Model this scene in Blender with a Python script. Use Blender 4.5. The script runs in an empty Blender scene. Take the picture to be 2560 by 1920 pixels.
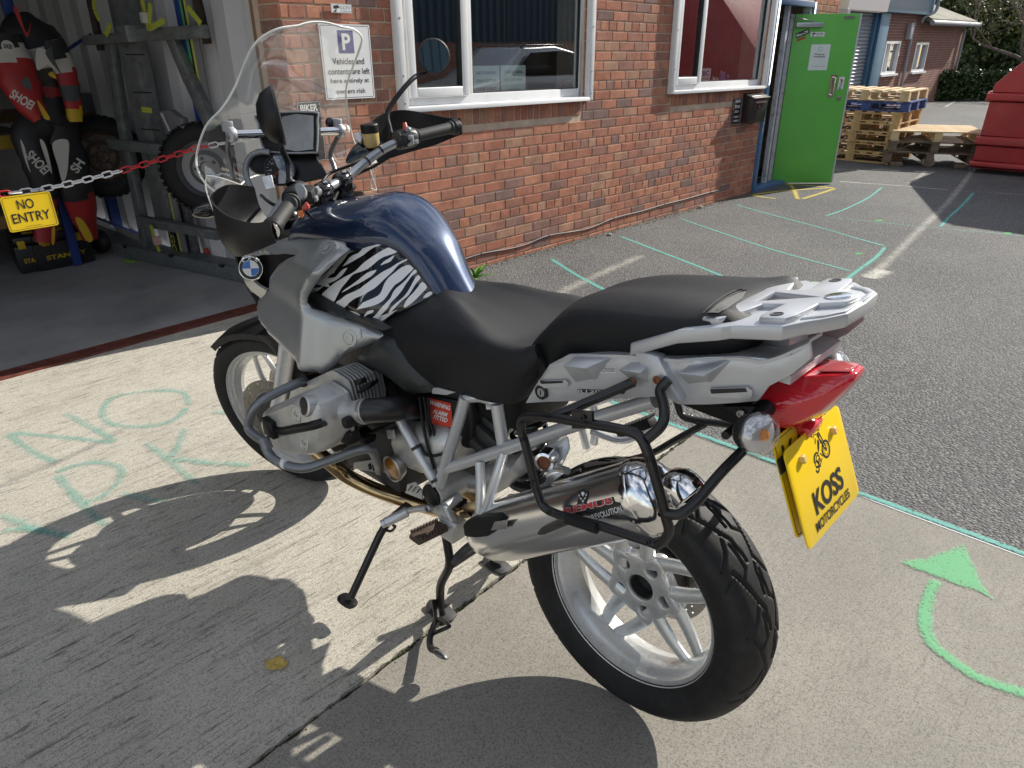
import bpy, bmesh, math, random
import numpy as np
from mathutils import Vector, Matrix, Euler
from mathutils.bvhtree import BVHTree
random.seed(7)
S = bpy.context.scene
COL = S.collection
R_ = math.radians
# ------------------------------------------------------------------ camera
CAM_LOC = Vector((-0.68477, 1.16676, 1.51717))
CAM_ROT = Euler((1.128161, 0.006963, -2.391206), 'XYZ')
FPX = 1792.215                      # focal length in pixels of the 2560 px wide photograph
cd = bpy.data.cameras.new('camera'); cd.sensor_width = 36.0; cd.lens = FPX / 2560 * 36.0
cd.clip_start = 0.02; cd.clip_end = 400
cam = bpy.data.objects.new('camera', cd); COL.objects.link(cam)
cam.location = CAM_LOC; cam.rotation_euler = CAM_ROT; S.camera = cam
# ------------------------------------------------------------------ sky and sun
SUN_AZ, SUN_EL = -1.782, 0.5896     # measured from the wheel shadows
TO_SUN = Vector((math.cos(SUN_EL) * math.cos(SUN_AZ), math.cos(SUN_EL) * math.sin(SUN_AZ), math.sin(SUN_EL)))
W = bpy.data.worlds.new('World'); S.world = W; W.use_nodes = True
wn = W.node_tree; wn.nodes.clear()
def N(nt, typ, **kw):
    n = nt.nodes.new(typ)
    for k_, v_ in kw.items():
        if k_.startswith('i_'):
            key = k_[2:]; key = int(key) if key.isdigit() else key
            n.inputs[key].default_value = v_
        else: setattr(n, k_, v_)
    return n
sky = N(wn, 'ShaderNodeTexSky', sky_type='NISHITA', sun_disc=False, sun_elevation=SUN_EL,
        sun_rotation=math.atan2(TO_SUN.x, TO_SUN.y) % (2 * math.pi), air_density=1.0, dust_density=0.3, ozone_density=1.0)
tc = N(wn, 'ShaderNodeTexCoord')
mp = N(wn, 'ShaderNodeMapping'); mp.inputs['Scale'].default_value = (1.6, 1.6, 4.0)
cn = N(wn, 'ShaderNodeTexNoise', i_Scale=1.7, i_Detail=7.0, i_Roughness=0.58, i_Distortion=0.35)
cr = N(wn, 'ShaderNodeValToRGB'); cr.color_ramp.elements[0].position = 0.42; cr.color_ramp.elements[1].position = 0.62
cr.color_ramp.elements[0].color = (0, 0, 0, 1); cr.color_ramp.elements[1].color = (0.85, 0.85, 0.85, 1)
mx = N(wn, 'ShaderNodeMix', data_type='RGBA'); mx.inputs['B'].default_value = (11.5, 11.6, 11.8, 1)
bg = N(wn, 'ShaderNodeBackground', i_Strength=0.085)
ow = N(wn, 'ShaderNodeOutputWorld')
L = wn.links.new
L(tc.outputs['Generated'], mp.inputs['Vector']); L(mp.outputs[0], cn.inputs['Vector']); L(cn.outputs['Fac'], cr.inputs[0])
L(cr.outputs[0], mx.inputs['Factor']); L(sky.outputs[0], mx.inputs['A']); L(mx.outputs['Result'], bg.inputs[0]); L(bg.outputs[0], ow.inputs[0])
sl = bpy.data.lights.new('sun', 'SUN'); sl.energy = 5.0; sl.angle = R_(0.55); sl.color = (1.0, 0.945, 0.84)
so = bpy.data.objects.new('sun', sl); COL.objects.link(so); so.rotation_euler = TO_SUN.to_track_quat('Z', 'Y').to_euler()
so.location = (0, 0, 12)
S.view_settings.view_transform = 'Standard'; S.view_settings.look = 'None'
S.view_settings.exposure = 0.48; S.view_settings.gamma = 1.0; S.view_settings.use_curve_mapping = False
S.cycles.max_bounces = 8; S.cycles.transparent_max_bounces = 16
# ------------------------------------------------------------------ measuring: photograph pixel -> point on a plane of the place
CROP = dict(F=(0, 0, 1), R1=(400, 0, .36166), R2=(500, 450, .36166), R3=(500, 850, .36166), R4=(1100, 650, .49729), G1=(0, 0, .42194),
            G2=(700, 0, .36166), G3=(1500, 0, .4792), G4=(1300, 1050, .48232), S1=(800, 1200, .33149), S2=(0, 900, .61475),
            S3=(700, 1400, .5425), S4=(1800, 900, .36173), W=(1180, 200, .3255), H1=(0, 0, .21097), H2=(0, 350, .21097),
            H3=(250, 350, .24111), H4=(200, 0, .24111), F1=(2060, 0, .25316), F2=(2040, 180, .23508), F3=(1640, 0, .30139), F4=(1300, 400, .56962), Z1=(750, 590, .28369))
CM = CAM_ROT.to_matrix()
def ray(c, u, v):
    o = CROP[c]
    return CM @ Vector((((o[0] + u * o[2]) - 1280) / FPX, -((o[1] + v * o[2]) - 960) / FPX, -1.0))
def onp(c, u, v, n, d):             # plane n.p = d
    r = ray(c, u, v); n = Vector(n); return CAM_LOC + r * ((d - n.dot(CAM_LOC)) / n.dot(r))
def PX(c, u, v, x): return onp(c, u, v, (1, 0, 0), x)
def PY(c, u, v, y): return onp(c, u, v, (0, 1, 0), y)
def PZ(c, u, v, z=0.0): return onp(c, u, v, (0, 0, 1), z)
SLOPE = 0.015
def yard_z(y): return SLOPE * min(0.0, y + 1.33)
def PG(c, u, v, h=0.0): return onp(c, u, v, (0, -SLOPE, 1), SLOPE * 1.33 + h)      # the sloping yard
VIEW = (CM @ Vector((0, 0, -1))).normalized()
def AT(c, u, v, ref):               # same depth as a known point
    return onp(c, u, v, VIEW, VIEW.dot(Vector(ref)))
# ------------------------------------------------------------------ mesh helpers
EMPTY_LOC = {}
def empty(name, loc=(0, 0, 0), label=None, cat=None, group=None):
    o = bpy.data.objects.new(name, None); COL.objects.link(o); o.location = loc; o.empty_display_size = 0.05
    EMPTY_LOC[o.name] = Vector(loc)
    tag(o, label, cat, group); return o
def tag(o, label=None, cat=None, group=None, kind=None):
    if label: o['label'] = label
    if cat: o['category'] = cat
    if group: o['group'] = group
    if kind: o['kind'] = kind
    return o
def setparent(o, p):
    o.parent = p
    if p.name in EMPTY_LOC: o.matrix_parent_inverse = Matrix.Translation(-EMPTY_LOC[p.name])
def make(name, V, F, mat, parent=None, smooth=None, bevel=None, seg=2, bang=25, weld=False, local=None):
    me = bpy.data.meshes.new(name)
    me.from_pydata([tuple(v) for v in V], [], F)
    if bevel or weld:
        bm = bmesh.new(); bm.from_mesh(me)
        bmesh.ops.remove_doubles(bm, verts=bm.verts, dist=1e-5)
        bmesh.ops.recalc_face_normals(bm, faces=bm.faces)
        if bevel:
            es = [e for e in bm.edges if len(e.link_faces) == 2 and e.calc_face_angle(0) > R_(bang)]
            bmesh.ops.bevel(bm, geom=es, offset=bevel, segments=seg, profile=0.5, affect='EDGES', clamp_overlap=True)
        bm.to_mesh(me); bm.free()
        if smooth is None: smooth = 35
    if mat is not None: me.materials.append(mat)
    if smooth is not None:
        me.polygons.foreach_set('use_smooth', [True] * len(me.polygons)); me.set_sharp_from_angle(angle=R_(smooth))
    me.update()
    o = bpy.data.objects.new(name, me); COL.objects.link(o)
    if local is not None: o.matrix_world = local
    if parent is not None: setparent(o, parent)
    return o
def vv(p): return Vector(p)
def spline(pts, n=6, closed=False):
    P = [Vector(p) for p in pts]; m = len(P); out = []
    if m < 3: return P
    rng = m if closed else m - 1
    for i in range(rng):
        if closed: a, b, c, d = P[(i - 1) % m], P[i], P[(i + 1) % m], P[(i + 2) % m]
        else:
            b, c = P[i], P[i + 1]; a = P[i - 1] if i > 0 else b * 2 - c; d = P[i + 2] if i + 2 < m else c * 2 - b
        for k in range(n):
            t = k / n; out.append(0.5 * ((2 * b) + (c - a) * t + (2 * a - 5 * b + 4 * c - d) * t * t + (3 * b - a - 3 * c + d) * t ** 3))
    if not closed: out.append(P[-1])
    return out
def fillet(pts, r, n=5):            # polyline with rounded corners
    P = [Vector(p) for p in pts]; out = [P[0]]
    for i in range(1, len(P) - 1):
        a, b, c = P[i - 1], P[i], P[i + 1]; u = (a - b); w = (c - b); lu, lw = u.length, w.length
        rr = r[i] if isinstance(r, (list, tuple)) else r
        d = min(rr, lu * .48, lw * .48); p0 = b + u / lu * d; p1 = b + w / lw * d
        for k in range(n + 1):
            t = k / n; out.append(p0 * (1 - t) ** 2 + b * 2 * t * (1 - t) + p1 * t * t)
    out.append(P[-1]); return out
class G:
    def __init__(s): s.V = []; s.F = []
    def add(s, V, F):
        o = len(s.V); s.V += [Vector(v) for v in V]; s.F += [[i + o for i in f] for f in F]; return s
    def box(s, c, d, M=None):
        c = Vector(c); V = []
        for z in (-.5, .5):
            for y in (-.5, .5):
                for x in (-.5, .5):
                    p = Vector((x * d[0], y * d[1], z * d[2])); V.append(c + (M @ p if M is not None else p))
        return s.add(V, [[0, 2, 3, 1], [4, 5, 7, 6], [0, 1, 5, 4], [2, 6, 7, 3], [0, 4, 6, 2], [1, 3, 7, 5]])
    def span(s, a, b): return s.box([(a[i] + b[i]) / 2 for i in range(3)], [abs(a[i] - b[i]) for i in range(3)])
    def bar(s, a, b, w, h, up=(0, 0, 1)):     # rectangular bar from a to b
        a, b = Vector(a), Vector(b); d = b - a; x = d.normalized(); y = Vector(up).cross(x)
        if y.length < 1e-4: y = Vector((0, 1, 0)).cross(x)
        y.normalize(); z = x.cross(y); M = Matrix((x, y, z)).transposed()
        return s.box((a + b) / 2, (d.length, w, h), M)
    def tube(s, pts, r, n=12, closed=False, caps=True, flat=1.0, up=None):
        P = [Vector(p) for p in pts]; m = len(P); T = []
        for i in range(m):
            a = P[i - 1] if (i > 0 or closed) else P[i]; b = P[(i + 1) % m] if (i < m - 1 or closed) else P[i]
            T.append((b - a).normalized())
        nrm = T[0].orthogonal().normalized() if up is None else (Vector(up) - T[0] * T[0].dot(Vector(up))).normalized(); V = []
        for i in range(m):
            if up is not None:
                q = Vector(up) - T[i] * T[i].dot(Vector(up)); nrm = q.normalized() if q.length > 1e-3 else nrm
            else:
                nrm = (nrm - T[i] * nrm.dot(T[i])); nrm = nrm.normalized() if nrm.length > 1e-6 else T[i].orthogonal().normalized()
            bn = T[i].cross(nrm); rr = r[i] if isinstance(r, (list, tuple)) else r
            for k in range(n):
                a = 2 * math.pi * k / n; V.append(P[i] + (nrm * math.cos(a) * flat + bn * math.sin(a)) * rr)
        F = []
        for i in range(m if closed else m - 1):
            j = (i + 1) % m
            for k in range(n):
                k2 = (k + 1) % n; F.append([i * n + k, i * n + k2, j * n + k2, j * n + k])
        if caps and not closed: F.append(list(range(n))[::-1]); F.append([(m - 1) * n + k for k in range(n)])
        return s.add(V, F)
    def lathe(s, prof, o, ax, n=32, closed=False, ref=None, a0=0, a1=2 * math.pi, caps=True):   # prof (radius, height)
        o = Vector(o); ax = Vector(ax).normalized(); e1 = (ax.orthogonal() if ref is None else Vector(ref) - ax * ax.dot(Vector(ref))).normalized(); e2 = ax.cross(e1); V = []
        full = abs(a1 - a0 - 2 * math.pi) < 1e-6; m = n if full else n + 1
        for (r, h) in prof:
            for k in range(m):
                a = a0 + (a1 - a0) * k / n; V.append(o + ax * h + (e1 * math.cos(a) + e2 * math.sin(a)) * r)
        F = []; q = len(prof)
        for i in range(q if closed else q - 1):
            j = (i + 1) % q
            for k in range(n):
                k2 = (k + 1) % m; F.append([i * m + k, i * m + k2, j * m + k2, j * m + k])
        if not closed and full and caps:
            if prof[0][0] > 1e-6: F.append(list(range(m))[::-1])
            if prof[-1][0] > 1e-6: F.append([(q - 1) * m + k for k in range(m)])
        return s.add(V, F)
    def cyl(s, a, b, r, n=16, r2=None):
        a, b = Vector(a), Vector(b); r2 = r if r2 is None else r2
        return s.lathe([(r, 0), (r2, (b - a).length)], a, b - a, n)
    def prism(s, poly, off):
        P = [Vector(p) for p in poly]; off = Vector(off); n = len(P)
        F = [list(range(n))[::-1], [i + n for i in range(n)]]
        for i in range(n): j = (i + 1) % n; F.append([i, j, j + n, i + n])
        return s.add(P + [p + off for p in P], F)
    def loft(s, secs, closed=True, caps=True):
        m = len(secs[0]); V = [p for q in secs for p in q]; F = []
        for i in range(len(secs) - 1):
            for k in range(m if closed else m - 1):
                k2 = (k + 1) % m; F.append([i * m + k, i * m + k2, (i + 1) * m + k2, (i + 1) * m + k])
        if caps and closed: F.append(list(range(m))[::-1]); F.append([(len(secs) - 1) * m + k for k in range(m)])
        return s.add(V, F)
    def sphere(s, c, r, n=12, m=8, sc=(1, 1, 1), M=None):
        c = Vector(c); V = []; F = []
        for i in range(1, m):
            for k in range(n):
                t = math.pi * i / m; a = 2 * math.pi * k / n
                p = Vector((r * math.sin(t) * math.cos(a) * sc[0], r * math.sin(t) * math.sin(a) * sc[1], r * math.cos(t) * sc[2])); V.append(c + (M @ p if M is not None else p))
        tp = Vector((0, 0, r * sc[2])); V.append(c + (M @ tp if M is not None else tp)); V.append(c - (M @ tp if M is not None else tp)); t, b = len(V) - 2, len(V) - 1
        for i in range(m - 2):
            for k in range(n): k2 = (k + 1) % n; F.append([i * n + k, (i + 1) * n + k, (i + 1) * n + k2, i * n + k2])
        for k in range(n): k2 = (k + 1) % n; F.append([t, k, k2]); F.append([b, (m - 2) * n + k2, (m - 2) * n + k])
        return s.add(V, F)
    def obj(s, name, mat, parent=None, smooth=None, bevel=None, **kw): return make(name, s.V, s.F, mat, parent, smooth, bevel, **kw)
def grid_surface(rows, nu=4, nv=4, close_u=False):   # smooth surface through a grid of points; returns V,F,shape
    A = [spline(r, nu, close_u) for r in rows]; Bt = [spline([A[i][j] for i in range(len(A))], nv) for j in range(len(A[0]))]
    nr, nc = len(Bt[0]), len(Bt); V = [Bt[j][i] for i in range(nr) for j in range(nc)]; F = []
    for i in range(nr - 1):
        for j in range(nc if close_u else nc - 1):
            k = (j + 1) % nc; F.append([i * nc + j, i * nc + k, (i + 1) * nc + k, (i + 1) * nc + j])
    return V, F, nr, nc
def shell(name, rows, thick, mat, parent, nu=4, nv=4, smooth=40, direction=None, mirror=False, bevel=None):
    """a curved panel with thickness; rows is a grid of control points"""
    V, F, nr, nc = grid_surface(rows, nu, nv)
    if mirror: V = [Vector((v.x, -v.y, v.z)) for v in V]; F = [f[::-1] for f in F]
    nm = [Vector() for _ in V]
    for f in F:
        a, b, c = V[f[0]], V[f[1]], V[f[2]]; q = (b - a).cross(V[f[3]] - a)
        q += (V[f[2]] - V[f[1]]).cross(V[f[3]] - V[f[2]])
        for i in f: nm[i] += q
    off = [(-n.normalized() * thick) if direction is None else Vector((direction[0], direction[1] * (-1 if mirror else 1), direction[2])) * thick for n in nm]
    n0 = len(V); V2 = V + [V[i] + off[i] for i in range(n0)]; F2 = F + [[i + n0 for i in f][::-1] for f in F]
    def wall(idx):
        for a, b in zip(idx[:-1], idx[1:]): F2.append([b, a, a + n0, b + n0])
    wall(list(range(nc))); wall([nc - 1 + i * nc for i in range(nr)]); wall([(nr - 1) * nc + j for j in range(nc)][::-1]); wall([i * nc for i in range(nr)][::-1])
    return make(name, V2, F2, mat, parent, smooth, bevel=bevel, weld=True)
def fill2d(loops):                  # triangulate a flat outline with holes: list of loops of (x,y) -> V,F
    bm = bmesh.new(); es = []
    for lp in loops:
        vs = [bm.verts.new((p[0], p[1], 0)) for p in lp]
        for i in range(len(vs)): es.append(bm.edges.new((vs[i], vs[(i + 1) % len(vs)])))
    bmesh.ops.triangle_fill(bm, use_beauty=True, use_dissolve=False, edges=es)
    bm.verts.index_update(); V = [v.co.copy() for v in bm.verts]
    F = [[v.index for v in f.verts] if f.normal.z >= 0 else [v.index for v in f.verts][::-1] for f in bm.faces]; bm.free(); return V, F
def plate2d(loops, fn, t, name, mat, parent, bevel=None, smooth=30):
    """flat cut-out of thickness t; fn(x,y,h) -> world"""
    V, F = fill2d(loops); n = len(V)
    VV = [fn(v.x, v.y, 0) for v in V] + [fn(v.x, v.y, t) for v in V]; FF = [f[::-1] for f in F] + [[i + n for i in f] for f in F]
    cnt = {}
    for f in F:
        for a, b in zip(f, f[1:] + f[:1]): cnt[(a, b)] = cnt.get((a, b), 0) + 1
    for (a, b) in cnt:
        if (b, a) not in cnt: FF.append([a, b, b + n, a + n])
    return make(name, VV, FF, mat, parent, smooth, bevel=bevel, weld=True)
FONT = None
def text_mesh(txt, size=1.0, bold=0.0, sx=1.0, align='CENTER', space=1.0, line=1.0):
    c = bpy.data.curves.new('t', 'FONT'); c.body = txt; c.size = size; c.offset = bold * size; c.align_x = align; c.align_y = 'CENTER'; c.space_character = space; c.space_line = line
    o = bpy.data.objects.new('t', c); COL.objects.link(o); bpy.context.view_layer.update()
    dg = bpy.context.evaluated_depsgraph_get(); me = bpy.data.meshes.new_from_object(o.evaluated_get(dg))
    V = [(v.co.x * sx, v.co.y) for v in me.vertices]; F = [list(p.vertices) for p in me.polygons]
    bpy.data.objects.remove(o); bpy.data.curves.remove(c); bpy.data.meshes.remove(me); return V, F
def lettering(txt, o, ex, ey, h, mat, parent, bold=0.0, width=None, lift=0.0008, thick=0.0006, name='lettering', sx=1.0, space=1.0, line=1.0, warp=None):
    """flat letters: o centre, ex/ey unit axes, h letter size (font size); width: total width to fit"""
    V, F = text_mesh(txt, 1.0, bold, 1.0, 'CENTER', space, line)
    xs = [v[0] for v in V]; ys = [v[1] for v in V]; w = max(xs) - min(xs); cx = (max(xs) + min(xs)) / 2; cy = (max(ys) + min(ys)) / 2; hh = max(ys) - min(ys)
    k = h / hh; kx = (width / w) if width else k * sx
    ex, ey, o = Vector(ex).normalized(), Vector(ey).normalized(), Vector(o); n = ex.cross(ey)
    P = [o + ex * ((v[0] - cx) * kx) + ey * ((v[1] - cy) * k) + n * lift for v in V]
    if warp: P = [warp(p) for p in P]
    return make(name, P, F, mat, parent)
def rrect(w, h, r, n=5, cx=0, cy=0):
    out = []
    for (sx, sy, a0) in ((1, -1, -90), (1, 1, 0), (-1, 1, 90), (-1, -1, 180)):
        for k in range(n + 1):
            a = R_(a0 + 90 * k / n); out.append((cx + sx * (w / 2 - r) + r * math.cos(a), cy + sy * (h / 2 - r) + r * math.sin(a)))
    return out
def circ(r, n=24, cx=0, cy=0, a0=0): return [(cx + r * math.cos(a0 + 2 * math.pi * k / n), cy + r * math.sin(a0 + 2 * math.pi * k / n)) for k in range(n)]
# ------------------------------------------------------------------ materials
MATS = {}
def M(name, col=(.5, .5, .5), rough=.5, metal=0., bump=0., bscale=60., var=0., vscale=8., coat=0., spec=.5, trans=0., ior=1.5, alpha=1., emit=None, rvar=0., dirt=0., dirtcol=(.12, .1, .08), flake=0., sub=0.):
    if name in MATS: return MATS[name]
    m = bpy.data.materials.new(name); m.use_nodes = True; nt = m.node_tree; b = nt.nodes['Principled BSDF']; l = nt.links.new
    b.inputs['Base Color'].default_value = (*col, 1); b.inputs['Roughness'].default_value = rough; b.inputs['Metallic'].default_value = metal
    b.inputs['Specular IOR Level'].default_value = spec; b.inputs['IOR'].default_value = ior; b.inputs['Coat Weight'].default_value = coat; b.inputs['Coat Roughness'].default_value = .03
    b.inputs['Transmission Weight'].default_value = trans; b.inputs['Alpha'].default_value = alpha
    if emit: b.inputs['Emission Color'].default_value = (*emit[0], 1); b.inputs['Emission Strength'].default_value = emit[1]
    tcn = N(nt, 'ShaderNodeTexCoord')
    if var or dirt or rvar:
        n1 = N(nt, 'ShaderNodeTexNoise', i_Scale=vscale, i_Detail=5., i_Roughness=.6); l(tcn.outputs['Object'], n1.inputs['Vector'])
    last = None
    if var:
        hs = N(nt, 'ShaderNodeMapRange'); hs.inputs['From Min'].default_value = .3; hs.inputs['From Max'].default_value = .7; hs.inputs['To Min'].default_value = 1 - var; hs.inputs['To Max'].default_value = 1 + var
        l(n1.outputs['Fac'], hs.inputs['Value']); mm = N(nt, 'ShaderNodeVectorMath', operation='SCALE'); mm.inputs[0].default_value = col; l(hs.outputs[0], mm.inputs['Scale']); last = mm.outputs[0]
    if dirt:
        n2 = N(nt, 'ShaderNodeTexNoise', i_Scale=vscale * 2.3, i_Detail=8., i_Roughness=.7); l(tcn.outputs['Object'], n2.inputs['Vector'])
        r2 = N(nt, 'ShaderNodeMapRange'); r2.inputs['From Min'].default_value = .5; r2.inputs['From Max'].default_value = .72; r2.inputs['To Max'].default_value = dirt; l(n2.outputs['Fac'], r2.inputs['Value'])
        mx_ = N(nt, 'ShaderNodeMix', data_type='RGBA'); mx_.inputs['A'].default_value = (*col, 1); mx_.inputs['B'].default_value = (*dirtcol, 1); l(r2.outputs[0], mx_.inputs['Factor'])
        if last: l(last, mx_.inputs['A'])
        last = mx_.outputs['Result']
    if last: l(last, b.inputs['Base Color'])
    if rvar:
        rr = N(nt, 'ShaderNodeMapRange'); rr.inputs['From Min'].default_value = .3; rr.inputs['From Max'].default_value = .7; rr.inputs['To Min'].default_value = max(0, rough - rvar); rr.inputs['To Max'].default_value = min(1, rough + rvar)
        l(n1.outputs['Fac'], rr.inputs['Value']); l(rr.outputs[0], b.inputs['Roughness'])
    if bump:
        n3 = N(nt, 'ShaderNodeTexNoise', i_Scale=bscale, i_Detail=4., i_Roughness=.6); l(tcn.outputs['Object'], n3.inputs['Vector'])
        bp = N(nt, 'ShaderNodeBump', i_Strength=bump, i_Distance=.002); l(n3.outputs['Fac'], bp.inputs['Height']); l(bp.outputs[0], b.inputs['Normal'])
    MATS[name] = m; return m
# shared materials
m_black = M('black_plastic', (.010, .010, .011), .42, spec=.3, bump=.15, bscale=900, rvar=.08, vscale=12)
m_blackgloss = M('black_gloss', (.006, .006, .007), .12, coat=.4)
m_blackpaint = M('black_tube_paint', (.012, .012, .013), .33, rvar=.1, vscale=25, dirt=.12, dirtcol=(.09, .045, .02), bump=.1, bscale=300)
m_rubber = M('rubber', (.010, .010, .0105), .62, spec=.3, bump=.2, bscale=500, var=.25, vscale=20)
m_silver = M('silver_paint', (.5, .51, .53), .36, .55, rvar=.06, vscale=9, coat=.12)
m_alu = M('cast_aluminium', (.60, .60, .585), .42, .7, bump=.35, bscale=420, rvar=.08, dirt=.25, dirtcol=(.16, .14, .11), vscale=14)
m_aludark = M('dark_cast_metal', (.06, .06, .062), .5, .5, bump=.4, bscale=300, dirt=.35, dirtcol=(.1, .08, .06), vscale=18)
m_chrome = M('chrome', (.74, .74, .75), .12, 1., rvar=.03, vscale=30)
m_steel = M('steel_bolt', (.42, .41, .4), .35, .9, rvar=.1, vscale=60)
m_white = M('white_upvc', (.76, .77, .78), .3, var=.04, vscale=4, dirt=.12, dirtcol=(.4, .37, .3))
m_inkblack = M('black_ink', (.015, .015, .017), .5)
m_inkwhite = M('white_ink', (.75, .75, .74), .5)
def glassmat(name, col, rough=0.0, ior=1.45, mixt=.12, haze=0.):
    """thin clear sheet: mostly see-through with a fresnel reflection"""
    if name in MATS: return MATS[name]
    m = bpy.data.materials.new(name); m.use_nodes = True; nt = m.node_tree; nt.nodes.clear(); l = nt.links.new
    o = N(nt, 'ShaderNodeOutputMaterial'); t = N(nt, 'ShaderNodeBsdfTransparent'); t.inputs[0].default_value = (*col, 1)
    g = N(nt, 'ShaderNodeBsdfGlossy'); g.inputs['Roughness'].default_value = rough; g.inputs[0].default_value = (1, 1, 1, 1)
    f = N(nt, 'ShaderNodeLayerWeight', i_Blend=.5); mxs = N(nt, 'ShaderNodeMixShader'); pw = N(nt, 'ShaderNodeMath', operation='POWER'); pw.inputs[1].default_value = 5.; l(f.outputs['Facing'], pw.inputs[0])
    ad = N(nt, 'ShaderNodeMath', operation='MULTIPLY_ADD', use_clamp=True); ad.inputs[1].default_value = .95; ad.inputs[2].default_value = ((ior - 1) / (ior + 1)) ** 2 + mixt; l(pw.outputs[0], ad.inputs[0])
    l(ad.outputs[0], mxs.inputs[0]); l(t.outputs[0], mxs.inputs[1]); l(g.outputs[0], mxs.inputs[2]); hz = N(nt, 'ShaderNodeMixShader'); hz.inputs[0].default_value = haze; df = N(nt, 'ShaderNodeBsdfTranslucent'); df.inputs[0].default_value = (.9, .9, .9, 1); l(mxs.outputs[0], hz.inputs[1]); l(df.outputs[0], hz.inputs[2]); l((hz if haze else mxs).outputs[0], o.inputs[0]); MATS[name] = m; return m
# ================================================================== GROUND
def ground_mat(name, kind):
    m = bpy.data.materials.new(name); m.use_nodes = True; nt = m.node_tree; b = nt.nodes['Principled BSDF']; l = nt.links.new
    t = N(nt, 'ShaderNodeTexCoord'); P = t.outputs['Object']
    def noise(scale, det=5., rough=.6, sc=None, dist=0.):
        n = N(nt, 'ShaderNodeTexNoise', i_Scale=scale, i_Detail=det, i_Roughness=rough, i_Distortion=dist); v = P
        if sc:
            mp = N(nt, 'ShaderNodeMapping'); mp.inputs['Scale'].default_value = sc; l(P, mp.inputs[0]); v = mp.outputs[0]
        l(v, n.inputs['Vector']); return n.outputs['Fac']
    def ramp(v, a, b_, lo=0., hi=1.):
        r = N(nt, 'ShaderNodeMapRange', interpolation_type='SMOOTHSTEP'); r.inputs['From Min'].default_value = a; r.inputs['From Max'].default_value = b_; r.inputs['To Min'].default_value = lo; r.inputs['To Max'].default_value = hi; l(v, r.inputs['Value']); return r.outputs[0]
    def math_(op, a, c):
        n = N(nt, 'ShaderNodeMath', operation=op)
        for i, x in enumerate((a, c)):
            if isinstance(x, (int, float)): n.inputs[i].default_value = x
            else: l(x, n.inputs[i])
        return n.outputs[0]
    def mix(f, a, c):
        n = N(nt, 'ShaderNodeMix', data_type='RGBA')
        if isinstance(f, (int, float)): n.inputs['Factor'].default_value = f
        else: l(f, n.inputs['Factor'])
        for k, x in (('A', a), ('B', c)):
            if isinstance(x, tuple): n.inputs[k].default_value = (*x, 1)
            else: l(x, n.inputs[k])
        return n.outputs['Result']
    if kind == 'asphalt':
        vo = N(nt, 'ShaderNodeTexVoronoi', i_Scale=95., i_Randomness=1.); l(P, vo.inputs['Vector'])
        vc = N(nt, 'ShaderNodeSeparateColor'); l(vo.outputs['Color'], vc.inputs[0])
        vo2 = N(nt, 'ShaderNodeTexVoronoi', i_Scale=210.); l(P, vo2.inputs['Vector'])
        c = mix(ramp(noise(.55, 6, .62), .36, .66), (.085, .085, .087), (.135, .132, .129))
        c = mix(ramp(vc.outputs[0], .45, 1., 0, .6), c, (.27, .265, .257))
        c = mix(ramp(vo.outputs['Distance'], .35, .75, 0, .5), c, (.03, .03, .031))
        c = mix(ramp(noise(1.7, 7, .7), .58, .75, 0, .35), c, (.2, .185, .16))        # dusty patches
        l(c, b.inputs['Base Color']); b.inputs['Roughness'].default_value = .82
        h = math_('SUBTRACT', math_('MULTIPLY', vc.outputs[1], .6), math_('MULTIPLY', vo.outputs['Distance'], 1.5))
        h = math_('ADD', h, math_('MULTIPLY', vo2.outputs['Distance'], -.35))
        bp = N(nt, 'ShaderNodeBump', i_Strength=.85, i_Distance=.006); l(h, bp.inputs['Height']); l(bp.outputs[0], b.inputs['Normal'])
    else:
        warm = kind == 'warm'
        base = mix(ramp(noise(1.3, 7, .65), .33, .68), (.52, .485, .41) if warm else (.26, .243, .212), (.64, .60, .52) if warm else (.335, .312, .272))
        base = mix(ramp(noise(6., 6, .7), .5, .75, 0, .45), base, (.33, .31, .27) if warm else (.26, .245, .22))
        br = noise(1., 6, .78, (80., 7., 1.), .3); br2 = noise(1., 5, .75, (230., 34., 1.)); br3 = noise(1., 5, .7, (30., 1.2, 1.))
        grit = noise(260., 4, .75); grit2 = noise(100. if warm else 190., 5, .8); patch = noise(.9, 5, .6)
        k = 1. if warm else .3
        base = mix(ramp(br3, .50, .72, 0, .4 * k), base, (.20, .182, .15))
        base = mix(math_('MULTIPLY', ramp(br, .52, .65, 0, .9 * k), ramp(patch, .3, .6, .45, 1.)), base, (.085, .076, .062)); base = mix(ramp(br2, .53, .70, 0, .75 * k), base, (.10, .09, .075))
        base = mix(ramp(grit2, .53, .63, 0, .62 if warm else .85), base, (.10, .092, .078)); base = mix(ramp(grit2, .40, .28, 0, .55), base, (.62, .59, .52))
        base = mix(ramp(grit, .50, .64, 0, .75), base, (.10, .092, .076))
        stain = noise(2.6, 8, .75); base = mix(ramp(stain, .56, .74, 0, .55), base, (.2, .18, .145)); base = mix(ramp(noise(.7, 6, .7), .55, .75, 0, .4), base, (.24, .225, .19))
        l(base, b.inputs['Base Color']); b.inputs['Roughness'].default_value = .88
        h = math_('ADD', math_('MULTIPLY', br, -1.2 if warm else -.5), math_('MULTIPLY', br2, -.8 if warm else -.4)); h = math_('ADD', h, math_('MULTIPLY', grit, .55))
        bp = N(nt, 'ShaderNodeBump', i_Strength=.8 if warm else .6, i_Distance=.005); l(h, bp.inputs['Height']); l(bp.outputs[0], b.inputs['Normal'])
    MATS[name] = m; return m
m_conc1 = ground_mat('brushed_concrete', 'warm'); m_conc2 = ground_mat('grey_concrete', 'grey'); m_asph = ground_mat('asphalt', 'asphalt')
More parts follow.
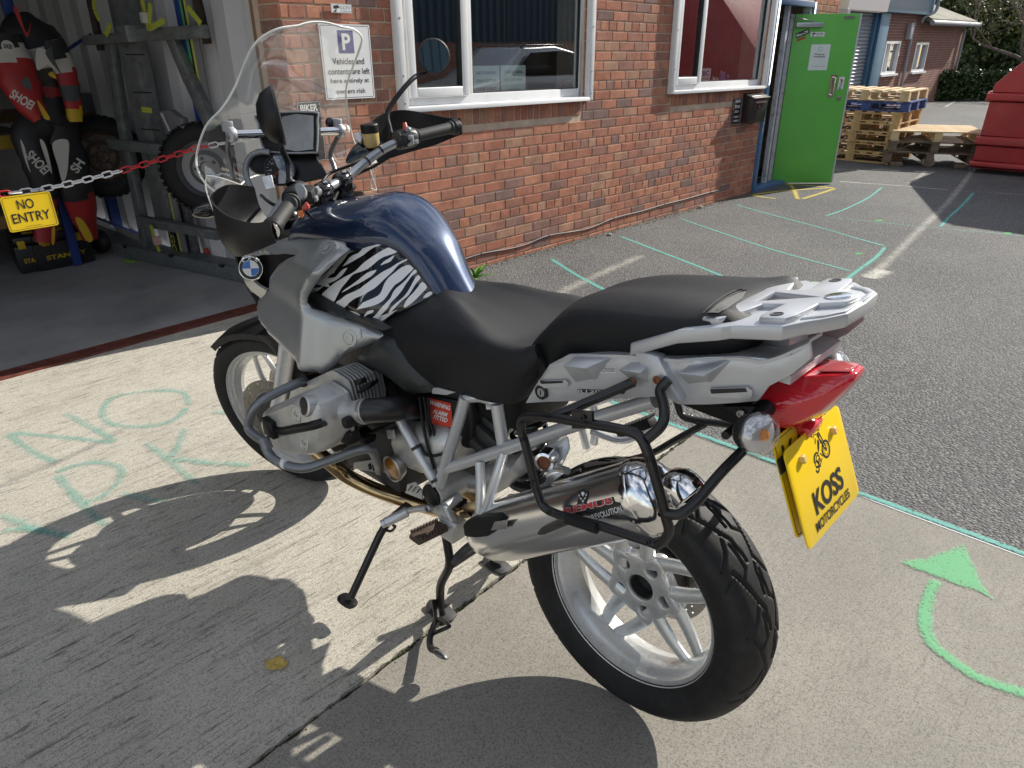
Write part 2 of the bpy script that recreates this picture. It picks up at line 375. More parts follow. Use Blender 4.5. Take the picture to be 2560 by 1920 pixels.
def sheet(name, poly, mat, parent=None, z=None):
    return make(name, [Vector((p[0], p[1], p[2] if len(p) > 2 else (z if z is not None else yard_z(p[1])))) for p in poly], [list(range(len(poly)))], mat, parent)
EDGE = -1.325
yard = sheet('asphalt_yard', [(-60, -80), (60, -80), (60, EDGE - .002), (-60, EDGE - .002)], m_asph); tag(yard, 'dark grey coarse asphalt yard surface', kind='structure')
# the concrete apron: two slabs with an open joint between them, real edges
apron = empty('concrete_pavement', (1, 0, -.1)); tag(apron, 'brushed concrete pavement under the motorcycle', kind='structure')
def ragged(a, b, n, amp, axis, seed):
    rnd = random.Random(seed); return [(a[0] + (b[0] - a[0]) * i / n + (rnd.uniform(-amp, amp) if axis == 0 else 0), a[1] + (b[1] - a[1]) * i / n + (rnd.uniform(-amp, amp) if axis == 1 else 0)) for i in range(n + 1)]
JX = lambda y: .5585 - .026 * y      # the joint
jl = ragged((JX(EDGE), EDGE), (JX(9), 9), 420, .0035, 0, 3); jr = ragged((JX(EDGE), EDGE), (JX(9), 9), 420, .004, 0, 4)
s1 = [(p[0] + .006, p[1]) for p in jl] + [(3.47, 9.0), (3.47, EDGE)]
s2 = [(-9, EDGE)] + [(p[0] - .006, p[1]) for p in jr] + [(-9, 9)]
g = G(); g.prism([(x, y, -.12) for x, y in s1], (0, 0, .12)); g.obj('slab', m_conc1, apron, smooth=20)
g = G(); g.prism([(x, y, -.12) for x, y in s2], (0, 0, .118)); g.obj('slab', m_conc2, apron, smooth=20)
m_soil = M('joint_dirt', (.045, .04, .03), .95, bump=.8, bscale=120, var=.5, vscale=30)
g = G(); g.add([(JX(EDGE) - .02, EDGE, -.012), (JX(EDGE) + .02, EDGE, -.012), (JX(9) + .02, 9, -.012), (JX(9) - .02, 9, -.012)], [[0, 1, 2, 3]]); g.obj('joint_dirt', m_soil, apron)
# moss and small stones in the joint
m_moss = M('moss', (.05, .06, .02), .95, bump=.8, bscale=200, var=.6, vscale=40)
g = G(); rnd = random.Random(5)
for i in range(900):
    y = rnd.uniform(EDGE, 1.0); r = rnd.uniform(.0012, .0042)
    if (math.sin(y * 9) + math.sin(y * 23 + 1)) < rnd.uniform(-1.6, .8): continue
    g.sphere((JX(y) + rnd.gauss(0, .0045), y, rnd.uniform(-.008, -.001)), r, 5, 4, (1, 1, .7))
tag(g.obj('moss', m_moss, apron, smooth=60), kind='stuff')
# garage floor, door threshold
m_gfloor = M('garage_floor', (.34, .335, .325), .6, bump=.3, bscale=60, var=.3, vscale=1.2, dirt=.4, dirtcol=(.16, .155, .15), rvar=.15)
gf = sheet('garage_floor', [(3.47, EDGE + .2, -.004), (9.5, EDGE + .2, -.004), (9.5, 6, -.004), (3.47, 6, -.004)], m_gfloor); tag(gf, 'smooth grey concrete floor of the garage', kind='structure')
m_rust = M('rusty_channel', (.16, .045, .03), .7, .3, bump=.5, bscale=150, var=.4, vscale=20, dirt=.6, dirtcol=(.08, .05, .04))
th = G(); th.span((3.455, -1.1, -.01), (3.535, 6, .006)); th.span((3.535, -1.1, -.01), (3.548, 6, .014)); th.span((3.442, -1.1, -.01), (3.455, 6, .012))
tag(th.obj('door_threshold', m_rust, None, bevel=.001), 'rusty red steel channel along the garage doorway', 'threshold')
# ------------------------------------------------------------------ sprayed paint
def spray_mat(name, col, cover=.62, fine=110., top=.7):
    m = bpy.data.materials.new(name); m.use_nodes = True; nt = m.node_tree; b = nt.nodes['Principled BSDF']; l = nt.links.new
    b.inputs['Base Color'].default_value = (*col, 1); b.inputs['Roughness'].default_value = .75
    t = N(nt, 'ShaderNodeTexCoord'); a = N(nt, 'ShaderNodeAttribute', attribute_name='e')
    n1 = N(nt, 'ShaderNodeTexNoise', i_Scale=fine, i_Detail=5., i_Roughness=.8); l(t.outputs['Object'], n1.inputs['Vector'])
    n2 = N(nt, 'ShaderNodeTexNoise', i_Scale=7., i_Detail=4.); l(t.outputs['Object'], n2.inputs['Vector'])
    s1 = N(nt, 'ShaderNodeMath', operation='MULTIPLY_ADD'); l(n1.outputs['Fac'], s1.inputs[0]); s1.inputs[1].default_value = 4.2; l(n2.outputs['Fac'], s1.inputs[2])
    s2 = N(nt, 'ShaderNodeMath', operation='MULTIPLY_ADD'); l(a.outputs['Fac'], s2.inputs[0]); s2.inputs[1].default_value = 1.0; l(s1.outputs[0], s2.inputs[2])
    r = N(nt, 'ShaderNodeMapRange', interpolation_type='SMOOTHSTEP'); r.inputs['From Min'].default_value = 3.35 - cover; r.inputs['From Max'].default_value = 4.5 - cover; r.inputs['To Max'].default_value = top; l(s2.outputs[0], r.inputs['Value']); l(r.outputs[0], b.inputs['Alpha'])
    MATS[name] = m; return m
def ribbon(name, pts, w, mat, lift=.0015, parent=None, n=6, taper=False):
    P = spline(pts, n) if len(pts) > 2 else [Vector(pts[0]).lerp(Vector(pts[1]), i / 24) for i in range(25)]
    V = []; E = []; F = []; m = len(P)
    for i, p in enumerate(P):
        t = (P[min(i + 1, m - 1)] - P[max(i - 1, 0)]); t.z = 0; t.normalize(); s = Vector((-t.y, t.x, 0)); ww = w[i * len(w) // m] if isinstance(w, list) else w
        for k, e in ((-1, -.5), (-.5, .55), (0, 1), (.5, .55), (1, -.5)):
            q = p + s * (k * ww / 2); V.append(Vector((q.x, q.y, yard_z(q.y) + lift))); E.append(-.5 if i in (0, m - 1) else e)
        if i:
            for k in range(4): a = (i - 1) * 5 + k; F.append([a, a + 1, a + 6, a + 5])
    o = make(name, V, F, mat, parent); at = o.data.attributes.new('e', 'FLOAT', 'POINT'); at.data.foreach_set('value', E); return o
m_teal = spray_mat('teal_spray', (.18, .45, .38), .62, 110., .48); m_tealf = spray_mat('faint_teal_spray', (.16, .44, .38), .85)
m_teal2 = spray_mat('bay_line_spray', (.13, .46, .40), 1.0); m_green = spray_mat('green_spray', (.13, .48, .22), .95); m_greenb = spray_mat('bright_green_spray', (.1, .5, .14), .55)
m_wline = spray_mat('worn_white_paint', (.62, .6, .55), .85, 60); m_wfaint = spray_mat('faded_white_paint', (.40, .385, .35), .65, 60); m_yline = spray_mat('yellow_paint', (.66, .50, .10), 1.1, 60)
def gl(c, pts): return [PG(c, *p) for p in pts]
ltr = empty('spray_paint_lettering', PZ('S2', 300, 400), 'teal letters sprayed on the pale concrete left of the front wheel', 'marking')
for nm, pts in (('letter_stroke', [(25, 295), (120, 365), (240, 425)]), ('letter_stroke', [(25, 295), (250, 315), (490, 340)]), ('letter_stroke', [(255, 212), (380, 280), (485, 338)]),
                ('letter_stroke', [(770, 190), (740, 132), (590, 128), (460, 155), (418, 210), (450, 260), (580, 272), (700, 248), (768, 190)]),
                ('letter_stroke', [(225, 462), (300, 545), (370, 620), (445, 685)]), ('letter_stroke', [(225, 462), (300, 432), (400, 418), (490, 440), (480, 500), (410, 560), (340, 578)]),
                ('letter_stroke', [(580, 330), (690, 410), (815, 520)]), ('letter_stroke', [(755, 270), (725, 350), (690, 400)]), ('letter_stroke', [(690, 400), (850, 420), (1040, 430)]),
                ('letter_stroke', [(0, 630), (100, 672), (200, 705), (300, 722)]), ('letter_stroke', [(300, 722), (120, 690), (0, 700)]), ('letter_stroke', [(490, 540), (580, 565), (680, 580)]),
                ('letter_stroke', [(860, 215), (930, 215), (990, 230)])):
    LZ = .001 + .0004 * len(ltr.children); ribbon(nm, [PZ('S2', *p) for p in pts], .062, m_teal, LZ, parent=ltr)
arw = empty('spray_paint_arrow', PZ('S4', 1600, 1600), 'broad green arrow sprayed on concrete pointing to the asphalt edge', 'marking')
# arrow head as a filled patch with soft rim, tail as ribbon
def blob(name, poly, mat, lift, parent=None):
    P = spline(poly, 5, True); c = sum(P, Vector()) / len(P); V = []; E = []; F = []; n = len(P)
    for r, e in ((1.1, -.6), (.85, .6), (.6, .95), (0.02, 1.05)):
        for p in P: q = c + (p - c) * r; V.append(Vector((q.x, q.y, yard_z(q.y) + lift))); E.append(e)
    for k in range(3):
        for i in range(n): j = (i + 1) % n; F.append([k * n + i, k * n + j, (k + 1) * n + j, (k + 1) * n + i])
    o = make(name, V, F, mat, parent); at = o.data.attributes.new('e', 'FLOAT', 'POINT'); at.data.foreach_set('value', E); return o
blob('arrow_head', [PZ('S4', *p) for p in ((1240, 1390), (1420, 1360), (1660, 1275), (1710, 1300), (1770, 1440), (1830, 1560), (1910, 1668), (1800, 1610), (1640, 1560), (1480, 1495), (1330, 1440))], m_green, .0015, arw)
ribbon('arrow_tail', [PZ('F', *p) for p in ((2345, 1450), (2325, 1480), (2312, 1540), (2325, 1600), (2380, 1650), (2460, 1700), (2600, 1745))], .052, m_green, .0017, arw)
def mark(name, c, pts, w, mat, label, lift=.0022): return tag(ribbon(name, gl(c, pts), w, mat, lift), label, 'marking')
tag(ribbon('spray_paint_line', [Vector((x, EDGE - .012 + .004 * math.sin(x * 3), 0)) for x in np.linspace(-6, 2.95, 40)], .04, m_teal2, .004, n=1), 'long teal line sprayed along the edge where concrete meets asphalt', 'marking')
mark('spray_paint_line', 'F4', [(130, 430), (230, 495), (330, 550), (600, 690)], .05, m_teal2, 'teal bay line on asphalt nearest the weed, running toward the seat')
mark('spray_paint_line', 'F4', [(430, 332), (560, 382), (800, 475), (960, 540), (1150, 610)], .05, m_teal2, 'teal bay line on asphalt, second from the weed by the wall')
mark('spray_paint_line', 'F4', [(690, 253), (860, 312), (1100, 392), (1300, 448), (1465, 492)], .042, m_teal2, 'thin teal bay line on asphalt, third from the weed by the wall')
mark('spray_paint_line', 'F4', [(930, 192), (1100, 240), (1300, 293), (1480, 345), (1605, 380)], .042, m_teal2, 'thin teal bay line starting by the shaded wall foot near the door')
mark('spray_paint_line', 'F4', [(1605, 380), (1560, 430), (1490, 480), (1420, 535)], .05, m_teal2, 'short teal line closing the bays beside the silver rack')
mark('spray_paint_line', 'F4', [(1330, 250), (1430, 215), (1530, 165), (1595, 115)], .045, m_teal2, 'teal line running into the shadow of the red skip from the left')
mark('spray_paint_line', 'F4', [(1330, 250), (1550, 272), (1850, 302), (2060, 320), (2300, 345)], .03, m_tealf, 'faint teal line crossing the yard just outside the skip shadow')
mark('spray_paint_line', 'F4', [(1840, 300), (1890, 245), (1940, 200), (1995, 140)], .05, m_teal2, 'teal line standing upright in the shadow of the red skip')
for i, (u, v) in enumerate(((1485, 412), (1290, 538), (1575, 266), (2140, 322))):
    o = blob('spray_paint_spot', gl('F4', [(u - 26, v), (u, v - 5), (u + 26, v), (u, v + 6)]), m_greenb, .0026)
    tag(o, ('bright green paint spot between the teal bays', 'bright green paint spot just behind the silver rack', 'green paint spot at the shadow edge of the skip', 'green paint spot far right on the sunlit asphalt')[i], 'marking')
mark('road_marking', 'F4', [(1535, 520), (1640, 420), (1740, 320), (1850, 215), (1920, 135), (2000, 30)], .14, m_wfaint, 'worn wide white line running from the rack to the red skip', .0018)
mark('road_marking', 'F4', [(1522, 520), (1560, 505), (1600, 482)], .2, m_wline, 'bright remaining end of the worn white line behind the rack', .003)
mark('road_marking', 'G3', [(1225, 945), (1400, 958), (1600, 972), (1850, 995)], .06, m_wline, 'thin white line on asphalt at the foot of the green door', .0018)
mark('road_marking', 'G3', [(1860, 998), (2000, 1003), (2250, 1020), (2600, 1050)], .06, m_wfaint, 'thin white line on asphalt in front of the red skip', .0018)
mark('road_marking', 'G3', [(1600, 965), (1660, 930), (1700, 890)], .12, m_wfaint, 'short pale stub of line leading to the stone', .0016)
mark('road_marking', 'F4', [(0, 700), (150, 600), (330, 510), (560, 410)], .16, m_wfaint, 'faded pale stripe on asphalt beside the brick wall', .0014)
ya = empty('yellow_arrow_marking', PG('F3', 1150, 1580), 'yellow arrow painted on the asphalt by the green door', 'marking')
for pts in ([(790, 1620), (960, 1595), (1150, 1578), (1490, 1555)], [(1040, 1528), (1250, 1540), (1495, 1562)], [(1200, 1655), (1350, 1610), (1495, 1562)], [(1115, 1530), (1150, 1590), (1175, 1660)], [(790, 1620), (900, 1640), (1000, 1650)]):
    ribbon('arrow_stroke', gl('F3', pts), .075, m_yline, .0024 + .0004 * len(ya.children), ya)
mark('road_marking', 'S2', [(-60, 505), (110, 435), (250, 380), (400, 310), (510, 262)], .06, m_wfaint, 'faint pale line across the concrete under the sprayed letters', .001)
for f1, f2, lb in (((1190, 1060), (1300, 1000), 'short white bay line on the far car park by the hedge'),):
    mark('road_marking', 'F1', [f1, ((f1[0] + f2[0]) / 2, (f1[1] + f2[1]) / 2), f2], .12, m_wline, lb)
# fallen leaf
def leaf(pt, R, mat):
    out = []
    for k in range(28):
        a = 2 * math.pi * k / 28; r = R * (1 + .12 * math.cos(5 * a) + .06 * math.sin(9 * a)) * (1.25 if abs(a - math.pi) < .2 else 1); out.append((r * math.cos(a) * 1.2, r * math.sin(a) * .85))
    V = []; F = []; n = 28; yw = .5
    for s in (1, .72, .4, 0.02):
        for p in out:
            x, y = p[0] * s, p[1] * s; V.append(pt + Vector((x * math.cos(yw) - y * math.sin(yw), x * math.sin(yw) + y * math.cos(yw), .002 + .006 * (s ** 2) * (1 + .6 * math.sin(3 * math.atan2(y, x))) * .8)))
    for k in range(3):
        for i in range(n): j = (i + 1) % n; F.append([k * n + i, k * n + j, (k + 1) * n + j, (k + 1) * n + i])
    o = make('fallen_leaf', V, F, mat, None, smooth=60); md = o.modifiers.new('solid', 'SOLIDIFY'); md.thickness = .0006; return o
tag(leaf(PZ('S2', 1125, 1240), .026, M('dry_leaf', (.55, .4, .1), .6, bump=.5, bscale=200, var=.25, vscale=90, dirt=.5, dirtcol=(.25, .13, .04))), 'yellow fallen leaf lying on the shaded concrete', 'leaf')
# ================================================================== BRICK BUILDING
WX = 3.14
def WP(s, z, d=0.): return Vector((WX - d, -s, z + yard_z(-s)))          # s along the wall, z above its foot, d out of the wall
def SW(c, u, v, d=0.):
    p = PX(c, u, v, WX - d); return (-p.y, p.z - yard_z(p.y))
def wbox(g, s0, s1, z0, z1, d0, d1):
    V = [WP(s, z, d) for z in (z0, z1) for s in (s0, s1) for d in (d0, d1)]
    return g.add(V, [[0, 1, 3, 2], [4, 6, 7, 5], [0, 4, 5, 1], [2, 3, 7, 6], [0, 2, 6, 4], [1, 5, 7, 3]])
bld = empty('brick_building', (4.2, -4, -.05), 'red brick workshop building with white windows and blue door frame', 'building')
def brick_mat():
    m = bpy.data.materials.new('red_brick'); m.use_nodes = True; nt = m.node_tree; b = nt.nodes['Principled BSDF']; l = nt.links.new
    oi = N(nt, 'ShaderNodeObjectInfo'); ge = N(nt, 'ShaderNodeNewGeometry'); ad = N(nt, 'ShaderNodeMath', operation='ADD'); l(oi.outputs['Random'], ad.inputs[0]); l(ge.outputs['Random Per Island'], ad.inputs[1])
    fr = N(nt, 'ShaderNodeMath', operation='FRACT'); l(ad.outputs[0], fr.inputs[0])
    r = N(nt, 'ShaderNodeValToRGB'); e = r.color_ramp.elements; cols = [(0, (.285, .118, .078)), (.2, (.32, .14, .09)), (.38, (.265, .122, .086)), (.52, (.335, .155, .098)), (.66, (.235, .118, .09)), (.78, (.295, .165, .112)), (.89, (.205, .118, .096)), (.96, (.17, .106, .094))]
    while len(e) < len(cols): e.new(.5)
    for i, (p, c) in enumerate(cols): e[i].position = p; e[i].color = (*c, 1)
    r.color_ramp.interpolation = 'CONSTANT'; l(fr.outputs[0], r.inputs[0])
    t = N(nt, 'ShaderNodeNewGeometry'); n1 = N(nt, 'ShaderNodeTexNoise', i_Scale=38., i_Detail=7., i_Roughness=.7); l(t.outputs['Position'], n1.inputs['Vector'])
    n2 = N(nt, 'ShaderNodeTexNoise', i_Scale=9., i_Detail=4.); l(t.outputs['Position'], n2.inputs['Vector'])
    sm = N(nt, 'ShaderNodeMath', operation='ADD'); l(n1.outputs['Fac'], sm.inputs[0]); l(n2.outputs['Fac'], sm.inputs[1])
    mr = N(nt, 'ShaderNodeMapRange'); mr.inputs['From Min'].default_value = .7; mr.inputs['From Max'].default_value = 1.3; mr.inputs['To Min'].default_value = 1.0; mr.inputs['To Max'].default_value = 1.75; l(sm.outputs[0], mr.inputs['Value'])
    sc = N(nt, 'ShaderNodeVectorMath', operation='SCALE'); l(r.outputs[0], sc.inputs[0]); l(mr.outputs[0], sc.inputs['Scale'])
    bl = N(nt, 'ShaderNodeTexNoise', i_Scale=16., i_Detail=6., i_Roughness=.75); l(t.outputs['Position'], bl.inputs['Vector'])
    br = N(nt, 'ShaderNodeMapRange'); br.inputs['From Min'].default_value = .6; br.inputs['From Max'].default_value = .78; br.inputs['To Max'].default_value = .5; l(bl.outputs['Fac'], br.inputs['Value'])
    mxx = N(nt, 'ShaderNodeMix', data_type='RGBA'); l(br.outputs[0], mxx.inputs['Factor']); l(sc.outputs[0], mxx.inputs['A']); mxx.inputs['B'].default_value = (.42, .29, .2, 1); l(mxx.outputs['Result'], b.inputs['Base Color'])
    b.inputs['Roughness'].default_value = .86; b.inputs['Specular IOR Level'].default_value = .25
    n3 = N(nt, 'ShaderNodeTexNoise', i_Scale=150., i_Detail=5., i_Roughness=.7); l(t.outputs['Position'], n3.inputs['Vector'])
    bp = N(nt, 'ShaderNodeBump', i_Strength=.6, i_Distance=.003); l(n3.outputs['Fac'], bp.inputs['Height']); l(bp.outputs[0], b.inputs['Normal']); return m
m_brick = brick_mat(); m_mortar = M('mortar', (.58, .45, .34), .95, bump=.8, bscale=120, var=.2, vscale=6, dirt=.3, dirtcol=(.3, .22, .16))
CH = .0737; JT = .0105; SL = .2150
zh1 = SW('W', 20, 560)[1]; zoff = zh1 % CH - CH
S_COR = SW('R1', 835, 150)[0]                      # outer corner of the wall beside the garage
S_END = SW('G3', 790, 985)[0]                      # door frame
DOOR_S = (S_END + .0, S_END + 1.02); DOOR_Z = 2.03
S_WALLEND = DOOR_S[1] + .75
w1 = (SW('G2', 845, 500)[0], SW('G2', 2105, 600)[0], SW('G2', 890, 735)[1]); w2 = (SW('G3', 385, 250)[0], SW('G3', 865, 250)[0], SW('G3', 385, 470)[1])
print('wall', S_COR, S_END, 'w1', w1, 'w2', w2, 'zh1', zh1, 'sign', SW('G2', 240, 155), SW('G2', 660, 672), 'door top', SW('F3', 1000, 75), SW('F3', 1225, 95), 'corner2', SW('F3', 1440, 60))
WTOP = 2.75
# openings (s0,s1,z0,z1)
OPEN = [(w1[0] + .03, w1[1] - .02, w1[2] - .01, 2.2), (w2[0] + .03, w2[1] - .02, w2[2] - .01, 2.2), (DOOR_S[0], DOOR_S[1], -1, DOOR_Z)]
def wall_poly():
    V, F = [], []
    ss = sorted({S_COR + .006, S_WALLEND} | {o[0] for o in OPEN} | {o[1] for o in OPEN}); zs = sorted({-.3, WTOP} | {max(o[2], -.3) for o in OPEN} | {o[3] for o in OPEN}); g = G()
    for a, b in zip(ss[:-1], ss[1:]):
        for c, d in zip(zs[:-1], zs[1:]):
            sm, zm = (a + b) / 2, (c + d) / 2
            if any(o[0] < sm < o[1] and o[2] < zm < o[3] for o in OPEN): continue
            wbox(g, a, b, c, d, -.28, -.0065)
    return g
wall = wall_poly().obj('wall', m_mortar, bld, weld=True, smooth=20)
# brick units
def brick_mesh(w, h, d, seed, name):
    rnd = random.Random(seed); g = G(); g.box((0, 0, 0), (d, w, h)); bm = bmesh.new(); me = bpy.data.meshes.new(name); me.from_pydata([tuple(v) for v in g.V], [], g.F); bm.from_mesh(me)
    for v in bm.verts: v.co += Vector((rnd.uniform(-.0012, .0012), rnd.uniform(-.0015, .0015), rnd.uniform(-.0013, .0013)))
    bmesh.ops.recalc_face_normals(bm, faces=bm.faces); bmesh.ops.bevel(bm, geom=bm.edges[:], offset=.0026, segments=1, affect='EDGES'); bm.to_mesh(me); bm.free(); me.materials.append(m_brick); return me
units = []      # (s0, s1, z0, z1, plane)  plane 0 = front, 1 = garage reveal
def put(s0, s1, z0, z1):
    for o in OPEN:
        if z1 > o[2] + .01 and z0 < o[3] - .01:
            if o[0] <= s0 and s1 <= o[1]: return
            if s0 < o[0] < s1: put(s0, o[0], z0, z1) if o[0] - s0 > .03 else None; put(o[1], s1, z0, z1) if s1 - o[1] > .03 else None; return
            if s0 < o[1] < s1: s0 = o[1]
    for q in SOLD:
        if z1 > q[2] + .005 and z0 < q[3] - .005 and s1 > q[0] and s0 < q[1]:
            if s0 < q[0] - .03: put(s0, q[0], z0, z1)
            if s1 > q[1] + .03: put(q[1], s1, z0, z1)
            return
    if s1 - s0 > .03: units.append((s0, s1, z0, z1, 0))
sz1 = w1[2] - .035; sz2 = w2[2] - .035
SOLD = [(OPEN[0][0], OPEN[0][1], sz1 - .112, sz1), (OPEN[1][0], OPEN[1][1], sz2 - .112, sz2)]
for q in SOLD:
    s = q[0]
    while s < q[1] - .03: units.append((s, min(s + .0715, q[1]), q[2], q[3], 0)); s += .0715
nrow = int((WTOP - zoff) / CH)
hrow = int(round((zh1 - zoff) / CH)) - 1
for r in range(-1, nrow):
    z0 = zoff + r * CH; z1 = z0 + CH
    if z1 < -.05: continue
    head = (r - hrow) % 6 == 0
    L_ = SL / 2 if head else SL; s = S_COR - (SL / 2 if (r % 2) else 0) - (SL / 4 if head else 0)
    while s < S_WALLEND:
        a, b = max(s, S_COR), min(s + L_, S_WALLEND)
        if b - a > .02: put(a, b, z0, z1)
        s += L_
for r in range(-1, nrow):               # the return beside the garage door
    z0 = zoff + r * CH
    for a, b in (((0, .105), (.105, .215)) if r % 2 else ((0, .215),)): units.append((a, b, z0, z0 + CH, 1))
from bpy_extras.object_utils import world_to_camera_view
def upos(u):
    s0, s1, z0, z1, pl = u
    if pl == 0: return WP((s0 + s1) / 2, (z0 + z1) / 2, -.05)
    return Vector((WX + (u[0] + u[1]) / 2, -S_COR + .004 - .05, (z0 + z1) / 2))
def visible(p):
    d = CM.transposed() @ (p - CAM_LOC); 
    if d.z > -.1: return None
    x = 1280 + FPX * d.x / -d.z; y = 960 - FPX * d.y / -d.z
    return (x, y, d.length) if -60 < x < 2620 and -60 < y < 1980 else None
def hidden_by_bike(x, y):       # roughly behind the motorcycle's bulk
    return (560 < x < 1180 and y > 560) or (x > 1180 and y > 760)
ranked = []
rest = []
for u in units:
    q = visible(upos(u))
    if q and not hidden_by_bike(q[0], q[1]): ranked.append((-(u[1] - u[0]) * (u[3] - u[2]) / q[2] ** 2, u))
    elif q is not None or upos(u).y > -9: rest.append(u)
ranked.sort(key=lambda t: t[0]); near = [u for _, u in ranked[:300]]; rest += [u for _, u in ranked[300:]]
print('bricks', len(ranked), len(rest))
bm_cache = {}
def unit_mesh(w, h, k):
    key = (round(w, 3), round(h, 3), k)
    if key not in bm_cache: bm_cache[key] = brick_mesh(w - JT, h - JT, .1, hash(key) % 1000, 'brick')
    return bm_cache[key]
rnd = random.Random(11)
for u in near:
    o = bpy.data.objects.new('brick', unit_mesh(u[1] - u[0], u[3] - u[2], rnd.randrange(3))); COL.objects.link(o); p = upos(u)
    j = rnd.uniform(-.0015, .0015); o.location = p + Vector((j, 0, 0)) if u[4] == 0 else p + Vector((0, j, 0)); o.rotation_euler = (0, 0, rnd.uniform(-.004, .004) + (R_(90) if u[4] else 0)); o.parent = wall
g = G()
for u in rest:
    me = unit_mesh(u[1] - u[0], u[3] - u[2], rnd.randrange(3)); p = upos(u); j = rnd.uniform(-.0015, .0015); rot = Matrix.Rotation(R_(90) if u[4] else 0, 3, 'Z')
    g.add([p + rot @ v.co + (Vector((j, 0, 0)) if u[4] == 0 else Vector((0, j, 0))) for v in me.vertices], [list(f.vertices) for f in me.polygons])
tag(g.obj('brick_field', m_brick, wall), kind='stuff')
# return wall mortar, roof slab, room inside
g = G(); g.span((WX + .009, -S_COR - .3, -.3), (WX + .215, -S_COR - .003, WTOP)); g.obj('return_wall', m_mortar, bld)
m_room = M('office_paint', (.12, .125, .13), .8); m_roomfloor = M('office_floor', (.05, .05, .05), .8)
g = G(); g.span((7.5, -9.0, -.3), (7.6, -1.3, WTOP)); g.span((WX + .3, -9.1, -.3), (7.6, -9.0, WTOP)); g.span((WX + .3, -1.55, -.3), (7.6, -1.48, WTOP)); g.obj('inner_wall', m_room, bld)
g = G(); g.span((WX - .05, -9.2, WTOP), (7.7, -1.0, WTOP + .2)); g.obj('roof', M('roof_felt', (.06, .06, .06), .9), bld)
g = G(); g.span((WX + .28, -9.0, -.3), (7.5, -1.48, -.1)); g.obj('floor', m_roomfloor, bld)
g = G(); wbox(g, S_WALLEND - .02, S_WALLEND, -.3, WTOP, -4, -.29); g.obj('end_wall', m_mortar, bld)
# ------------------------------------------------------------------ windows
m_glass = glassmat('window_glass', (.86, .9, .9), 0., 1.5, .19)
m_sill_dark = M('black_gasket', (.02, .02, .02), .6)
m_alum = M('white_shutter_guide', (.74, .75, .76), .38, var=.05, dirt=.15, dirtcol=(.35, .33, .3))
def window(s0, s1, z0, mull, name, openleft=True):
    Z1 = 2.15; fr = G(); f = .058
    o = wbox(G(), s0, s0 + f, z0, Z1, -.075, -.012); o = wbox(o, s1 - f, s1, z0, Z1, -.075, -.012); o = wbox(o, s0 + f, s1 - f, z0, z0 + f, -.075, -.012); o = wbox(o, mull - .035, mull + .035, z0 + f, Z1, -.075, -.014); o = wbox(o, s0 + f, s1 - f, Z1 - f, Z1, -.075, -.012)
    fo = o.obj('window', m_white, bld, bevel=.006)
    # opening sash
    a, b = s0 + f - .012, mull - .02; sh = G(); k = .062
    wbox(sh, a, a + k, z0 + f - .012, Z1 - f, -.06, .012); wbox(sh, b - k, b, z0 + f - .012, Z1 - f, -.06, .012); wbox(sh, a + k, b - k, z0 + f - .012, z0 + f + k - .012, -.06, .0115); sh.obj('sash', m_white, fo, bevel=.009, seg=3)
    gk = G()
    wbox(gk, a + k, a + k + .006, z0 + f + k - .012, Z1 - f, -.05, .006); wbox(gk, b - k - .006, b - k, z0 + f + k - .012, Z1 - f, -.05, .006); wbox(gk, a + k + .006, b - k - .006, z0 + f + k - .012, z0 + f + k - .006, -.05, .006)
    c, d = mull + .035, s1 - f
    wbox(gk, c, c + .006, z0 + f, Z1 - f, -.05, -.02); wbox(gk, d - .006, d, z0 + f, Z1 - f, -.05, -.02); wbox(gk, c + .006, d - .006, z0 + f, z0 + f + .006, -.05, -.02); gk.obj('gasket', m_sill_dark, fo)
    p = G(); wbox(p, a + k, b - k, z0 + f + k - .012, Z1 - f, -.022, -.018); p.obj('pane', m_glass, fo)
    p = G(); wbox(p, c, d, z0 + f, Z1 - f, -.034, -.030); p.obj('pane', m_glass, fo)
    sl_ = G(); sl_.loft([[WP(s, z0 - .001, -.02), WP(s, z0 - .006, .05), WP(s, z0 - .034, .054), WP(s, z0 - .034, .046), WP(s, z0 - .014, .042), WP(s, z0 - .02, -.02)] for s in (s0 - .005, s1 + .012)]); sl_.obj('sill', m_white, fo, bevel=.0025)
    for (q0, q1) in ((s0 - .062, s0 - .006), (s1 - .004, s1 + .052)):
        gd = G(); wbox(gd, q0, q1, z0 - .03, 2.3, .002, .05); go = gd.obj('shutter_guide', m_alum, fo, bevel=.003)
        sc = G()
        for z in (z0 + .02, z0 + .18, z0 + .5): sc.lathe([(.0, .0525), (.006, .0525), (.006, .049)], WP((q0 + q1) / 2, z, 0), (-1, 0, 0), 10)
        sc.obj('screw', m_steel, go)
    bp_ = G(); wbox(bp_, s0 + .02, s1 - .02, z0 - .05, z0, -.28, -.075); bp_.obj('window_board', m_white, fo)
    return fo
mull1 = SW('G2', 1300, 400, -.02)[0]; mull2 = SW('F3', 390, 300, -.02)[0]
win1 = window(w1[0], w1[1], w1[2], mull1, 'w1'); win2 = window(w2[0], w2[1], w2[2], mull2, 'w2')
# blinds of the office, seen dark and ribbed through the glass
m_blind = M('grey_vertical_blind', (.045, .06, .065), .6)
for (w_, mm) in ((w1, mull1), (w2, mull2)):
    bo = empty('window_blind', WP(w_[0], w_[2], -.4), 'dark ribbed vertical blind inside the %s white window' % ('larger near' if w_ is w1 else 'far'), 'blind')
    s = w_[0] - .25
    while s < w_[1] + .3:
        g = G(); g.add([WP(s, w_[2] + .28, -.45), WP(s + .07, w_[2] + .28, -.49), WP(s + .07, 2.6, -.49), WP(s, 2.6, -.45)], [[0, 1, 2, 3]]); o = g.obj('slat', m_blind, bo); s += .075
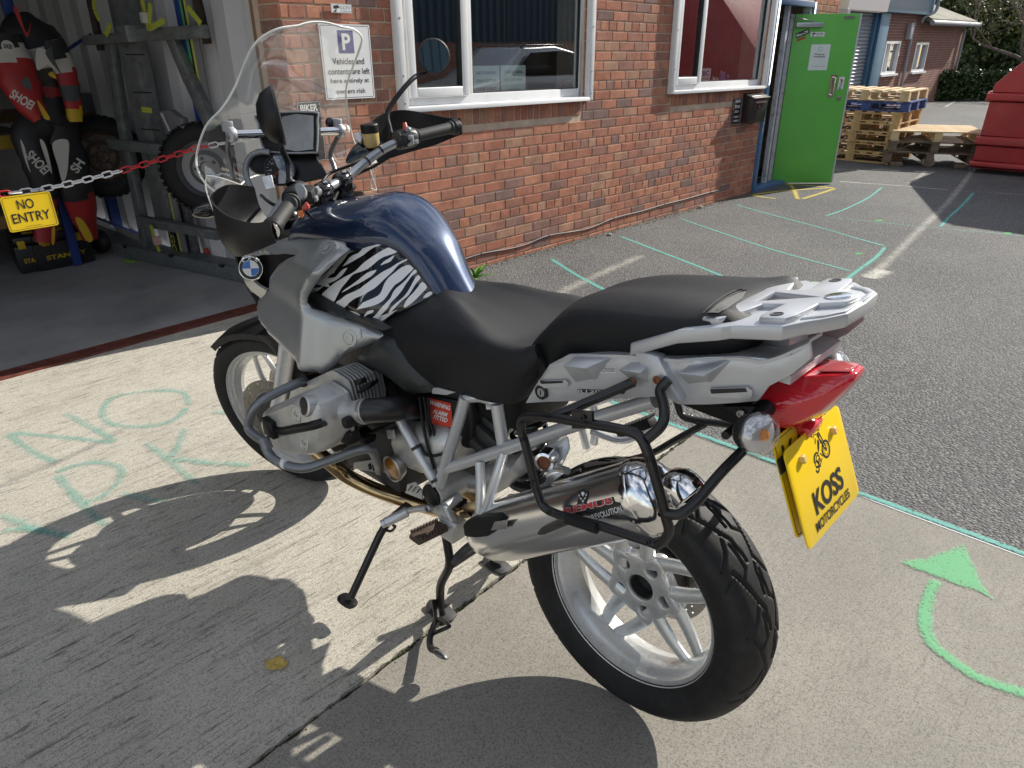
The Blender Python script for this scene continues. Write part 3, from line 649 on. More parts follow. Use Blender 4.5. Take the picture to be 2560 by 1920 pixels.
# ------------------------------------------------------------------ signs on the wall
m_sign = M('white_sign_plate', (.80, .81, .82), .32, var=.03, vscale=5); m_pblue = M('parking_blue', (.035, .035, .22), .35); m_signblk = M('black_sign', (.012, .012, .014), .4)
EX, EZ = Vector((0, -1, -SLOPE)).normalized(), Vector((0, 0, 1))
NRM = Vector((-1, 0, 0))
def wplate(name, s0, s1, z0, z1, d, t, r, mat, parent=None):
    return plate2d([rrect(s1 - s0, z1 - z0, r, 4)], lambda x, y, h: WP((s0 + s1) / 2 + x, (z0 + z1) / 2 + y, d + h), t, name, mat, parent)
def frame_line(parent, s0, s1, z0, z1, d, inset, lw, mat, r=.008):
    return plate2d([rrect(s1 - s0 - 2 * inset, z1 - z0 - 2 * inset, r, 4), rrect(s1 - s0 - 2 * inset - 2 * lw, z1 - z0 - 2 * inset - 2 * lw, max(r - lw, .001), 4)], lambda x, y, h: WP((s0 + s1) / 2 + x, (z0 + z1) / 2 + y, d + h), .0004, 'border', mat, parent)
(a0, zt), (a1, zb) = SW('G2', 255, 160, .012), SW('G2', 655, 675, .012); a0 += .006
ps = wplate('parking_sign', a0, a1, zb, zt, .012, .003, .006, m_sign); tag(ps, 'white parking sign about vehicles left at owners risk beside window', 'sign')
frame_line(ps, a0, a1, zb, zt, .0152, .007, .0022, m_inkblack)
wdt, hgt, cs = a1 - a0, zt - zb, (a0 + a1) / 2
pb = wplate('blue_square', cs - .055, cs + .052, zb + hgt * .62, zb + hgt * .92, .0152, .0006, .003, m_pblue, ps)
lettering('P', WP(cs, zb + hgt * .77, .0162), EX, EZ, hgt * .22, m_inkwhite, ps, bold=.03)
for i, t_ in enumerate(('Vehicles and', 'contents are left', 'here entirely at', 'owners risk')): lettering(t_, WP(cs + .004, zb + hgt * (.515 - .135 * i), .0156), EX, EZ, hgt * (.082 if i != 3 else .066), m_inkblack, ps, bold=.008, width=wdt * (.64, .84, .78, .6)[i])
(a0, zt), (a1, zb) = SW('G2', 347, 22, .012), SW('G2', 497, 95, .012)
cc = wplate('cctv_sign', a0, a1, zb, zt, .012, .003, .004, m_sign); tag(cc, 'small white CCTV sign high on the brick above parking sign', 'sign'); frame_line(cc, a0, a1, zb, zt, .0152, .002, .001, m_inkblack, .003)
lettering('CCTV', WP(a0 + (a1 - a0) * .68, zb + (zt - zb) * .6, .0156), EX, EZ, (zt - zb) * .32, m_inkblack, cc, width=(a1 - a0) * .5); lettering('IN OPERATION', WP(a0 + (a1 - a0) * .68, zb + (zt - zb) * .22, .0156), EX, EZ, (zt - zb) * .13, m_inkblack, cc, width=(a1 - a0) * .5)
def cam_icon(o, ex, ey, k, mat, parent):
    P = lambda x, y: Vector(o) + ex * (x * k) + ey * (y * k) + ex.cross(ey) * .0006
    g = G()
    for q in ([(-.5, .35), (.45, .45), (.5, .05), (-.4, -.05)], [(-.1, -.05), (.1, -.05), (.0, -.35), (-.15, -.35)], [(-.5, -.3), (.0, -.35), (.0, -.5), (-.5, -.45)], [(.5, .3), (.62, .3), (.62, .1), (.5, .1)]): g.add([P(*v) for v in q], [list(range(len(q)))])
    return g.obj('camera_symbol', mat, parent)
cam_icon(WP(a0 + (a1 - a0) * .24, zb + (zt - zb) * .5, .0155), EX, EZ, (a1 - a0) * .26, m_inkblack, cc)
(a0, zt), (a1, zb) = SW('G2', 108, 705, .012), SW('G2', 298, 900, .012); zb = zt - .33
bz = wplate('biker_sign', a0, a1, zb, zt, .012, .003, .006, m_signblk); tag(bz, 'black sign with white BIKER lettering on brick behind windscreen', 'sign'); frame_line(bz, a0, a1, zb, zt, .0152, .004, .0018, m_inkwhite)
for i, t_ in enumerate(('BIKER', 'ZONE', 'ONLY')): lettering(t_, WP((a0 + a1) / 2, zt - .035 - .058 * i, .0156), EX, EZ, .036, m_inkwhite, bz, bold=.03, width=(a1 - a0) * .72)
(a0, zt), (a1, zb) = SW('F3', 650, 815, .01), SW('F3', 690, 1030, .01); a0 = SW('F3', 640, 900, .01)[0]; a1 = SW('F3', 703, 900, .01)[0]
bz = wplate('zone_sign', a0, a1, zb, zt, .01, .003, .006, m_signblk); tag(bz, 'narrow upright black sign with white words left of the letterbox', 'sign'); frame_line(bz, a0, a1, zb, zt, .0132, .003, .0018, m_inkwhite)
for i, t_ in enumerate(('BIKER', 'ZONE', 'ONLY -', 'OVER AT', 'OWN RISK')): lettering(t_, WP((a0 + a1) / 2, zt - (zt - zb) * (.12, .32, .5, .7, .85)[i], .0136), EX, EZ, (zt - zb) * (.11, .11, .1, .075, .075)[i], m_inkwhite, bz, bold=.03, width=(a1 - a0) * .66)
# letterbox
(a0, zt) = SW('F3', 740, 785, .02); (a1, zb) = SW('F3', 915, 1010, .14)
lb = empty('letterbox', WP(a0, zb, .1), 'dark brown metal letterbox on the brick by the door', 'letterbox'); m_lb = M('dark_brown_metal', (.035, .028, .03), .38, .2, bump=.2, bscale=400)
a1 = a0 + .37
g = G(); g.loft([[WP(s, zb, .002), WP(s, zb, .10), WP(s, zt - .05, .12), WP(s, zt - .01, .10), WP(s, zt, .002)] for s in (a0, a1)]); g.obj('body', m_lb, lb, bevel=.004)
g = G(); g.loft([[WP(s, zt - .045, .132), WP(s, zt - .03, .135), WP(s, zt + .014, .004), WP(s, zt + .002, .004)] for s in (a0 - .012, a1 + .012)]); g.obj('lid', m_lb, lb, bevel=.003)
g = G(); wbox(g, a0 + .07, a1 - .05, zt - .085, zt - .07, .118, .128); g.obj('flap', m_steel, lb)
g = G(); g.lathe([(.0, .0), (.011, .0), (.011, .006), (0, .007)], WP((a0 + a1) / 2 - .01, zt - .12, .112), (-1, 0, 0), 12); g.obj('lock', m_steel, lb)
# notices behind the glass of the near window
m_paper = M('white_paper', (.72, .78, .76), .7, var=.03)
for (u0, v0, u1, v1, lines, lb_) in ((1330, 455, 1515, 670, ('BIKE PARKING', 'ONLY OUTSIDE', 'THIS UNIT'), 'pale paper notice BIKE PARKING ONLY inside the near window'), (1520, 452, 1693, 655, ('CARS & VANS', 'USE CAR PARK', ''), 'pale paper notice CARS & VANS inside the near window')):
    p0, p1 = SW('G2', u0, v0, -.045), SW('G2', u1, v1, -.045); d_ = -.0385
    pp = wplate('paper_notice', p0[0], p1[0], p1[1], p0[1], d_ - .001, .0006, .002, m_paper); tag(pp, lb_, 'notice')
    hh_ = p0[1] - p1[1]
    for i, t_ in enumerate(lines):
        if t_: lettering(t_, WP((p0[0] + p1[0]) / 2, p0[1] - hh_ * (.22 + .25 * i), d_), EX, EZ, hh_ * .10, m_inkblack, pp, width=(p1[0] - p0[0]) * .76)
    if not lines[2]: lettering('DO NOT PARK HERE', WP((p0[0] + p1[0]) / 2, p1[1] + hh_ * .2, d_), EX, EZ, hh_ * .05, m_inkblack, pp, width=(p1[0] - p0[0]) * .5); g = G(); wbox(g, p0[0] + .03, p1[0] - .02, p1[1] + hh_ * .33, p1[1] + hh_ * .335, d_ + .0002, d_ + .0006); g.obj('rule', m_inkblack, pp)
p0 = SW('G2', 1955, 570, -.05); g = G(); g.lathe([(0, 0), (.03, 0), (.03, .0006)], WP(p0[0], p0[1], -.038), (-1, 0, 0), 24); tag(g.obj('round_sticker', M('red_sticker', (.35, .03, .06), .4)), 'round dark red sticker on the near window pane', 'sticker')
g = G(); wbox(g, w1[0] + 1.08, w1[0] + 1.28, w1[2] + .003, w1[2] + .12, -.24, -.1); tag(g.obj('cardboard_box', M('cardboard', (.33, .21, .12), .8, var=.1), None, bevel=.003), 'small cardboard box on the board inside the near window', 'box')
# far window: sticker card and bottles on the window board
p0, p1 = SW('F3', 374, 568, -.045), SW('F3', 440, 700, -.045)
eb = wplate('brake_card', p0[0], p1[0], p1[1], p0[1], -.04, .001, .002, m_sign); tag(eb, 'white EBC brakes card standing inside the far window', 'card')
lettering('BC', WP((p0[0] + p1[0]) / 2, p0[1] - (p0[1] - p1[1]) * .3, -.0385), EX, EZ, (p0[1] - p1[1]) * .32, M('card_blue', (.03, .04, .25), .4), eb, bold=.03, width=(p1[0] - p0[0]) * .7); lettering('BRAKES', WP((p0[0] + p1[0]) / 2, p0[1] - (p0[1] - p1[1]) * .62, -.0385), EX, EZ, (p0[1] - p1[1]) * .11, M('card_red', (.5, .04, .03), .4), eb, width=(p1[0] - p0[0]) * .7)
bcols = ((.75, .72, .65), (.7, .45, .2), (.35, .3, .6), (.3, .27, .62), (.25, .15, .35), (.7, .7, .72))
for i, (u, col) in enumerate(zip((468, 497, 533, 555, 590, 615), bcols)):
    s_, _ = SW('F3', u, 690, -.12); h = (.09, .085, .14, .13, .1, .06)[i]; r = .02 if i > 1 else .022
    b_ = empty('bottle', WP(s_, w2[2], -.12), ('white', 'amber', 'tall pale violet', 'tall blue violet', 'dark purple', 'short white')[i] + ' bottle on the board inside the far window', 'bottle', 'bottles in the far window')
    g = G(); g.lathe([(r, 0), (r, h * .75), (r * .5, h * .86), (r * .45, h * .9)], WP(s_, w2[2] + .003, -.12), (0, 0, 1), 14); g.obj('body', M('bottle%d' % i, col, .35), b_, smooth=40)
    g = G(); g.lathe([(r * .6, h * .9), (r * .6, h * 1.06)], WP(s_, w2[2] + .003, -.12), (0, 0, 1), 12); g.obj('cap', m_sign, b_, smooth=40)
# ------------------------------------------------------------------ door opening, frame and the green door standing open
m_bluepaint = M('blue_paint', (.075, .17, .33), .42, var=.1, dirt=.2, dirtcol=(.05, .06, .08), vscale=6); m_peel = M('peeling_white_paint', (.55, .56, .6), .6, bump=.4, bscale=60, dirt=.7, dirtcol=(.03, .05, .12), vscale=6)
g = G(); s0, s1 = DOOR_S; wbox(g, s0, s0 + .055, -.02, DOOR_Z, -.09, .03); wbox(g, s1 - .055, s1, -.02, DOOR_Z, -.09, .03); wbox(g, s0 + .055, s1 - .055, DOOR_Z - .055, DOOR_Z, -.09, .03); df = g.obj('door_frame', m_bluepaint, bld, bevel=.003)
g = G(); wbox(g, s0 + .055, s1 - .055, -.03, .05, -.1, .02); g.obj('door_sill', m_bluepaint, df, bevel=.003)
g = G(); wbox(g, s0 + .45, s0 + .5, .05, DOOR_Z - .055, -.10, -.05); g.obj('inner_jamb', m_peel, df)
g = G(); wbox(g, s1 - .11, s1 - .057, .05, DOOR_Z - .055, -.085, -.0); g.obj('hinge_jamb', m_peel, df)
# door leaf: hinge edge and free edge measured on the ground
dh = PG('F3', 958, 1525); de = PG('F3', 1450, 1528); dd = (de - dh); dd.z = 0; DW = dd.length; dx = dd.normalized(); dn = Vector((dx.y, -dx.x, 0)); dn = dn if dn.dot(CAM_LOC - dh) > 0 else -dn
print('door', dh, de, DW)
base = dh + Vector((0, 0, .012)); 
def DP(a, z, d=0.): return base + dx * a + Vector((0, 0, z)) + dn * d
def dtop(): 
    q = onp('F3', 1655, 112, dn, dn.dot(base)); return q.z - base.z
DH = dtop(); print('door h', DH)
m_dgreen = M('green_door_paint', (.14, .50, .085), .42, bump=.12, bscale=120, var=.06, vscale=3); m_edge = M('door_edge', (.55, .56, .6), .5)
gd = empty('green_door', dh, 'bright green door standing open beside the brick wall', 'door')
def dbox(g, a0, a1, z0, z1, d0, d1):
    V = [DP(a, z, d) for z in (z0, z1) for a in (a0, a1) for d in (d0, d1)]; return g.add(V, [[0, 1, 3, 2], [4, 6, 7, 5], [0, 4, 5, 1], [2, 3, 7, 6], [0, 2, 6, 4], [1, 5, 7, 3]])
g = G(); dbox(g, 0, DW - .006, 0, DH, -.044, 0); g.obj('leaf', m_dgreen, gd, bevel=.0015)
g = G(); dbox(g, DW - .0055, DW + .012, 0, DH, -.046, .002); g.obj('edge_strip', m_edge, gd, bevel=.001)
g = G(); dbox(g, -.05, -.003, 0, DH, -.05, -.02); g.obj('hinge_stile', m_peel, gd)
def DQ(u, v): q = onp('F3', u, v, dn, dn.dot(base)); r = q - base; return (r.dot(dx), r.z)
(a0, zt), (a1, zb) = DQ(1290, 368), DQ(1415, 582)
nt_ = plate2d([rrect(a1 - a0, zt - zb, .003)], lambda x, y, h: DP((a0 + a1) / 2 + x, (zt + zb) / 2 + y, .001 + h), .0006, 'door_notice', m_paper, None); tag(nt_, 'white paper finance notice taped on the green door', 'notice')
EXd, EZd = dx if dx.cross(Vector((0, 0, 1))).dot(dn) > 0 else -dx, Vector((0, 0, 1))
for t_, f_, hh_, ww_ in (('Finance', .62, .06, .5), ('Available', .53, .06, .6), ('scan to see our offers', .16, .02, .7)): lettering(t_, DP((a0 + a1) / 2, zb + (zt - zb) * f_, .0022), EXd, EZd, (zt - zb) * hh_, m_inkblack, nt_, bold=.02, width=(a1 - a0) * ww_)
g = G(); g.lathe([(.02, 0), (.024, 0), (.024, .0005), (.02, .0005)], DP((a0 + a1) / 2, zb + (zt - zb) * .82, .002), dn, 24, closed=True); g.obj('roundel', M('notice_teal', (.1, .35, .4), .5), nt_)
(a0, zt), (a1, zb) = DQ(1285, 266), DQ(1395, 302)
nt_ = plate2d([rrect(a1 - a0, zt - zb, .004)], lambda x, y, h: DP((a0 + a1) / 2 + x, (zt + zb) / 2 + y, .001 + h), .001, 'cctv_sticker', m_sign, None); tag(nt_, 'small white CCTV sticker on the green door below the closer', 'sticker')
lettering('CCTV', DP(a0 + (a1 - a0) * .66, (zt + zb) / 2, .0026), EXd, EZd, (zt - zb) * .5, m_inkblack, nt_, bold=.02); cam_icon(DP(a0 + (a1 - a0) * .22, (zt + zb) / 2, .0024), EXd, EZd, (a1 - a0) * .22, m_inkblack, nt_)
(a0, z0), (a1, z1_) = DQ(1160, 300), DQ(1270, 255); tl = math.atan2(z1_ - z0, a1 - a0); ex_ = (EXd * math.cos(tl) + EZd * math.sin(tl)); ey_ = (EZd * math.cos(tl) - EXd * math.sin(tl)); cc_ = DP((a0 + a1) / 2, (z0 + z1_) / 2, .001); wl = math.hypot(a1 - a0, z1_ - z0)
st = plate2d([rrect(wl, .055, .006)], lambda x, y, h: cc_ + ex_ * x + ey_ * y + dn * h, .0008, 'oil_sticker', m_signblk, None); tag(st, 'tilted black and white oil sticker on the green door', 'sticker'); lettering('Muc-Off', cc_ + dn * .001, ex_, ey_, .034, m_inkwhite, st, bold=.03, width=wl * .88)
g = G(); c2 = DP(*DQ(1205, 322), .001); g.add([c2 + ex_ * x + ey_ * y + dn * .0006 for x, y in ((-.05, -.012), (.05, -.012), (.05, .012), (-.05, .012))], [[0, 1, 2, 3]]); g.obj('red_strip', M('sticker_red', (.5, .05, .03), .5), st)
# door furniture
(a0, zt), (a1, zb) = DQ(1158, 188), DQ(1372, 225)
g = G(); dbox(g, a0, a1, zb, zt, .001, .05); cl = g.obj('door_closer', M('closer_silver', (.55, .56, .6), .35, .6), gd, bevel=.006)
g = G(); dbox(g, a0 + .3, a1 - .005, zb - .012, zb - .001, .02, .04); g.obj('closer_foot', m_steel, cl)
g = G(); p0 = DP(*DQ(1300, 178), .03); p1 = DP(*DQ(1180, 155), .06); p2 = DP(-.02, DH + .01, .12); g.tube([p0 + Vector((0, 0, -.02)), p0, p1], .007, 8); g.tube([p1, DP(*DQ(1000, 140), -.02)], .007, 8); g.obj('closer_arm', m_steel, cl)
(a0, zt), (a1, zb) = DQ(1453, 620), DQ(1490, 808)
g = G(); dbox(g, a0, a0 + .075, zb, zt, .001, .004); pl_ = g.obj('handle_plate', M('polished_steel', (.7, .68, .62), .15, 1.), gd)
g = G(); m_ = a0 + .04; g.tube(fillet([DP(m_, zb + .03, .003), DP(m_, zb + .03, .055), DP(m_, zt - .03, .055), DP(m_, zt - .03, .003)], .02), .01, 10); g.obj('pull_handle', m_chrome, pl_, smooth=50)
(a0, zt), (a1, zb) = DQ(1522, 638), DQ(1555, 740)
g = G(); dbox(g, a0, a0 + .062, zb, zt, .001, .003); ho = g.obj('pull_sign', m_sign, gd); lettering('PULL', DP(a0 + .03, zb + (zt - zb) * .35, .0034), EZd * 1, -EXd, .03, m_inkblack, ho, bold=.02); g = G(); g.add([DP(a0 + x, zt - y, .0036) for x, y in ((.012, .02), (.05, .03), (.03, .06))], [[0, 1, 2]]); g.obj('red_symbol', M('card_red'), ho)
lk = DQ(1515, 815); g = G(); g.lathe([(0, .014), (.02, .014), (.026, .008), (.026, 0)], DP(lk[0], lk[1], 0), dn, 20); g.obj('lock', m_steel, gd, smooth=30)
tl_ = DQ(1605, 145); g = G(); dbox(g, tl_[0] - .06, tl_[0] + .06, tl_[1] - .012, tl_[1] + .012, .001, .006); g.obj('door_tag', m_steel, gd)
# cable clipped along the foot of the wall
m_cab = M('grey_cable', (.16, .15, .15), .6)
cp = [(-140, 1405), (70, 1335), (280, 1298), (420, 1262), (590, 1195), (880, 1145), (1090, 1062), (1300, 1008), (1480, 955), (1640, 915), (1830, 862), (1960, 835)]
pts = []
for u, v in cp: q = PX('W', u, v, WX - .006); pts.append(q)
cb = G(); cb.tube(spline(pts, 6), .0055, 8); co = cb.obj('wall_cable', m_cab, None, smooth=60); tag(co, 'grey cable clipped along the foot of the brick wall', 'cable')
cpn = G()
for i in (1, 4, 6, 8, 10): cpn.sphere(pts[i], .009, 8, 6)
cpn.obj('clip', m_inkblack, co, smooth=60)
# weed and crumbs at the wall foot
m_leafg = M('weed_green', (.10, .24, .03), .55, var=.3, vscale=30, spec=.4)
def weed(pos, n, L0, L1, w, seed, label):
    rd = random.Random(seed); wd = empty('weed', pos, label, 'weed')
    for i in range(n):
        a = rd.uniform(0, 2 * math.pi); el = rd.uniform(.25, 1.35); Lf = rd.uniform(L0, L1); d = Vector((math.cos(a), math.sin(a), 0)); side = Vector((-d.y, d.x, 0)); V = []; F = []
        for k in range(7):
            t = k / 6; c = pos + d * (Lf * t * math.cos(el) * (1 + .3 * t)) + Vector((0, 0, Lf * math.sin(el) * (t - .45 * t * t * (1.5 - el * .7)))); ww = w * math.sin(math.pi * min(1, t * .93 + .07)) ** .8
            V += [c - side * ww + Vector((0, 0, ww * .35)), c, c + side * ww + Vector((0, 0, ww * .35))]
            if k: b_ = (k - 1) * 3; F += [[b_, b_ + 1, b_ + 4, b_ + 3], [b_ + 1, b_ + 2, b_ + 5, b_ + 4]]
        make('leaf', V, F, m_leafg, wd, smooth=60)
wp_ = PG('W', 40, 1540); weed(Vector((wp_.x + .02, wp_.y, wp_.z)), 16, .08, .2, .017, 3, 'leafy green weed at the foot of the brick wall behind the seat')
m_peb = M('pale_stone', (.42, .4, .34), .85, bump=.5, bscale=80, var=.2)
for (u, v, r, lb_) in ((1055, 1195, .02, 'small pale leaf scrap at the wall foot by the second teal line'), (1750, 985, .026, 'small pale scrap at the wall foot by the shadow edge')):
    p = PG('W', u, v); g = G(); g.sphere(p + Vector((0, 0, r * .5)), r, 7, 5, (1.3, .8, .6)); tag(g.obj('pale_scrap', m_peb), lb_, 'scrap')
# grime and moss strip of loose grit along the wall foot
g = G(); rd = random.Random(9)
for i in range(1500):
    s = rd.uniform(1.3, 7.0); d = abs(rd.gauss(0, .05)) + .002; r = rd.uniform(.002, .006); g.sphere(WP(s, r * .3, d), r, 5, 4, (1, 1, .7))
tag(g.obj('wall_foot_grit', M('grit', (.14, .13, .08), .95, var=.5, vscale=60), None), 'loose grit and moss along the foot of the brick wall', 'grit', kind='stuff')
# ================================================================== YARD BEYOND
def yz(x, y, h=0.): return Vector((x, y, yard_z(y) + h))
m_wood = M('pallet_wood', (.50, .33, .16), .75, bump=.4, bscale=90, var=.28, vscale=7, dirt=.3, dirtcol=(.25, .16, .08)); m_woodpale = M('pale_pallet_wood', (.62, .47, .28), .75, bump=.4, bscale=90, var=.2, vscale=7)
m_woodblue = M('blue_pallet_paint', (.03, .07, .26), .6, var=.25, vscale=9, dirt=.3, dirtcol=(.3, .3, .35)); m_wooddark = M('weathered_pallet_wood', (.16, .12, .085), .85, var=.4, vscale=8, bump=.4, bscale=90)
def part_proto(dim, mat, name):
    g = G(); g.box((0, 0, 0), dim); me = bpy.data.meshes.new(name); me.from_pydata([tuple(v) for v in g.V], [], g.F); me.materials.append(mat); return me
PM = {}
def pallet(loc, rz, mat, label, seed, lx=1.0, ly=1.2):
    rd = random.Random(seed); t = empty('pallet', loc, label, 'pallet', 'stacked pallets'); t.rotation_euler = (0, 0, rz)
    def piece(nm, c, dim):
        key = (nm, dim, mat.name)
        if key not in PM: PM[key] = part_proto(dim, mat, nm)
        o = bpy.data.objects.new(nm, PM[key]); COL.objects.link(o); o.parent = t; o.location = Vector(c) + Vector((rd.uniform(-.006, .006), rd.uniform(-.006, .006), 0)); o.rotation_euler = (0, 0, rd.uniform(-.008, .008))
    for k in range(7): piece('deck_board', (0, -ly / 2 + .05 + k * (ly - .1) / 6, .135), (lx, .1, .018))
    for k in range(3): piece('stringer', (-lx / 2 + .05 + k * (lx - .1) / 2, 0, .116), (.1, ly, .018)); piece('bottom_board', (-lx / 2 + .05 + k * (lx - .1) / 2, 0, .009), (.1, ly, .018))
    for k in range(3):
        for j in range(3): piece('block', (-lx / 2 + .05 + k * (lx - .1) / 2, -ly / 2 + .06 + j * (ly - .12) / 2, .0625), (.1, .12, .088))
    return t
pr = PG('F2', 775, 985); pc = Vector((pr.x + .60, pr.y - .50, pr.z))
for i in range(7):
    lab = ('natural wood pallet at the bottom of the taller stack', 'natural wood pallet, second from bottom of the taller stack', 'natural wood pallet, third from bottom of the taller stack', 'natural wood pallet, fourth from bottom of the taller stack', 'natural wood pallet just below the blue one', 'blue painted pallet near the top of the taller stack', 'pale wood pallet on top of the blue one')[i]
    pallet(pc + Vector((random.uniform(-.02, .02) - (.0 if i < 5 else .06), random.uniform(-.02, .02), i * .1455)), R_(90) + R_((0, .5, -.6, .4, 0, 2.5, 1.5)[i]), (m_wood,) * 5 and (m_wood if i < 5 else m_woodblue if i == 5 else m_woodpale), lab, i)
q = PG('F2', 880, 1005); q2 = PG('F2', 1510, 1030); mid = (q + q2) / 2; ang = math.atan2(q2.y - q.y, q2.x - q.x); nrm_ = Vector((-math.sin(ang), math.cos(ang), 0)); nrm_ = nrm_ if nrm_.y < 0 else -nrm_; pc2 = mid + nrm_ * .52; pc2.z = mid.z
for i in range(3):
    pallet(pc2 + Vector((-.03 * i, 0, .06 + (0, .147, .294)[i])), ang + R_(90) * 0 + R_((0, 1, -2)[i]), (m_wooddark, m_wooddark, m_woodpale)[i], ('dark weathered pallet at the bottom of the lower stack', 'weathered brown pallet in the middle of the lower stack', 'pale pallet on top of the lower stack')[i], 20 + i, 1.2, 1.0)
for i, s in enumerate((-.42, .42)):
    g = G(); c = mid + Vector((math.cos(ang), math.sin(ang), 0)) * s - nrm_ * 0 + nrm_ * .1; g.box(c + Vector((0, 0, .03)), (.16, .2, .06), Matrix.Rotation(ang, 3, 'Z')); tag(g.obj('timber_block', m_wooddark, None, bevel=.008), ('timber block under the left end of the lower pallet stack', 'timber block under the right end of the lower pallet stack')[i], 'block')
sp = PG('F2', 1180, 1005); rd = random.Random(2); g = G(); g.sphere(sp + Vector((0, 0, .06)), .105, 7, 5, (1.05, .8, .72)); 
for v in g.V: v += Vector((rd.uniform(-.014, .014), rd.uniform(-.014, .014), rd.uniform(-.01, .01)))
tag(g.obj('stone', M('pink_grey_stone', (.36, .29, .26), .85, bump=.5, bscale=40, var=.2)), 'angular pale stone in front of the lower pallet stack', 'stone')
# white rags of broken wood beside the stacks
g = G()
for k in range(9): a = PG('F2', 760 + k * 14, 995 - k * 12); g.bar(a + Vector((0, 0, .01)), a + Vector((.09, -.03, .03 + .02 * (k % 3))), .02, .008)
tag(g.obj('wood_offcuts', m_woodpale), 'pale broken wood scraps between the two pallet stacks', 'wood scraps')
# ------------------------------------------------------------------ red skip
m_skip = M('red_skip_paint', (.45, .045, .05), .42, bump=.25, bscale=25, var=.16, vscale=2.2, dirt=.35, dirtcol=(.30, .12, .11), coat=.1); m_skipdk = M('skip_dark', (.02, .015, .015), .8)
sb = PG('F2', 1655, 1068); sx, sy = sb.x, sb.y
skp = empty('red_skip', sb, 'large red steel skip with sloping lid at the right edge', 'skip')
def skp_z(u, v): return PY('F1', u, v, sy).z - yard_z(sy)
h1 = skp_z(1640, 830); hA = PY('F1', 1975, 600, sy)
print('skip h1', h1, hA)
slope_ = (hA.z - yard_z(sy) - h1) / (sx - hA.x); xr = -.7; H2 = 2.75; xs = sx - (H2 - h1) / slope_
prof = [(sx + .03, .06), (sx, h1), (xs, H2), (xr, H2), (xr, .06)]
g = G(); g.prism([yz(x, sy, z) for x, z in prof], (0, -2.0, -2.0 * SLOPE)); body = g.obj('body', m_skip, skp, bevel=.012)
for zr, hh_ in ((PY('F1', 1600, 955, sy).z - yard_z(sy), .13), (PY('F1', 1530, 1385, sy).z - yard_z(sy), .14), (.12, .1)):
    g = G(); g.loft([[yz(x, sy, zr - hh_ / 2), yz(x, sy + .045, zr - hh_ / 2 + .03), yz(x, sy + .045, zr + hh_ / 2 - .03), yz(x, sy, zr + hh_ / 2)] for x in (sx + .05, xr)]); g.span((sx, sy - 2, yard_z(sy) + zr - hh_ / 2), (sx + .05, sy, yard_z(sy) + zr + hh_ / 2)); g.obj('rib', m_skip, body, bevel=.006)
g = G(); g.span((xr, sy - 1.9, yard_z(sy) - .06), (sx - .12, sy - .1, yard_z(sy) + .07)); g.obj('base_runner', m_skipdk, skp)
for k in range(1):
    x0 = xs - .1 - k * 1.1; g = G(); g.prism([yz(x0, sy - .02, H2 + .004), yz(x0 - 1.04, sy - .02, H2 + .004), yz(x0 - 1.04, sy - 1.9, H2 + .3), yz(x0, sy - 1.9, H2 + .3)], (0, 0, .05)); g.obj('lid', m_skip, skp, bevel=.01)
# ------------------------------------------------------------------ far brick building
FX = (CAM_LOC + (ray('F1', 620, 560).normalized() * 25.5)).x
print('far wall x', FX)
def FP(u, v): return PX('F1', u, v, FX)
fb = empty('far_building', FP(700, 950), 'far red brick unit with grey roller shutter and blue fascia', 'building')
def far_brick():
    m = bpy.data.materials.new('far_brick'); m.use_nodes = True; nt = m.node_tree; b = nt.nodes['Principled BSDF']; l = nt.links.new
    t = N(nt, 'ShaderNodeNewGeometry'); mp_ = N(nt, 'ShaderNodeSeparateXYZ'); l(t.outputs['Position'], mp_.inputs[0]); cb_ = N(nt, 'ShaderNodeCombineXYZ'); l(mp_.outputs['Y'], cb_.inputs['X']); l(mp_.outputs['Z'], cb_.inputs['Y'])
    br = N(nt, 'ShaderNodeTexBrick', i_Scale=1.0); br.inputs['Color1'].default_value = (.27, .10, .07, 1); br.inputs['Color2'].default_value = (.18, .075, .06, 1); br.inputs['Mortar'].default_value = (.34, .25, .2, 1); br.inputs['Mortar Size'].default_value = .007; br.inputs['Brick Width'].default_value = .225; br.inputs['Row Height'].default_value = .075; l(cb_.outputs[0], br.inputs['Vector']); l(br.outputs['Color'], b.inputs['Base Color']); b.inputs['Roughness'].default_value = .9
    bp = N(nt, 'ShaderNodeBump', i_Strength=.5, i_Distance=.01); bp.invert = True; l(br.outputs['Fac'], bp.inputs['Height']); l(bp.outputs[0], b.inputs['Normal']); return m
m_fbrick = far_brick(); m_fblue = M('blue_steel', (.045, .13, .22), .45, var=.1); m_fshut = M('grey_shutter', (.27, .29, .32), .5, .3); m_fgut = M('grey_gutter', (.32, .33, .35), .5); m_ftile = M('lichen_tiles', (.2, .19, .15), .9, bump=.5, bscale=14, var=.3, vscale=2)
ycor = FP(600, 400).y; yj = FP(790, 600).y; yend = FP(1330, 500).y; zeav = FP(960, 150).z; zlow = FP(900, 260).z; ypost0, ypost1 = FP(440, 500).y, FP(560, 500).y; yshut = FP(150, 500).y + 3
def fbx(g, y0, y1, z0, z1, d0, d1): return g.span((FX - d1, y0, z0), (FX - d0, y1, z1))
fg = -1.2
wy = [(FP(585, 560).y, FP(728, 560).y, FP(570, 735).z, FP(640, 405).z), (FP(885, 560).y, FP(1005, 560).y, FP(870, 710).z, FP(960, 420).z)]
g = G(); ys = sorted([ypost1, yend] + [w[0] for w in wy] + [w[1] for w in wy], reverse=True)
for a, b_ in zip(ys[:-1], ys[1:]):
    m_ = (a + b_) / 2; w = [q for q in wy if q[1] < m_ < q[0]]; top = zeav if m_ > yj - 1.2 else zlow + .1
    if w: fbx(g, a, b_, fg, w[0][2], -.3, 0); fbx(g, a, b_, w[0][3], top, -.3, 0)
    else: fbx(g, a, b_, fg, top, -.3, 0)
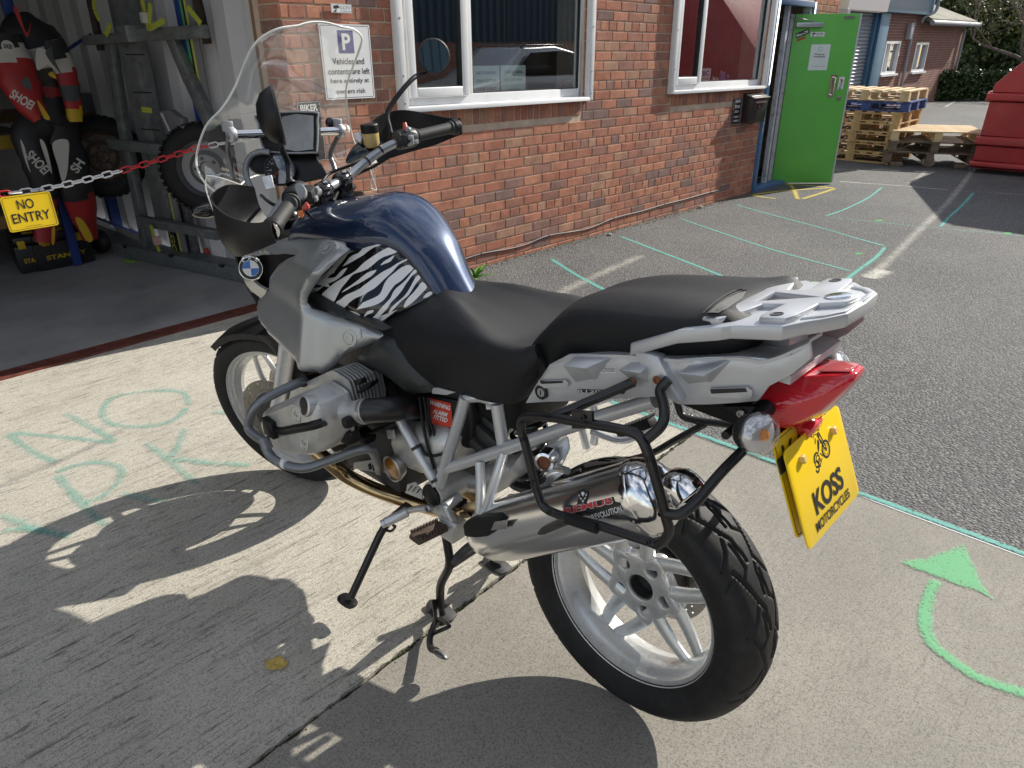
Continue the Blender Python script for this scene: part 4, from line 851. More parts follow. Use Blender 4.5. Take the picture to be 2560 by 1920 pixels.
fwall = g.obj('wall', m_fbrick, fb)
g = G(); fbx(g, ypost1, ypost0, fg, zeav, -.1, .06); fbx(g, ypost1 + .12, ypost0 - .12, fg, zeav, .06, .14); g.obj('blue_post', m_fblue, fb, bevel=.01)
shg = empty('x'); bpy.data.objects.remove(shg)
g = G(); nsl = 38
for k in range(nsl):
    z0 = fg + (zeav - fg) * k / nsl; z1 = fg + (zeav - fg) * (k + 1) / nsl; g.prism([(FX + .05, ypost0 + .01, z0), (FX + .02, ypost0 + .01, (z0 + z1) / 2), (FX + .05, ypost0 + .01, z1 - .004), (FX + .07, ypost0 + .01, z1)], (0, yshut - ypost0, 0))
g.obj('roller_shutter', m_fshut, fb)
g = G(); fbx(g, yj - 1.0, yshut, zeav, zeav + .62, -.2, .25); g.obj('fascia', m_fblue, fb, bevel=.01)
g = G(); g.tube([(FX - .33, yj - 1.05, zeav + .62), (FX - .33, yshut, zeav + .62)], .09, 10); g.tube(fillet([(FX - .33, yj - 1.0, zeav + .55), (FX - .33, yj - 1.05, zeav + .1), (FX - .12, yj - .6, zlow + .25), (FX - .1, yj - .6, zlow + .1)], .15), .05, 8); g.obj('gutter', m_fgut, fb, smooth=50)
for q0, q1 in ((yj, zeav - .2), (yend + .1, zlow)): g = G(); g.tube([(FX - .07, q0, q1), (FX - .07, q0, fg)], .045, 8); g.obj('downpipe', m_fgut, fb, smooth=50)
g = G(); g.prism([(FX - .3, yj - .9, zlow + .1), (FX - .3, yend - .4, zlow + .1), (FX + 4, yend - .4, zlow + 1.7), (FX + 4, yj - .9, zlow + 1.7)], (0, 0, .12)); lro = g.obj('lower_roof', m_ftile, fb); g = G(); g.tube([(FX - .36, yj - .75, zlow + .1), (FX - .36, yend - .45, zlow + .1)], .075, 8); g.obj('lower_gutter', m_fgut, lro, smooth=50)
g = G(); g.prism([(FX - .2, yj - 1, zeav + .6), (FX - .2, yshut, zeav + .6), (FX + 6, yshut, zeav + 1.9), (FX + 6, yj - 1, zeav + 1.9)], (0, 0, .12)); g.obj('roof', m_fshut, fb)
g = G(); fbx(g, yj - 1.0, yj - .9, zlow, zeav + .9, -6, -.3); fbx(g, yend, yend + .3, fg, zlow, -4, -.3); g.obj('gable', m_fbrick, fb)
m_fglass = glassmat('far_glass', (.3, .34, .33), 0, 1.6, .25)
for (a, b_, z0, z1) in wy:
    g = G(); f = .07; fbx(g, a - f, a, z0, z1, -.12, .02); fbx(g, b_, b_ + f, z0, z1, -.12, .02); fbx(g, b_ + f, a - f, z0, z0 + f, -.12, .02); fbx(g, b_ + f, a - f, z1 - f, z1, -.12, .02); m_ = a + (b_ - a) * .34; fbx(g, m_ - .04, m_ + .04, z0 + f, z1 - f, -.12, .015); fw = g.obj('window', m_white, fb)
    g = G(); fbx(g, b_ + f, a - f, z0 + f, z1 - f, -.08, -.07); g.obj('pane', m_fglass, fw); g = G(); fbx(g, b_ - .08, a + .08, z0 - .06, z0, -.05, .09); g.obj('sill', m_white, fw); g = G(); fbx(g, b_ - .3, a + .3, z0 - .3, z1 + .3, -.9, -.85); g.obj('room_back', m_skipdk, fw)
g = G(); q = FP(822, 300); g.span((FX - .14, q.y - .12, q.z - .25), (FX, q.y + .12, q.z + .2)); g.obj('security_light', m_fgut, fb, bevel=.02)
# ------------------------------------------------------------------ vegetation
def leaf_cloud(rd, n, fn, size, nrm_up=.3):
    V = np.zeros((n * 4, 3)); 
    for i in range(n):
        p = fn(rd); a = Vector((rd.gauss(0, 1), rd.gauss(0, 1), rd.gauss(0, 1))).normalized(); b_ = a.orthogonal().normalized(); b_.rotate(Matrix.Rotation(rd.uniform(0, 6.28), 3, a)); c = a.cross(b_); s = size * rd.uniform(.6, 1.3)
        V[i * 4] = p + b_ * s; V[i * 4 + 1] = p + c * s * .55; V[i * 4 + 2] = p - b_ * s; V[i * 4 + 3] = p - c * s * .55
    return V, [[i * 4, i * 4 + 1, i * 4 + 2, i * 4 + 3] for i in range(n)]
def leafmat(name, c1, c2):
    m = bpy.data.materials.new(name); m.use_nodes = True; nt = m.node_tree; b = nt.nodes['Principled BSDF']; l = nt.links.new; ge = N(nt, 'ShaderNodeNewGeometry'); mxx = N(nt, 'ShaderNodeMix', data_type='RGBA'); mxx.inputs['A'].default_value = (*c1, 1); mxx.inputs['B'].default_value = (*c2, 1); l(ge.outputs['Random Per Island'], mxx.inputs['Factor']); l(mxx.outputs['Result'], b.inputs['Base Color']); b.inputs['Roughness'].default_value = .5; b.inputs['Specular IOR Level'].default_value = .35; return m
m_hedge = leafmat('hedge_leaf', (.025, .05, .014), (.07, .11, .03)); m_ever = leafmat('evergreen_leaf', (.03, .055, .02), (.11, .14, .04)); m_autumn = leafmat('autumn_leaf', (.10, .13, .02), (.26, .22, .05)); m_bark = M('bark', (.17, .14, .12), .9, bump=.6, bscale=30, var=.25)
hA_, hB_ = PG('F1', 905, 1000), PG('F1', 1640, 995); hd = (hB_ - hA_); hl = hd.length; hd.normalize(); hn = Vector((-hd.y, hd.x, 0)); hn = hn if hn.dot(CAM_LOC - hA_) > 0 else -hn; HH = .95
hg = empty('hedge', hA_ + hd * hl * .5, 'clipped dark green hedge behind the yard in front of trees', 'hedge')
g = G(); c = hA_ + hd * (hl * .5 + 1.5) - hn * .6 + Vector((0, 0, HH / 2 - .05)); g.box(c, (hl + 2.6, .8, HH - .2), Matrix((hd, hn, Vector((0, 0, 1)))).transposed()); g.obj('branches', M('hedge_core', (.012, .018, .008), .9), hg)
rd = random.Random(4)
def hp(r):
    a = r.uniform(-.1, hl + 3); 
    if r.random() < .68: return hA_ + hd * a + hn * r.gauss(-.12, .06) + Vector((0, 0, r.uniform(.05, HH - .02)))
    return hA_ + hd * a - hn * r.uniform(.1, 1.1) + Vector((0, 0, HH + r.gauss(-.06, .05)))
V, F = leaf_cloud(rd, 9000, hp, .075); tag(make('foliage', V, F, m_hedge, hg), kind='stuff')
def branchy(root, d, L0, r0, depth, rd, g, tips, gravity=.0, spread=.6, kids=(2, 4)):
    pts = [root]; dd = d.copy(); n = 5
    for k in range(n): dd = (dd + Vector((rd.gauss(0, .16), rd.gauss(0, .16), rd.gauss(.03, .12) + gravity))).normalized(); pts.append(pts[-1] + dd * (L0 / n))
    g.tube(pts, [r0 * (1 - .55 * i / n) for i in range(n + 1)], 6 if r0 > .03 else 4, caps=False)
    if depth == 0: tips.append((pts[-1], dd)); return
    for k in range(rd.randint(*kids)):
        t = rd.uniform(.35, 1.0); i = min(n - 1, int(t * n)); ax = Vector((rd.gauss(0, 1), rd.gauss(0, 1), rd.gauss(0, 1))).normalized(); nd = (dd + ax * spread).normalized(); branchy(pts[i + 1], nd, L0 * rd.uniform(.55, .8), r0 * .45, depth - 1, rd, g, tips, gravity, spread, kids); tips.append((pts[i + 1], nd))
def tree(name, base, H, r0, seed, label, leafm, nleaf, lsize, depth=4, L0=2.2, spread=.75, lr=.5, evergreen=None):
    rd = random.Random(seed); t = empty(name, base, label, 'tree'); g = G(); tips = []
    pts = [base + Vector((rd.gauss(0, .05) * k, rd.gauss(0, .05) * k, H * k / 6)) for k in range(7)]; gt = G(); gt.tube(pts, [r0 * (1 - .08 * k) for k in range(7)], 9); gt.obj('trunk', m_bark, t, smooth=60)
    for k in range(7): a = k * 2.4 + rd.uniform(0, 1); branchy(pts[4 + k % 3], Vector((math.cos(a), math.sin(a), rd.uniform(.15, .9))).normalized(), L0, r0 * .5, depth, rd, g, tips, spread=spread)
    g.obj('limbs', m_bark, t, smooth=60)
    def fn(r): p, d = tips[r.randrange(len(tips))]; return p + Vector((r.gauss(0, lr), r.gauss(0, lr), r.gauss(0, lr)))
    V, F = leaf_cloud(rd, nleaf, fn, lsize); tag(make('crown', V, F, leafm, t), kind='stuff'); return t
tb = PG('F1', 1760, 930); tb = Vector((tb.x - .6, tb.y - .7, yard_z(tb.y - .7)))
tree('bare_tree', tb, 1.9, .17, 5, 'half bare tree with thin grey branches above the hedge', m_autumn, 3200, .06, 4, 2.3, .85, .35)
for i, (u, back, H, lab) in enumerate(((1420, 4.0, 2.6, 'dense dark evergreen tree behind the hedge beside the far building'), (1650, 6.0, 3.2, 'dense dark evergreen tree behind the trunk of the bare tree'), (1950, 5.0, 3.0, 'dense dark evergreen tree above the sloping lid of the red skip'), (1250, 8.5, 3.4, 'tall evergreen tree behind the low tiled roof'))):
    b_ = PG('F1', u, 940); r_ = (b_ - CAM_LOC); r_.z = 0; r_.normalize(); b_ = b_ + r_ * (back + 4.5); b_.z = yard_z(b_.y); t = empty('evergreen_tree', b_, lab, 'tree'); rd = random.Random(50 + i)
    g = G(); g.tube([b_, b_ + Vector((.1, 0, H)), b_ + Vector((.0, .1, H * 2))], [.22, .17, .08], 8); g.obj('trunk', m_bark, t, smooth=60)
    blobs = [(b_ + Vector((rd.gauss(0, 1.3), rd.gauss(0, 1.3), rd.uniform(.6, H * 2.1))), rd.uniform(.8, 1.5)) for _ in range(26)]
    def fn(r):
        c, R0 = blobs[r.randrange(len(blobs))]; d = Vector((r.gauss(0, 1), r.gauss(0, 1), r.gauss(0, 1))).normalized(); return c + d * R0 * r.uniform(.75, 1.05)
    V, F = leaf_cloud(rd, 6500, fn, .15); tag(make('crown', V, F, m_ever, t), kind='stuff')
# pipework and shutter housing of the neighbouring unit, above the open door
p0 = PX('F3', 1435, 50, WX + .6)
nb = empty('neighbour_roof_edge', yz(4, -12.5), 'pale grey roof edge with pipes seen above the open green door', 'roof edge')
yb_ = S_WALLEND + .5
def NP(u, v): return PY('F1', u, v, -yb_)
g = G(); g.prism([NP(100, -60), NP(270, -60), NP(235, 90), NP(130, 100)], (0, -1.5, 0)); g.obj('housing', M('pale_grey_sheet', (.5, .52, .54), .5, .2), nb)
g = G(); g.tube([NP(35, 125), NP(245, 130)], .045, 10); g.tube([NP(40, 40), NP(150, 25)], .04, 10); g.obj('pipe', m_fgut, nb, smooth=50)
# ------------------------------------------------------------------ what the windows, mirror and chrome reflect: the unit and the car behind the photographer
ob = empty('opposite_unit', (-11, -9, 0), 'dark blue corrugated unit reflected in the office windows and mirror', 'building'); m_clad = M('dark_blue_cladding', (.02, .045, .065), .5, .2)
for k in range(11):
    y0 = -34 + 4 * k; P = []; y = y0
    while y < y0 + 3.9: P += [(y, 0), (y + .12, 0), (y + .16, .05), (y + .28, .05)]; y += .32
    n = len(P); make('cladding_sheet', [Vector((-11 + b, a, z)) for z in (1.6, 6.2) for a, b in P], [[i, i + 1, n + i + 1, n + i] for i in range(n - 1)], m_clad, ob)
g = G(); g.span((-11.3, -34, -.6), (-11.02, 10, 1.6)); g.obj('brick_plinth', m_fbrick, ob); g = G(); g.span((-11.3, -34, 6.2), (-10.85, 10, 6.6)); g.obj('fascia', m_white, ob); g = G(); g.span((-18, -34, -.6), (-11.31, 10, 6.5)); g.obj('body', m_clad, ob)
# silver estate car parked in the yard, seen only as a reflection
cs = empty('silver_car', (-4.6, -11, yard_z(-11)), 'silver estate car with roof rails, reflected in the near window', 'car'); m_car = M('silver_car_paint', (.35, .355, .365), .3, .6, coat=.8); cz = yard_z(-11)
def cp_(x, y, z): return Vector((-4.6 + y, -11 + x, cz + z))
prof = [(-2.2, .35), (-2.25, .75), (-2.0, .95), (-1.95, 1.0), (-1.55, 1.5), (-.9, 1.62), (.1, 1.6), (.85, 1.1), (1.0, 1.02), (2.0, .88), (2.2, .6), (2.15, .35)]
def csec(k): return [cp_(x, 0, z) for x, z in prof]
g = G(); g.loft([[cp_(x, s * (w if z < 1.05 else w * (1 - .28 * (z - 1.0))), z) for x, z in prof] for s, w in ((-1, .86), (-.6, .9), (.6, .9), (1, .86))]); g.obj('body', m_car, cs, bevel=.05, seg=3)
for s in (-1, 1):
    g = G(); g.prism([cp_(x, s * .845, z) for x, z in ((-1.75, 1.05), (-1.45, 1.46), (-.9, 1.53), (.05, 1.5), (.6, 1.08))], (-.02 * -s, 0, 0)); g.obj('side_window', m_blackgloss, cs); g = G(); g.tube(fillet([cp_(-1.4, s * .62, 1.58), cp_(-1.3, s * .62, 1.67), cp_(0, s * .62, 1.67), cp_(.1, s * .62, 1.6)], .08), .02, 8); g.obj('roof_rail', m_blackgloss, cs)
    for x in (-1.4, 1.35): g = G(); g.lathe([(.0, -.1), (.2, -.1), (.31, -.09), (.32, 0), (.31, .09), (.2, .1), (0, .1)], cp_(x, s * .82, .32), (1, 0, 0), 24); w_ = g.obj('wheel', m_rubber, cs, smooth=40); g = G(); g.lathe([(.2, .0), (.19, .012), (0, .014)], cp_(x, s * (.82 + .1), .32), (s, 0, 0), 24); g.obj('rim', m_silver, w_)
# ================================================================== GARAGE INTERIOR
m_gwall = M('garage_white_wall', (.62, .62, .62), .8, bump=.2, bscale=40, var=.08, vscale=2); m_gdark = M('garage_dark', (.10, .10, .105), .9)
gar = empty('garage_interior', (6, 1, 0)); tag(gar, 'walls and ceiling of the open garage', kind='structure')
YW = -1.30
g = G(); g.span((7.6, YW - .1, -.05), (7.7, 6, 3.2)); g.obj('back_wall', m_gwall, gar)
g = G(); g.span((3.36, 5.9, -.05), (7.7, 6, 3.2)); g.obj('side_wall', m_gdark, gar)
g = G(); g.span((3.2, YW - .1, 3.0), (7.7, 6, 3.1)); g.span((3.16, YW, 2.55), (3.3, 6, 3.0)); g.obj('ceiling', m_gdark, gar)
# corrugated lining sheets of the right-hand wall: each sheet a panel of its own
m_corr = M('white_corrugated_sheet', (.60, .60, .62), .5, .1, var=.05, vscale=2)
def corr(x0, x1, y, z0, z1, mat, parent, pitch=.16, dep=.045):
    pr_ = []; x = x0
    while x < x1 - 1e-4: pr_ += [(x, 0), (x + pitch * .4, 0), (x + pitch * .5, dep), (x + pitch * .9, dep)]; x += pitch
    pr_.append((x, 0)); V = [Vector((a, y + b, z)) for z in (z0, z1) for a, b in pr_]; n = len(pr_); return make('lining_sheet', V, [[i, i + 1, n + i + 1, n + i] for i in range(n - 1)], mat, parent, smooth=20)
for k in range(5): corr(3.70 + k * .8, 4.5 + k * .8, YW, -.004, 3.0, m_corr, gar, .4, .09)
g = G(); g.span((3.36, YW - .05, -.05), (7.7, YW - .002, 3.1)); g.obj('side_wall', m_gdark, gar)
dfm = empty('garage_door_frame', (3.45, -1.2, 0), 'white and bare wood frame post at the garage doorway', 'door frame')
g = G(); g.span((3.357, -S_COR - .06, -.02), (3.42, -S_COR - .012, 2.6)); g.obj('white_strip', m_white, dfm, bevel=.003)
g = G(); g.span((3.425, -S_COR - .10, -.02), (3.53, -S_COR - .045, 2.6)); g.obj('wood_post', M('bare_wood', (.34, .2, .11), .75, bump=.3, bscale=40, var=.2, vscale=4), dfm, bevel=.003)
g = G(); g.span((3.535, -S_COR - .16, -.02), (3.70, -S_COR - .11, 2.6)); g.obj('side_panel', m_gwall, dfm)
# ------------------------------------------------------------------ chain and NO ENTRY sign
m_cw = M('white_chain_plastic', (.72, .72, .73), .4); m_cr = M('red_chain_plastic', (.5, .02, .025), .4)
CX = 3.44
cpts = spline([Vector((CX, 3.2, .95)), Vector((CX, 2.2, .72)), Vector((CX, 1.4, .62)), PX('H2', -420, 740, CX), PX('H2', 0, 645, CX), PX('H2', 350, 605, CX), PX('H2', 720, 540, CX), PX('H2', 1180, 430, CX), PX('H2', 1650, 305, CX), PX('H3', 980, 92, CX), PX('H4', 1230, 1530, CX - .02), Vector((CX - .05, -S_COR + .02, PX('H4', 1480, 1440, CX).z))], 40)
def link_mesh(mat, nm):
    g = G(); a, b_ = .020, .0085; pts = [(a * math.copysign(1, math.cos(t)) * .6 + math.cos(t) * a * .75, math.sin(t) * b_ * 1.5, 0) for t in [2 * math.pi * k / 16 for k in range(16)]]; g.tube(pts, .0042, 7, closed=True); me = bpy.data.meshes.new(nm); me.from_pydata([tuple(v) for v in g.V], [], g.F); me.materials.append(mat); me.polygons.foreach_set('use_smooth', [True] * len(me.polygons)); return me
lw, lr = link_mesh(m_cw, 'link'), link_mesh(m_cr, 'link')
chn = empty('barrier_chain', cpts[60], 'red and white plastic chain across the garage doorway', 'chain')
acc = 0; last = cpts[0]; k = 0; pitch = .0445
for i in range(1, len(cpts)):
    d = (cpts[i] - last).length
    if d >= pitch:
        p = (cpts[i] + last) / 2; t = (cpts[i] - last).normalized(); px_ = visible(p)[0] if visible(p) else -1
        o = bpy.data.objects.new('link', lw if (22 < px_ < 312 or px_ > 520 or (px_ < -40 and k % 16 < 8)) else lr); COL.objects.link(o); y_ = Vector((0, 0, 1)).cross(t).normalized(); z_ = t.cross(y_); Mx = Matrix((t, y_, z_)).transposed().to_4x4() @ Matrix.Rotation(R_(90 if k % 2 else 12), 4, 'X'); o.matrix_world = Matrix.Translation(p) @ Mx; setparent(o, chn); last = cpts[i]; k += 1
g = G(); hk = cpts[-1]; g.tube(fillet([hk + Vector((0, -.05, .05)), hk + Vector((0, 0, .06)), hk + Vector((0, .02, .0)), hk + Vector((0, -.01, -.04))], .02), .006, 8); g.obj('hook', m_cw, chn, smooth=60)
m_yel = M('yellow_plate', (.82, .56, .01), .28, var=.03, vscale=6, coat=.3)
c4 = [PX('H2', *p, CX - .03) for p in ((0, 678), (580, 607), (705, 1000), (108, 1105))]; ne_o = sum(c4, Vector()) / 4; nex = (c4[1] + c4[2] - c4[0] - c4[3]).normalized(); ney = (c4[0] + c4[1] - c4[2] - c4[3]); ney = (ney - nex * ney.dot(nex)).normalized(); nw = ((c4[1] - c4[0]).length + (c4[2] - c4[3]).length) / 2; nh = ((c4[0] - c4[3]).length + (c4[1] - c4[2]).length) / 2
nen = nex.cross(ney)
ne = plate2d([rrect(nw, nh, .012)], lambda x, y, h: ne_o + nex * x + ney * y + nen * h, .003, 'no_entry_sign', m_yel, None); tag(ne, 'yellow NO ENTRY plate hanging from the chain', 'sign')
plate2d([rrect(nw - .012, nh - .012, .01), rrect(nw - .015, nh - .015, .009)], lambda x, y, h: ne_o + nex * x + ney * y + nen * (h + .0032), .0004, 'border', m_inkblack, ne)
lettering('NO', ne_o + nex * -.01 + ney * nh * .235 + nen * .0034, nex, ney, nh * .27, m_inkblack, ne, bold=.01, width=nw * .33); lettering('ENTRY', ne_o - ney * nh * .135 + nen * .0034, nex, ney, nh * .27, m_inkblack, ne, bold=.01, width=nw * .77); lettering('KOSS MOTORCYCLES LTD', ne_o - ney * nh * .4 + nen * .0034, nex, ney, nh * .028, m_inkblack, ne, width=nw * .34)
for f in (-.38, .3): g = G(); g.tube([ne_o + nex * (nw * f) + ney * (nh * .44), ne_o + nex * (nw * f) + ney * (nh * .58)], .0022, 6); g.obj('cable_tie', m_inkblack, ne)
# ------------------------------------------------------------------ racing leathers hanging up
SX = 5.35
def HS(u, v, d=0., c='H1'): return PX(c, u, v, SX - d)
m_lblack = M('black_leather', (.02, .02, .022), .5, bump=.4, bscale=60); m_lred = M('red_leather', (.34, .02, .02), .5, bump=.4, bscale=60); m_lwhite = M('white_leather', (.5, .49, .46), .5, bump=.3, bscale=60); m_lyel = M('yellow_leather', (.5, .33, .015), .5, bump=.3, bscale=60); m_lgrey = M('grey_stretch', (.06, .068, .072), .7)
suit = empty('racing_suit', HS(500, 1400), 'black red and white leather racing suit hanging in the garage', 'racing suit')
def limb(name, pts, wid, mats, c='H1', flat=.62, crop=None):
    """tapered sleeve or leg: pts pixel path, wid half-width in pixels; mats: list of (until t, material)"""
    P = spline([HS(u, v, d, cc) for (u, v, d, cc) in pts], 5); m = len(P); Wd = [np.interp(i / (m - 1), np.linspace(0, 1, len(wid)), wid) for i in range(m)]
    k = .21097 * (5.35 + .68) / FPX / .9 ; g = G(); g.tube(P, [w * k * .88 for w in Wd], 14, flat=flat, up=(-1, 0, 0))
    o = g.obj(name, mats[0][1], suit, smooth=70); idx = []
    for _, mt in mats[1:]: o.data.materials.append(mt)
    for f in o.data.polygons:
        t = sum(v for v in f.vertices) / len(f.vertices) / (m * 14); idx.append(next((i for i, (tt, _) in enumerate(mats) if t <= tt), len(mats) - 1))
    o.data.polygons.foreach_set('material_index', idx)
    md = o.modifiers.new('wr', 'DISPLACE'); tx = bpy.data.textures.new('wr', 'CLOUDS'); tx.noise_scale = .07; md.texture = tx; md.strength = .03; md.mid_level = .5
    return o
limb('torso', [(250, 150, 0, 'H1'), (300, 330, 0, 'H1'), (400, 560, 0, 'H1'), (520, 800, 0, 'H1'), (590, 1030, 0, 'H1'), (600, 1200, 0, 'H1'), (590, 1450, 0, 'H1')], [95, 230, 300, 250, 185, 200, 250], [(.33, m_lblack), (.5, m_lwhite), (.66, m_lblack), (.76, m_lred), (1, m_lblack)])
limb('sleeve', [(40, 430, .12, 'H1'), (160, 720, .16, 'H1'), (240, 1010, .2, 'H1'), (370, 1260, .22, 'H1'), (480, 1420, .24, 'H1')], [150, 165, 170, 120, 75], [(.16, m_lblack), (.28, m_lwhite), (.94, m_lred), (1, m_lblack)])
limb('sleeve', [(610, 480, .1, 'H1'), (740, 760, .12, 'H1'), (830, 1020, .14, 'H1'), (870, 1250, .16, 'H1'), (900, 1440, .16, 'H1')], [110, 110, 95, 85, 60], [(.2, m_lblack), (.34, m_lwhite), (.5, m_lred), (.68, m_lgrey), (.78, m_lred), (1, m_lyel)])
limb('leg', [(480, 1450, .02, 'H1'), (360, 1640, .05, 'H1'), (430, 200, .08, 'H2'), (520, 520, .06, 'H2'), (530, 900, .0, 'H2'), (540, 1210, 0, 'H2')], [190, 170, 150, 140, 115, 100], [(.7, m_lblack), (1, m_lred)])
limb('leg', [(680, 1450, 0, 'H1'), (720, 1640, .02, 'H1'), (820, 200, .06, 'H2'), (900, 560, .04, 'H2'), (980, 850, 0, 'H2'), (1070, 1180, 0, 'H2')], [190, 190, 160, 170, 140, 75], [(.66, m_lblack), (1, m_lred)])
def spanel(name, c, pts, d, mat): g = G(); P = spline([HS(u, v, d, c) for u, v in pts], 4, True); g.prism(P, (-.004, 0, 0)); return g.obj(name, mat, suit)
spanel('white_panel', 'H1', [(430, 590), (540, 590), (600, 700), (660, 840), (560, 770), (440, 830)], .24, m_lwhite); spanel('yellow_patch', 'H1', [(570, 885), (620, 850), (665, 935)], .24, m_lyel)
spanel('knee_panel', 'H2', [(620, 40), (800, 0), (810, 200), (790, 400), (740, 495), (690, 320)], .19, m_lwhite); spanel('knee_panel', 'H2', [(240, 0), (290, 90), (330, 280), (362, 385), (300, 250)], .2, m_lwhite); spanel('knee_panel', 'H2', [(470, 0), (530, 40), (590, 250), (612, 400), (540, 230)], .2, m_lwhite)
spanel('shin_stripe', 'H2', [(890, 930), (990, 960), (1100, 1170), (1020, 1190)], .13, m_lyel); spanel('shin_stripe', 'H2', [(615, 1050), (650, 1040), (640, 1220), (612, 1225)], .12, m_lyel); spanel('cuff_stripe', 'H1', [(440, 1190), (480, 1230), (590, 1400), (530, 1410), (470, 1290)], .34, m_lyel); spanel('elbow_stretch', 'H1', [(250, 960), (330, 920), (380, 1060), (290, 1030)], .37, m_lgrey); spanel('shoulder_stretch', 'H1', [(540, 640), (600, 560), (620, 600), (640, 700), (730, 880), (690, 840)], .25, m_lgrey)
spanel('collar_lining', 'H1', [(160, 110), (210, 100), (310, 390), (370, 260), (330, 430), (290, 400)], .25, m_lred)
def slog(txt, c, p0, p1, hpx, d, mat, w=1): 
    a, b_ = HS(*p0, d, c), HS(*p1, d, c); ex = (b_ - a).normalized(); ey = Vector((-1, 0, 0)).cross(ex); ey = -ey if ey.z < 0 else ey; return lettering(txt, (a + b_) / 2, ex, ey, hpx * .21097 * 6.3 / FPX, mat, suit, bold=.03, width=(b_ - a).length, lift=-.004 if ex.cross(ey).x > 0 else .004)
slog('SHOEI', 'H1', (130, 1100), (390, 1260), 80, .42, m_lwhite); slog('SHOEI', 'H2', (330, 150), (560, 380), 90, .24, m_lwhite); slog('SH', 'H2', (870, 370), (960, 240), 85, .22, m_lwhite)
g = G(); c_ = HS(90, 550, .36); g.lathe([(0, .0), (.035, 0), (.035, .002)], c_, (-1, 0, 0), 20); pt_ = g.obj('shoulder_badge', m_lwhite, suit)
slog('SHOEI', 'H1', (40, 545), (140, 555), 36, .372, m_inkblack)
# ------------------------------------------------------------------ racking, shelf, boxes
m_rblue = M('blue_racking', (.02, .05, .22), .45, var=.1); m_beam = M('orange_beam', (.22, .12, .05), .7)
rk = empty('shelf_rack', (5.5, -.3, 0), 'blue steel storage rack behind the hanging suit', 'rack')
def rp(c, u, v, x): return PX(c, u, v, x)
g = G(); pb_ = rp('H2', 930, 1500, 5.46); g.bar((pb_.x, pb_.y, 0), (pb_.x, pb_.y, 2.6), .06, .05, (1, 0, 0)); g.obj('upright', m_rblue, rk, bevel=.003)
g = G(); g.bar((6.35, pb_.y - .25, 0), (6.35, pb_.y - .25, 2.6), .06, .05, (1, 0, 0)); g.obj('upright', m_rblue, rk, bevel=.003)
for (a, b_) in ((('H1', 730, 635), ('H1', 1320, 240)), (('H1', 960, 1240), ('H2', 420, 780)), (('H2', 1120, 910), ('H2', 1700, 1130)), (('H1', 1200, 0), ('H1', 1330, 80))):
    g = G(); g.bar(rp(*a, 6.3), rp(*b_, 6.3), .045, .02); g.obj('brace', m_rblue, rk)
for z in (.42, .95, 1.45): g = G(); g.span((5.5, pb_.y + .08, z), (6.4, 3.5, z + .03)); g.obj('shelf', M('dark_shelf', (.07, .06, .05), .8), rk); g = G(); g.span((5.45, pb_.y + .06, z - .07), (5.5, 3.5, z + .02)); g.obj('beam', m_beam if z != .95 else M('yellow_beam', (.3, .2, .02), .6), rk, bevel=.003)
rd = random.Random(8)
for i, (y, z, w, h, col, lab) in enumerate(((.12, .98, .35, .28, (.05, .05, .055), 'dark storage box on the rack behind the suit'), (.55, .98, .4, .35, (.28, .03, .02), 'red storage box on the rack at the left edge'), (.2, .45, .4, .3, (.02, .04, .16), 'blue crate low on the rack behind the suit'), (.62, .45, .35, .34, (.04, .04, .04), 'dark crate low on the rack at the left edge'))):
    g = G(); g.span((5.6, y - w / 2, z + .032), (6.2, y + w / 2, z + h)); b0 = empty('storage_box', (5.9, y, z + .032), lab, 'box'); g.obj('body', M('boxm%d' % i, col, .6), b0, bevel=.012); g = G(); g.span((5.58, y - w / 2 - .01, z + h), (6.22, y + w / 2 + .01, z + h + .03)); g.obj('lid', M('boxm%d' % i, col, .6), b0, bevel=.006)
# bench with bag and plastic tubs behind the trailer
bn = empty('workbench', (6.8, -.9, 0), 'low dark bench with wooden edge behind the trailer frame', 'bench'); zb_ = rp('H1', 1250, 1320, 6.5).z
g = G(); g.span((6.5, -1.25, zb_ - .04), (7.5, .2, zb_)); g.obj('top', m_beam, bn, bevel=.004); 
for y in (-1.2, .1): g = G(); g.span((6.55, y - .04, 0), (6.63, y + .04, zb_ - .04)); g.obj('leg', m_rblue, bn)
g = G(); c_ = rp('H1', 1200, 1090, 6.8); g.sphere(c_, .16, 12, 8, (.8, 1.0, .95)); tag(g.obj('patterned_bag', M('patterned_bag', (.5, .38, .33), .6, var=.4, vscale=18, dirt=.6, dirtcol=(.35, .08, .06)), None, smooth=60), 'crumpled pale bag with red print on the bench behind the trailer', 'bag')
g = G(); c_ = rp('H1', 1200, 860, 7.0); g.sphere(c_, .16, 10, 7, (.8, .9, 1.1)); tag(g.obj('clear_sack', M('clear_sack', (.4, .33, .28), .3, var=.3, vscale=10), None, smooth=60), 'clear plastic sack on the bench above the patterned bag', 'bag')
g = G(); c_ = rp('H1', 1150, 1250, 6.55); g.box((6.62, c_.y + .15, zb_ + .075), (.3, .62, .15)); tag(g.obj('plastic_tub', M('smoky_tub', (.14, .14, .15), .25), None, bevel=.01), 'smoky plastic tub on the bench beside the patterned bag', 'tub')
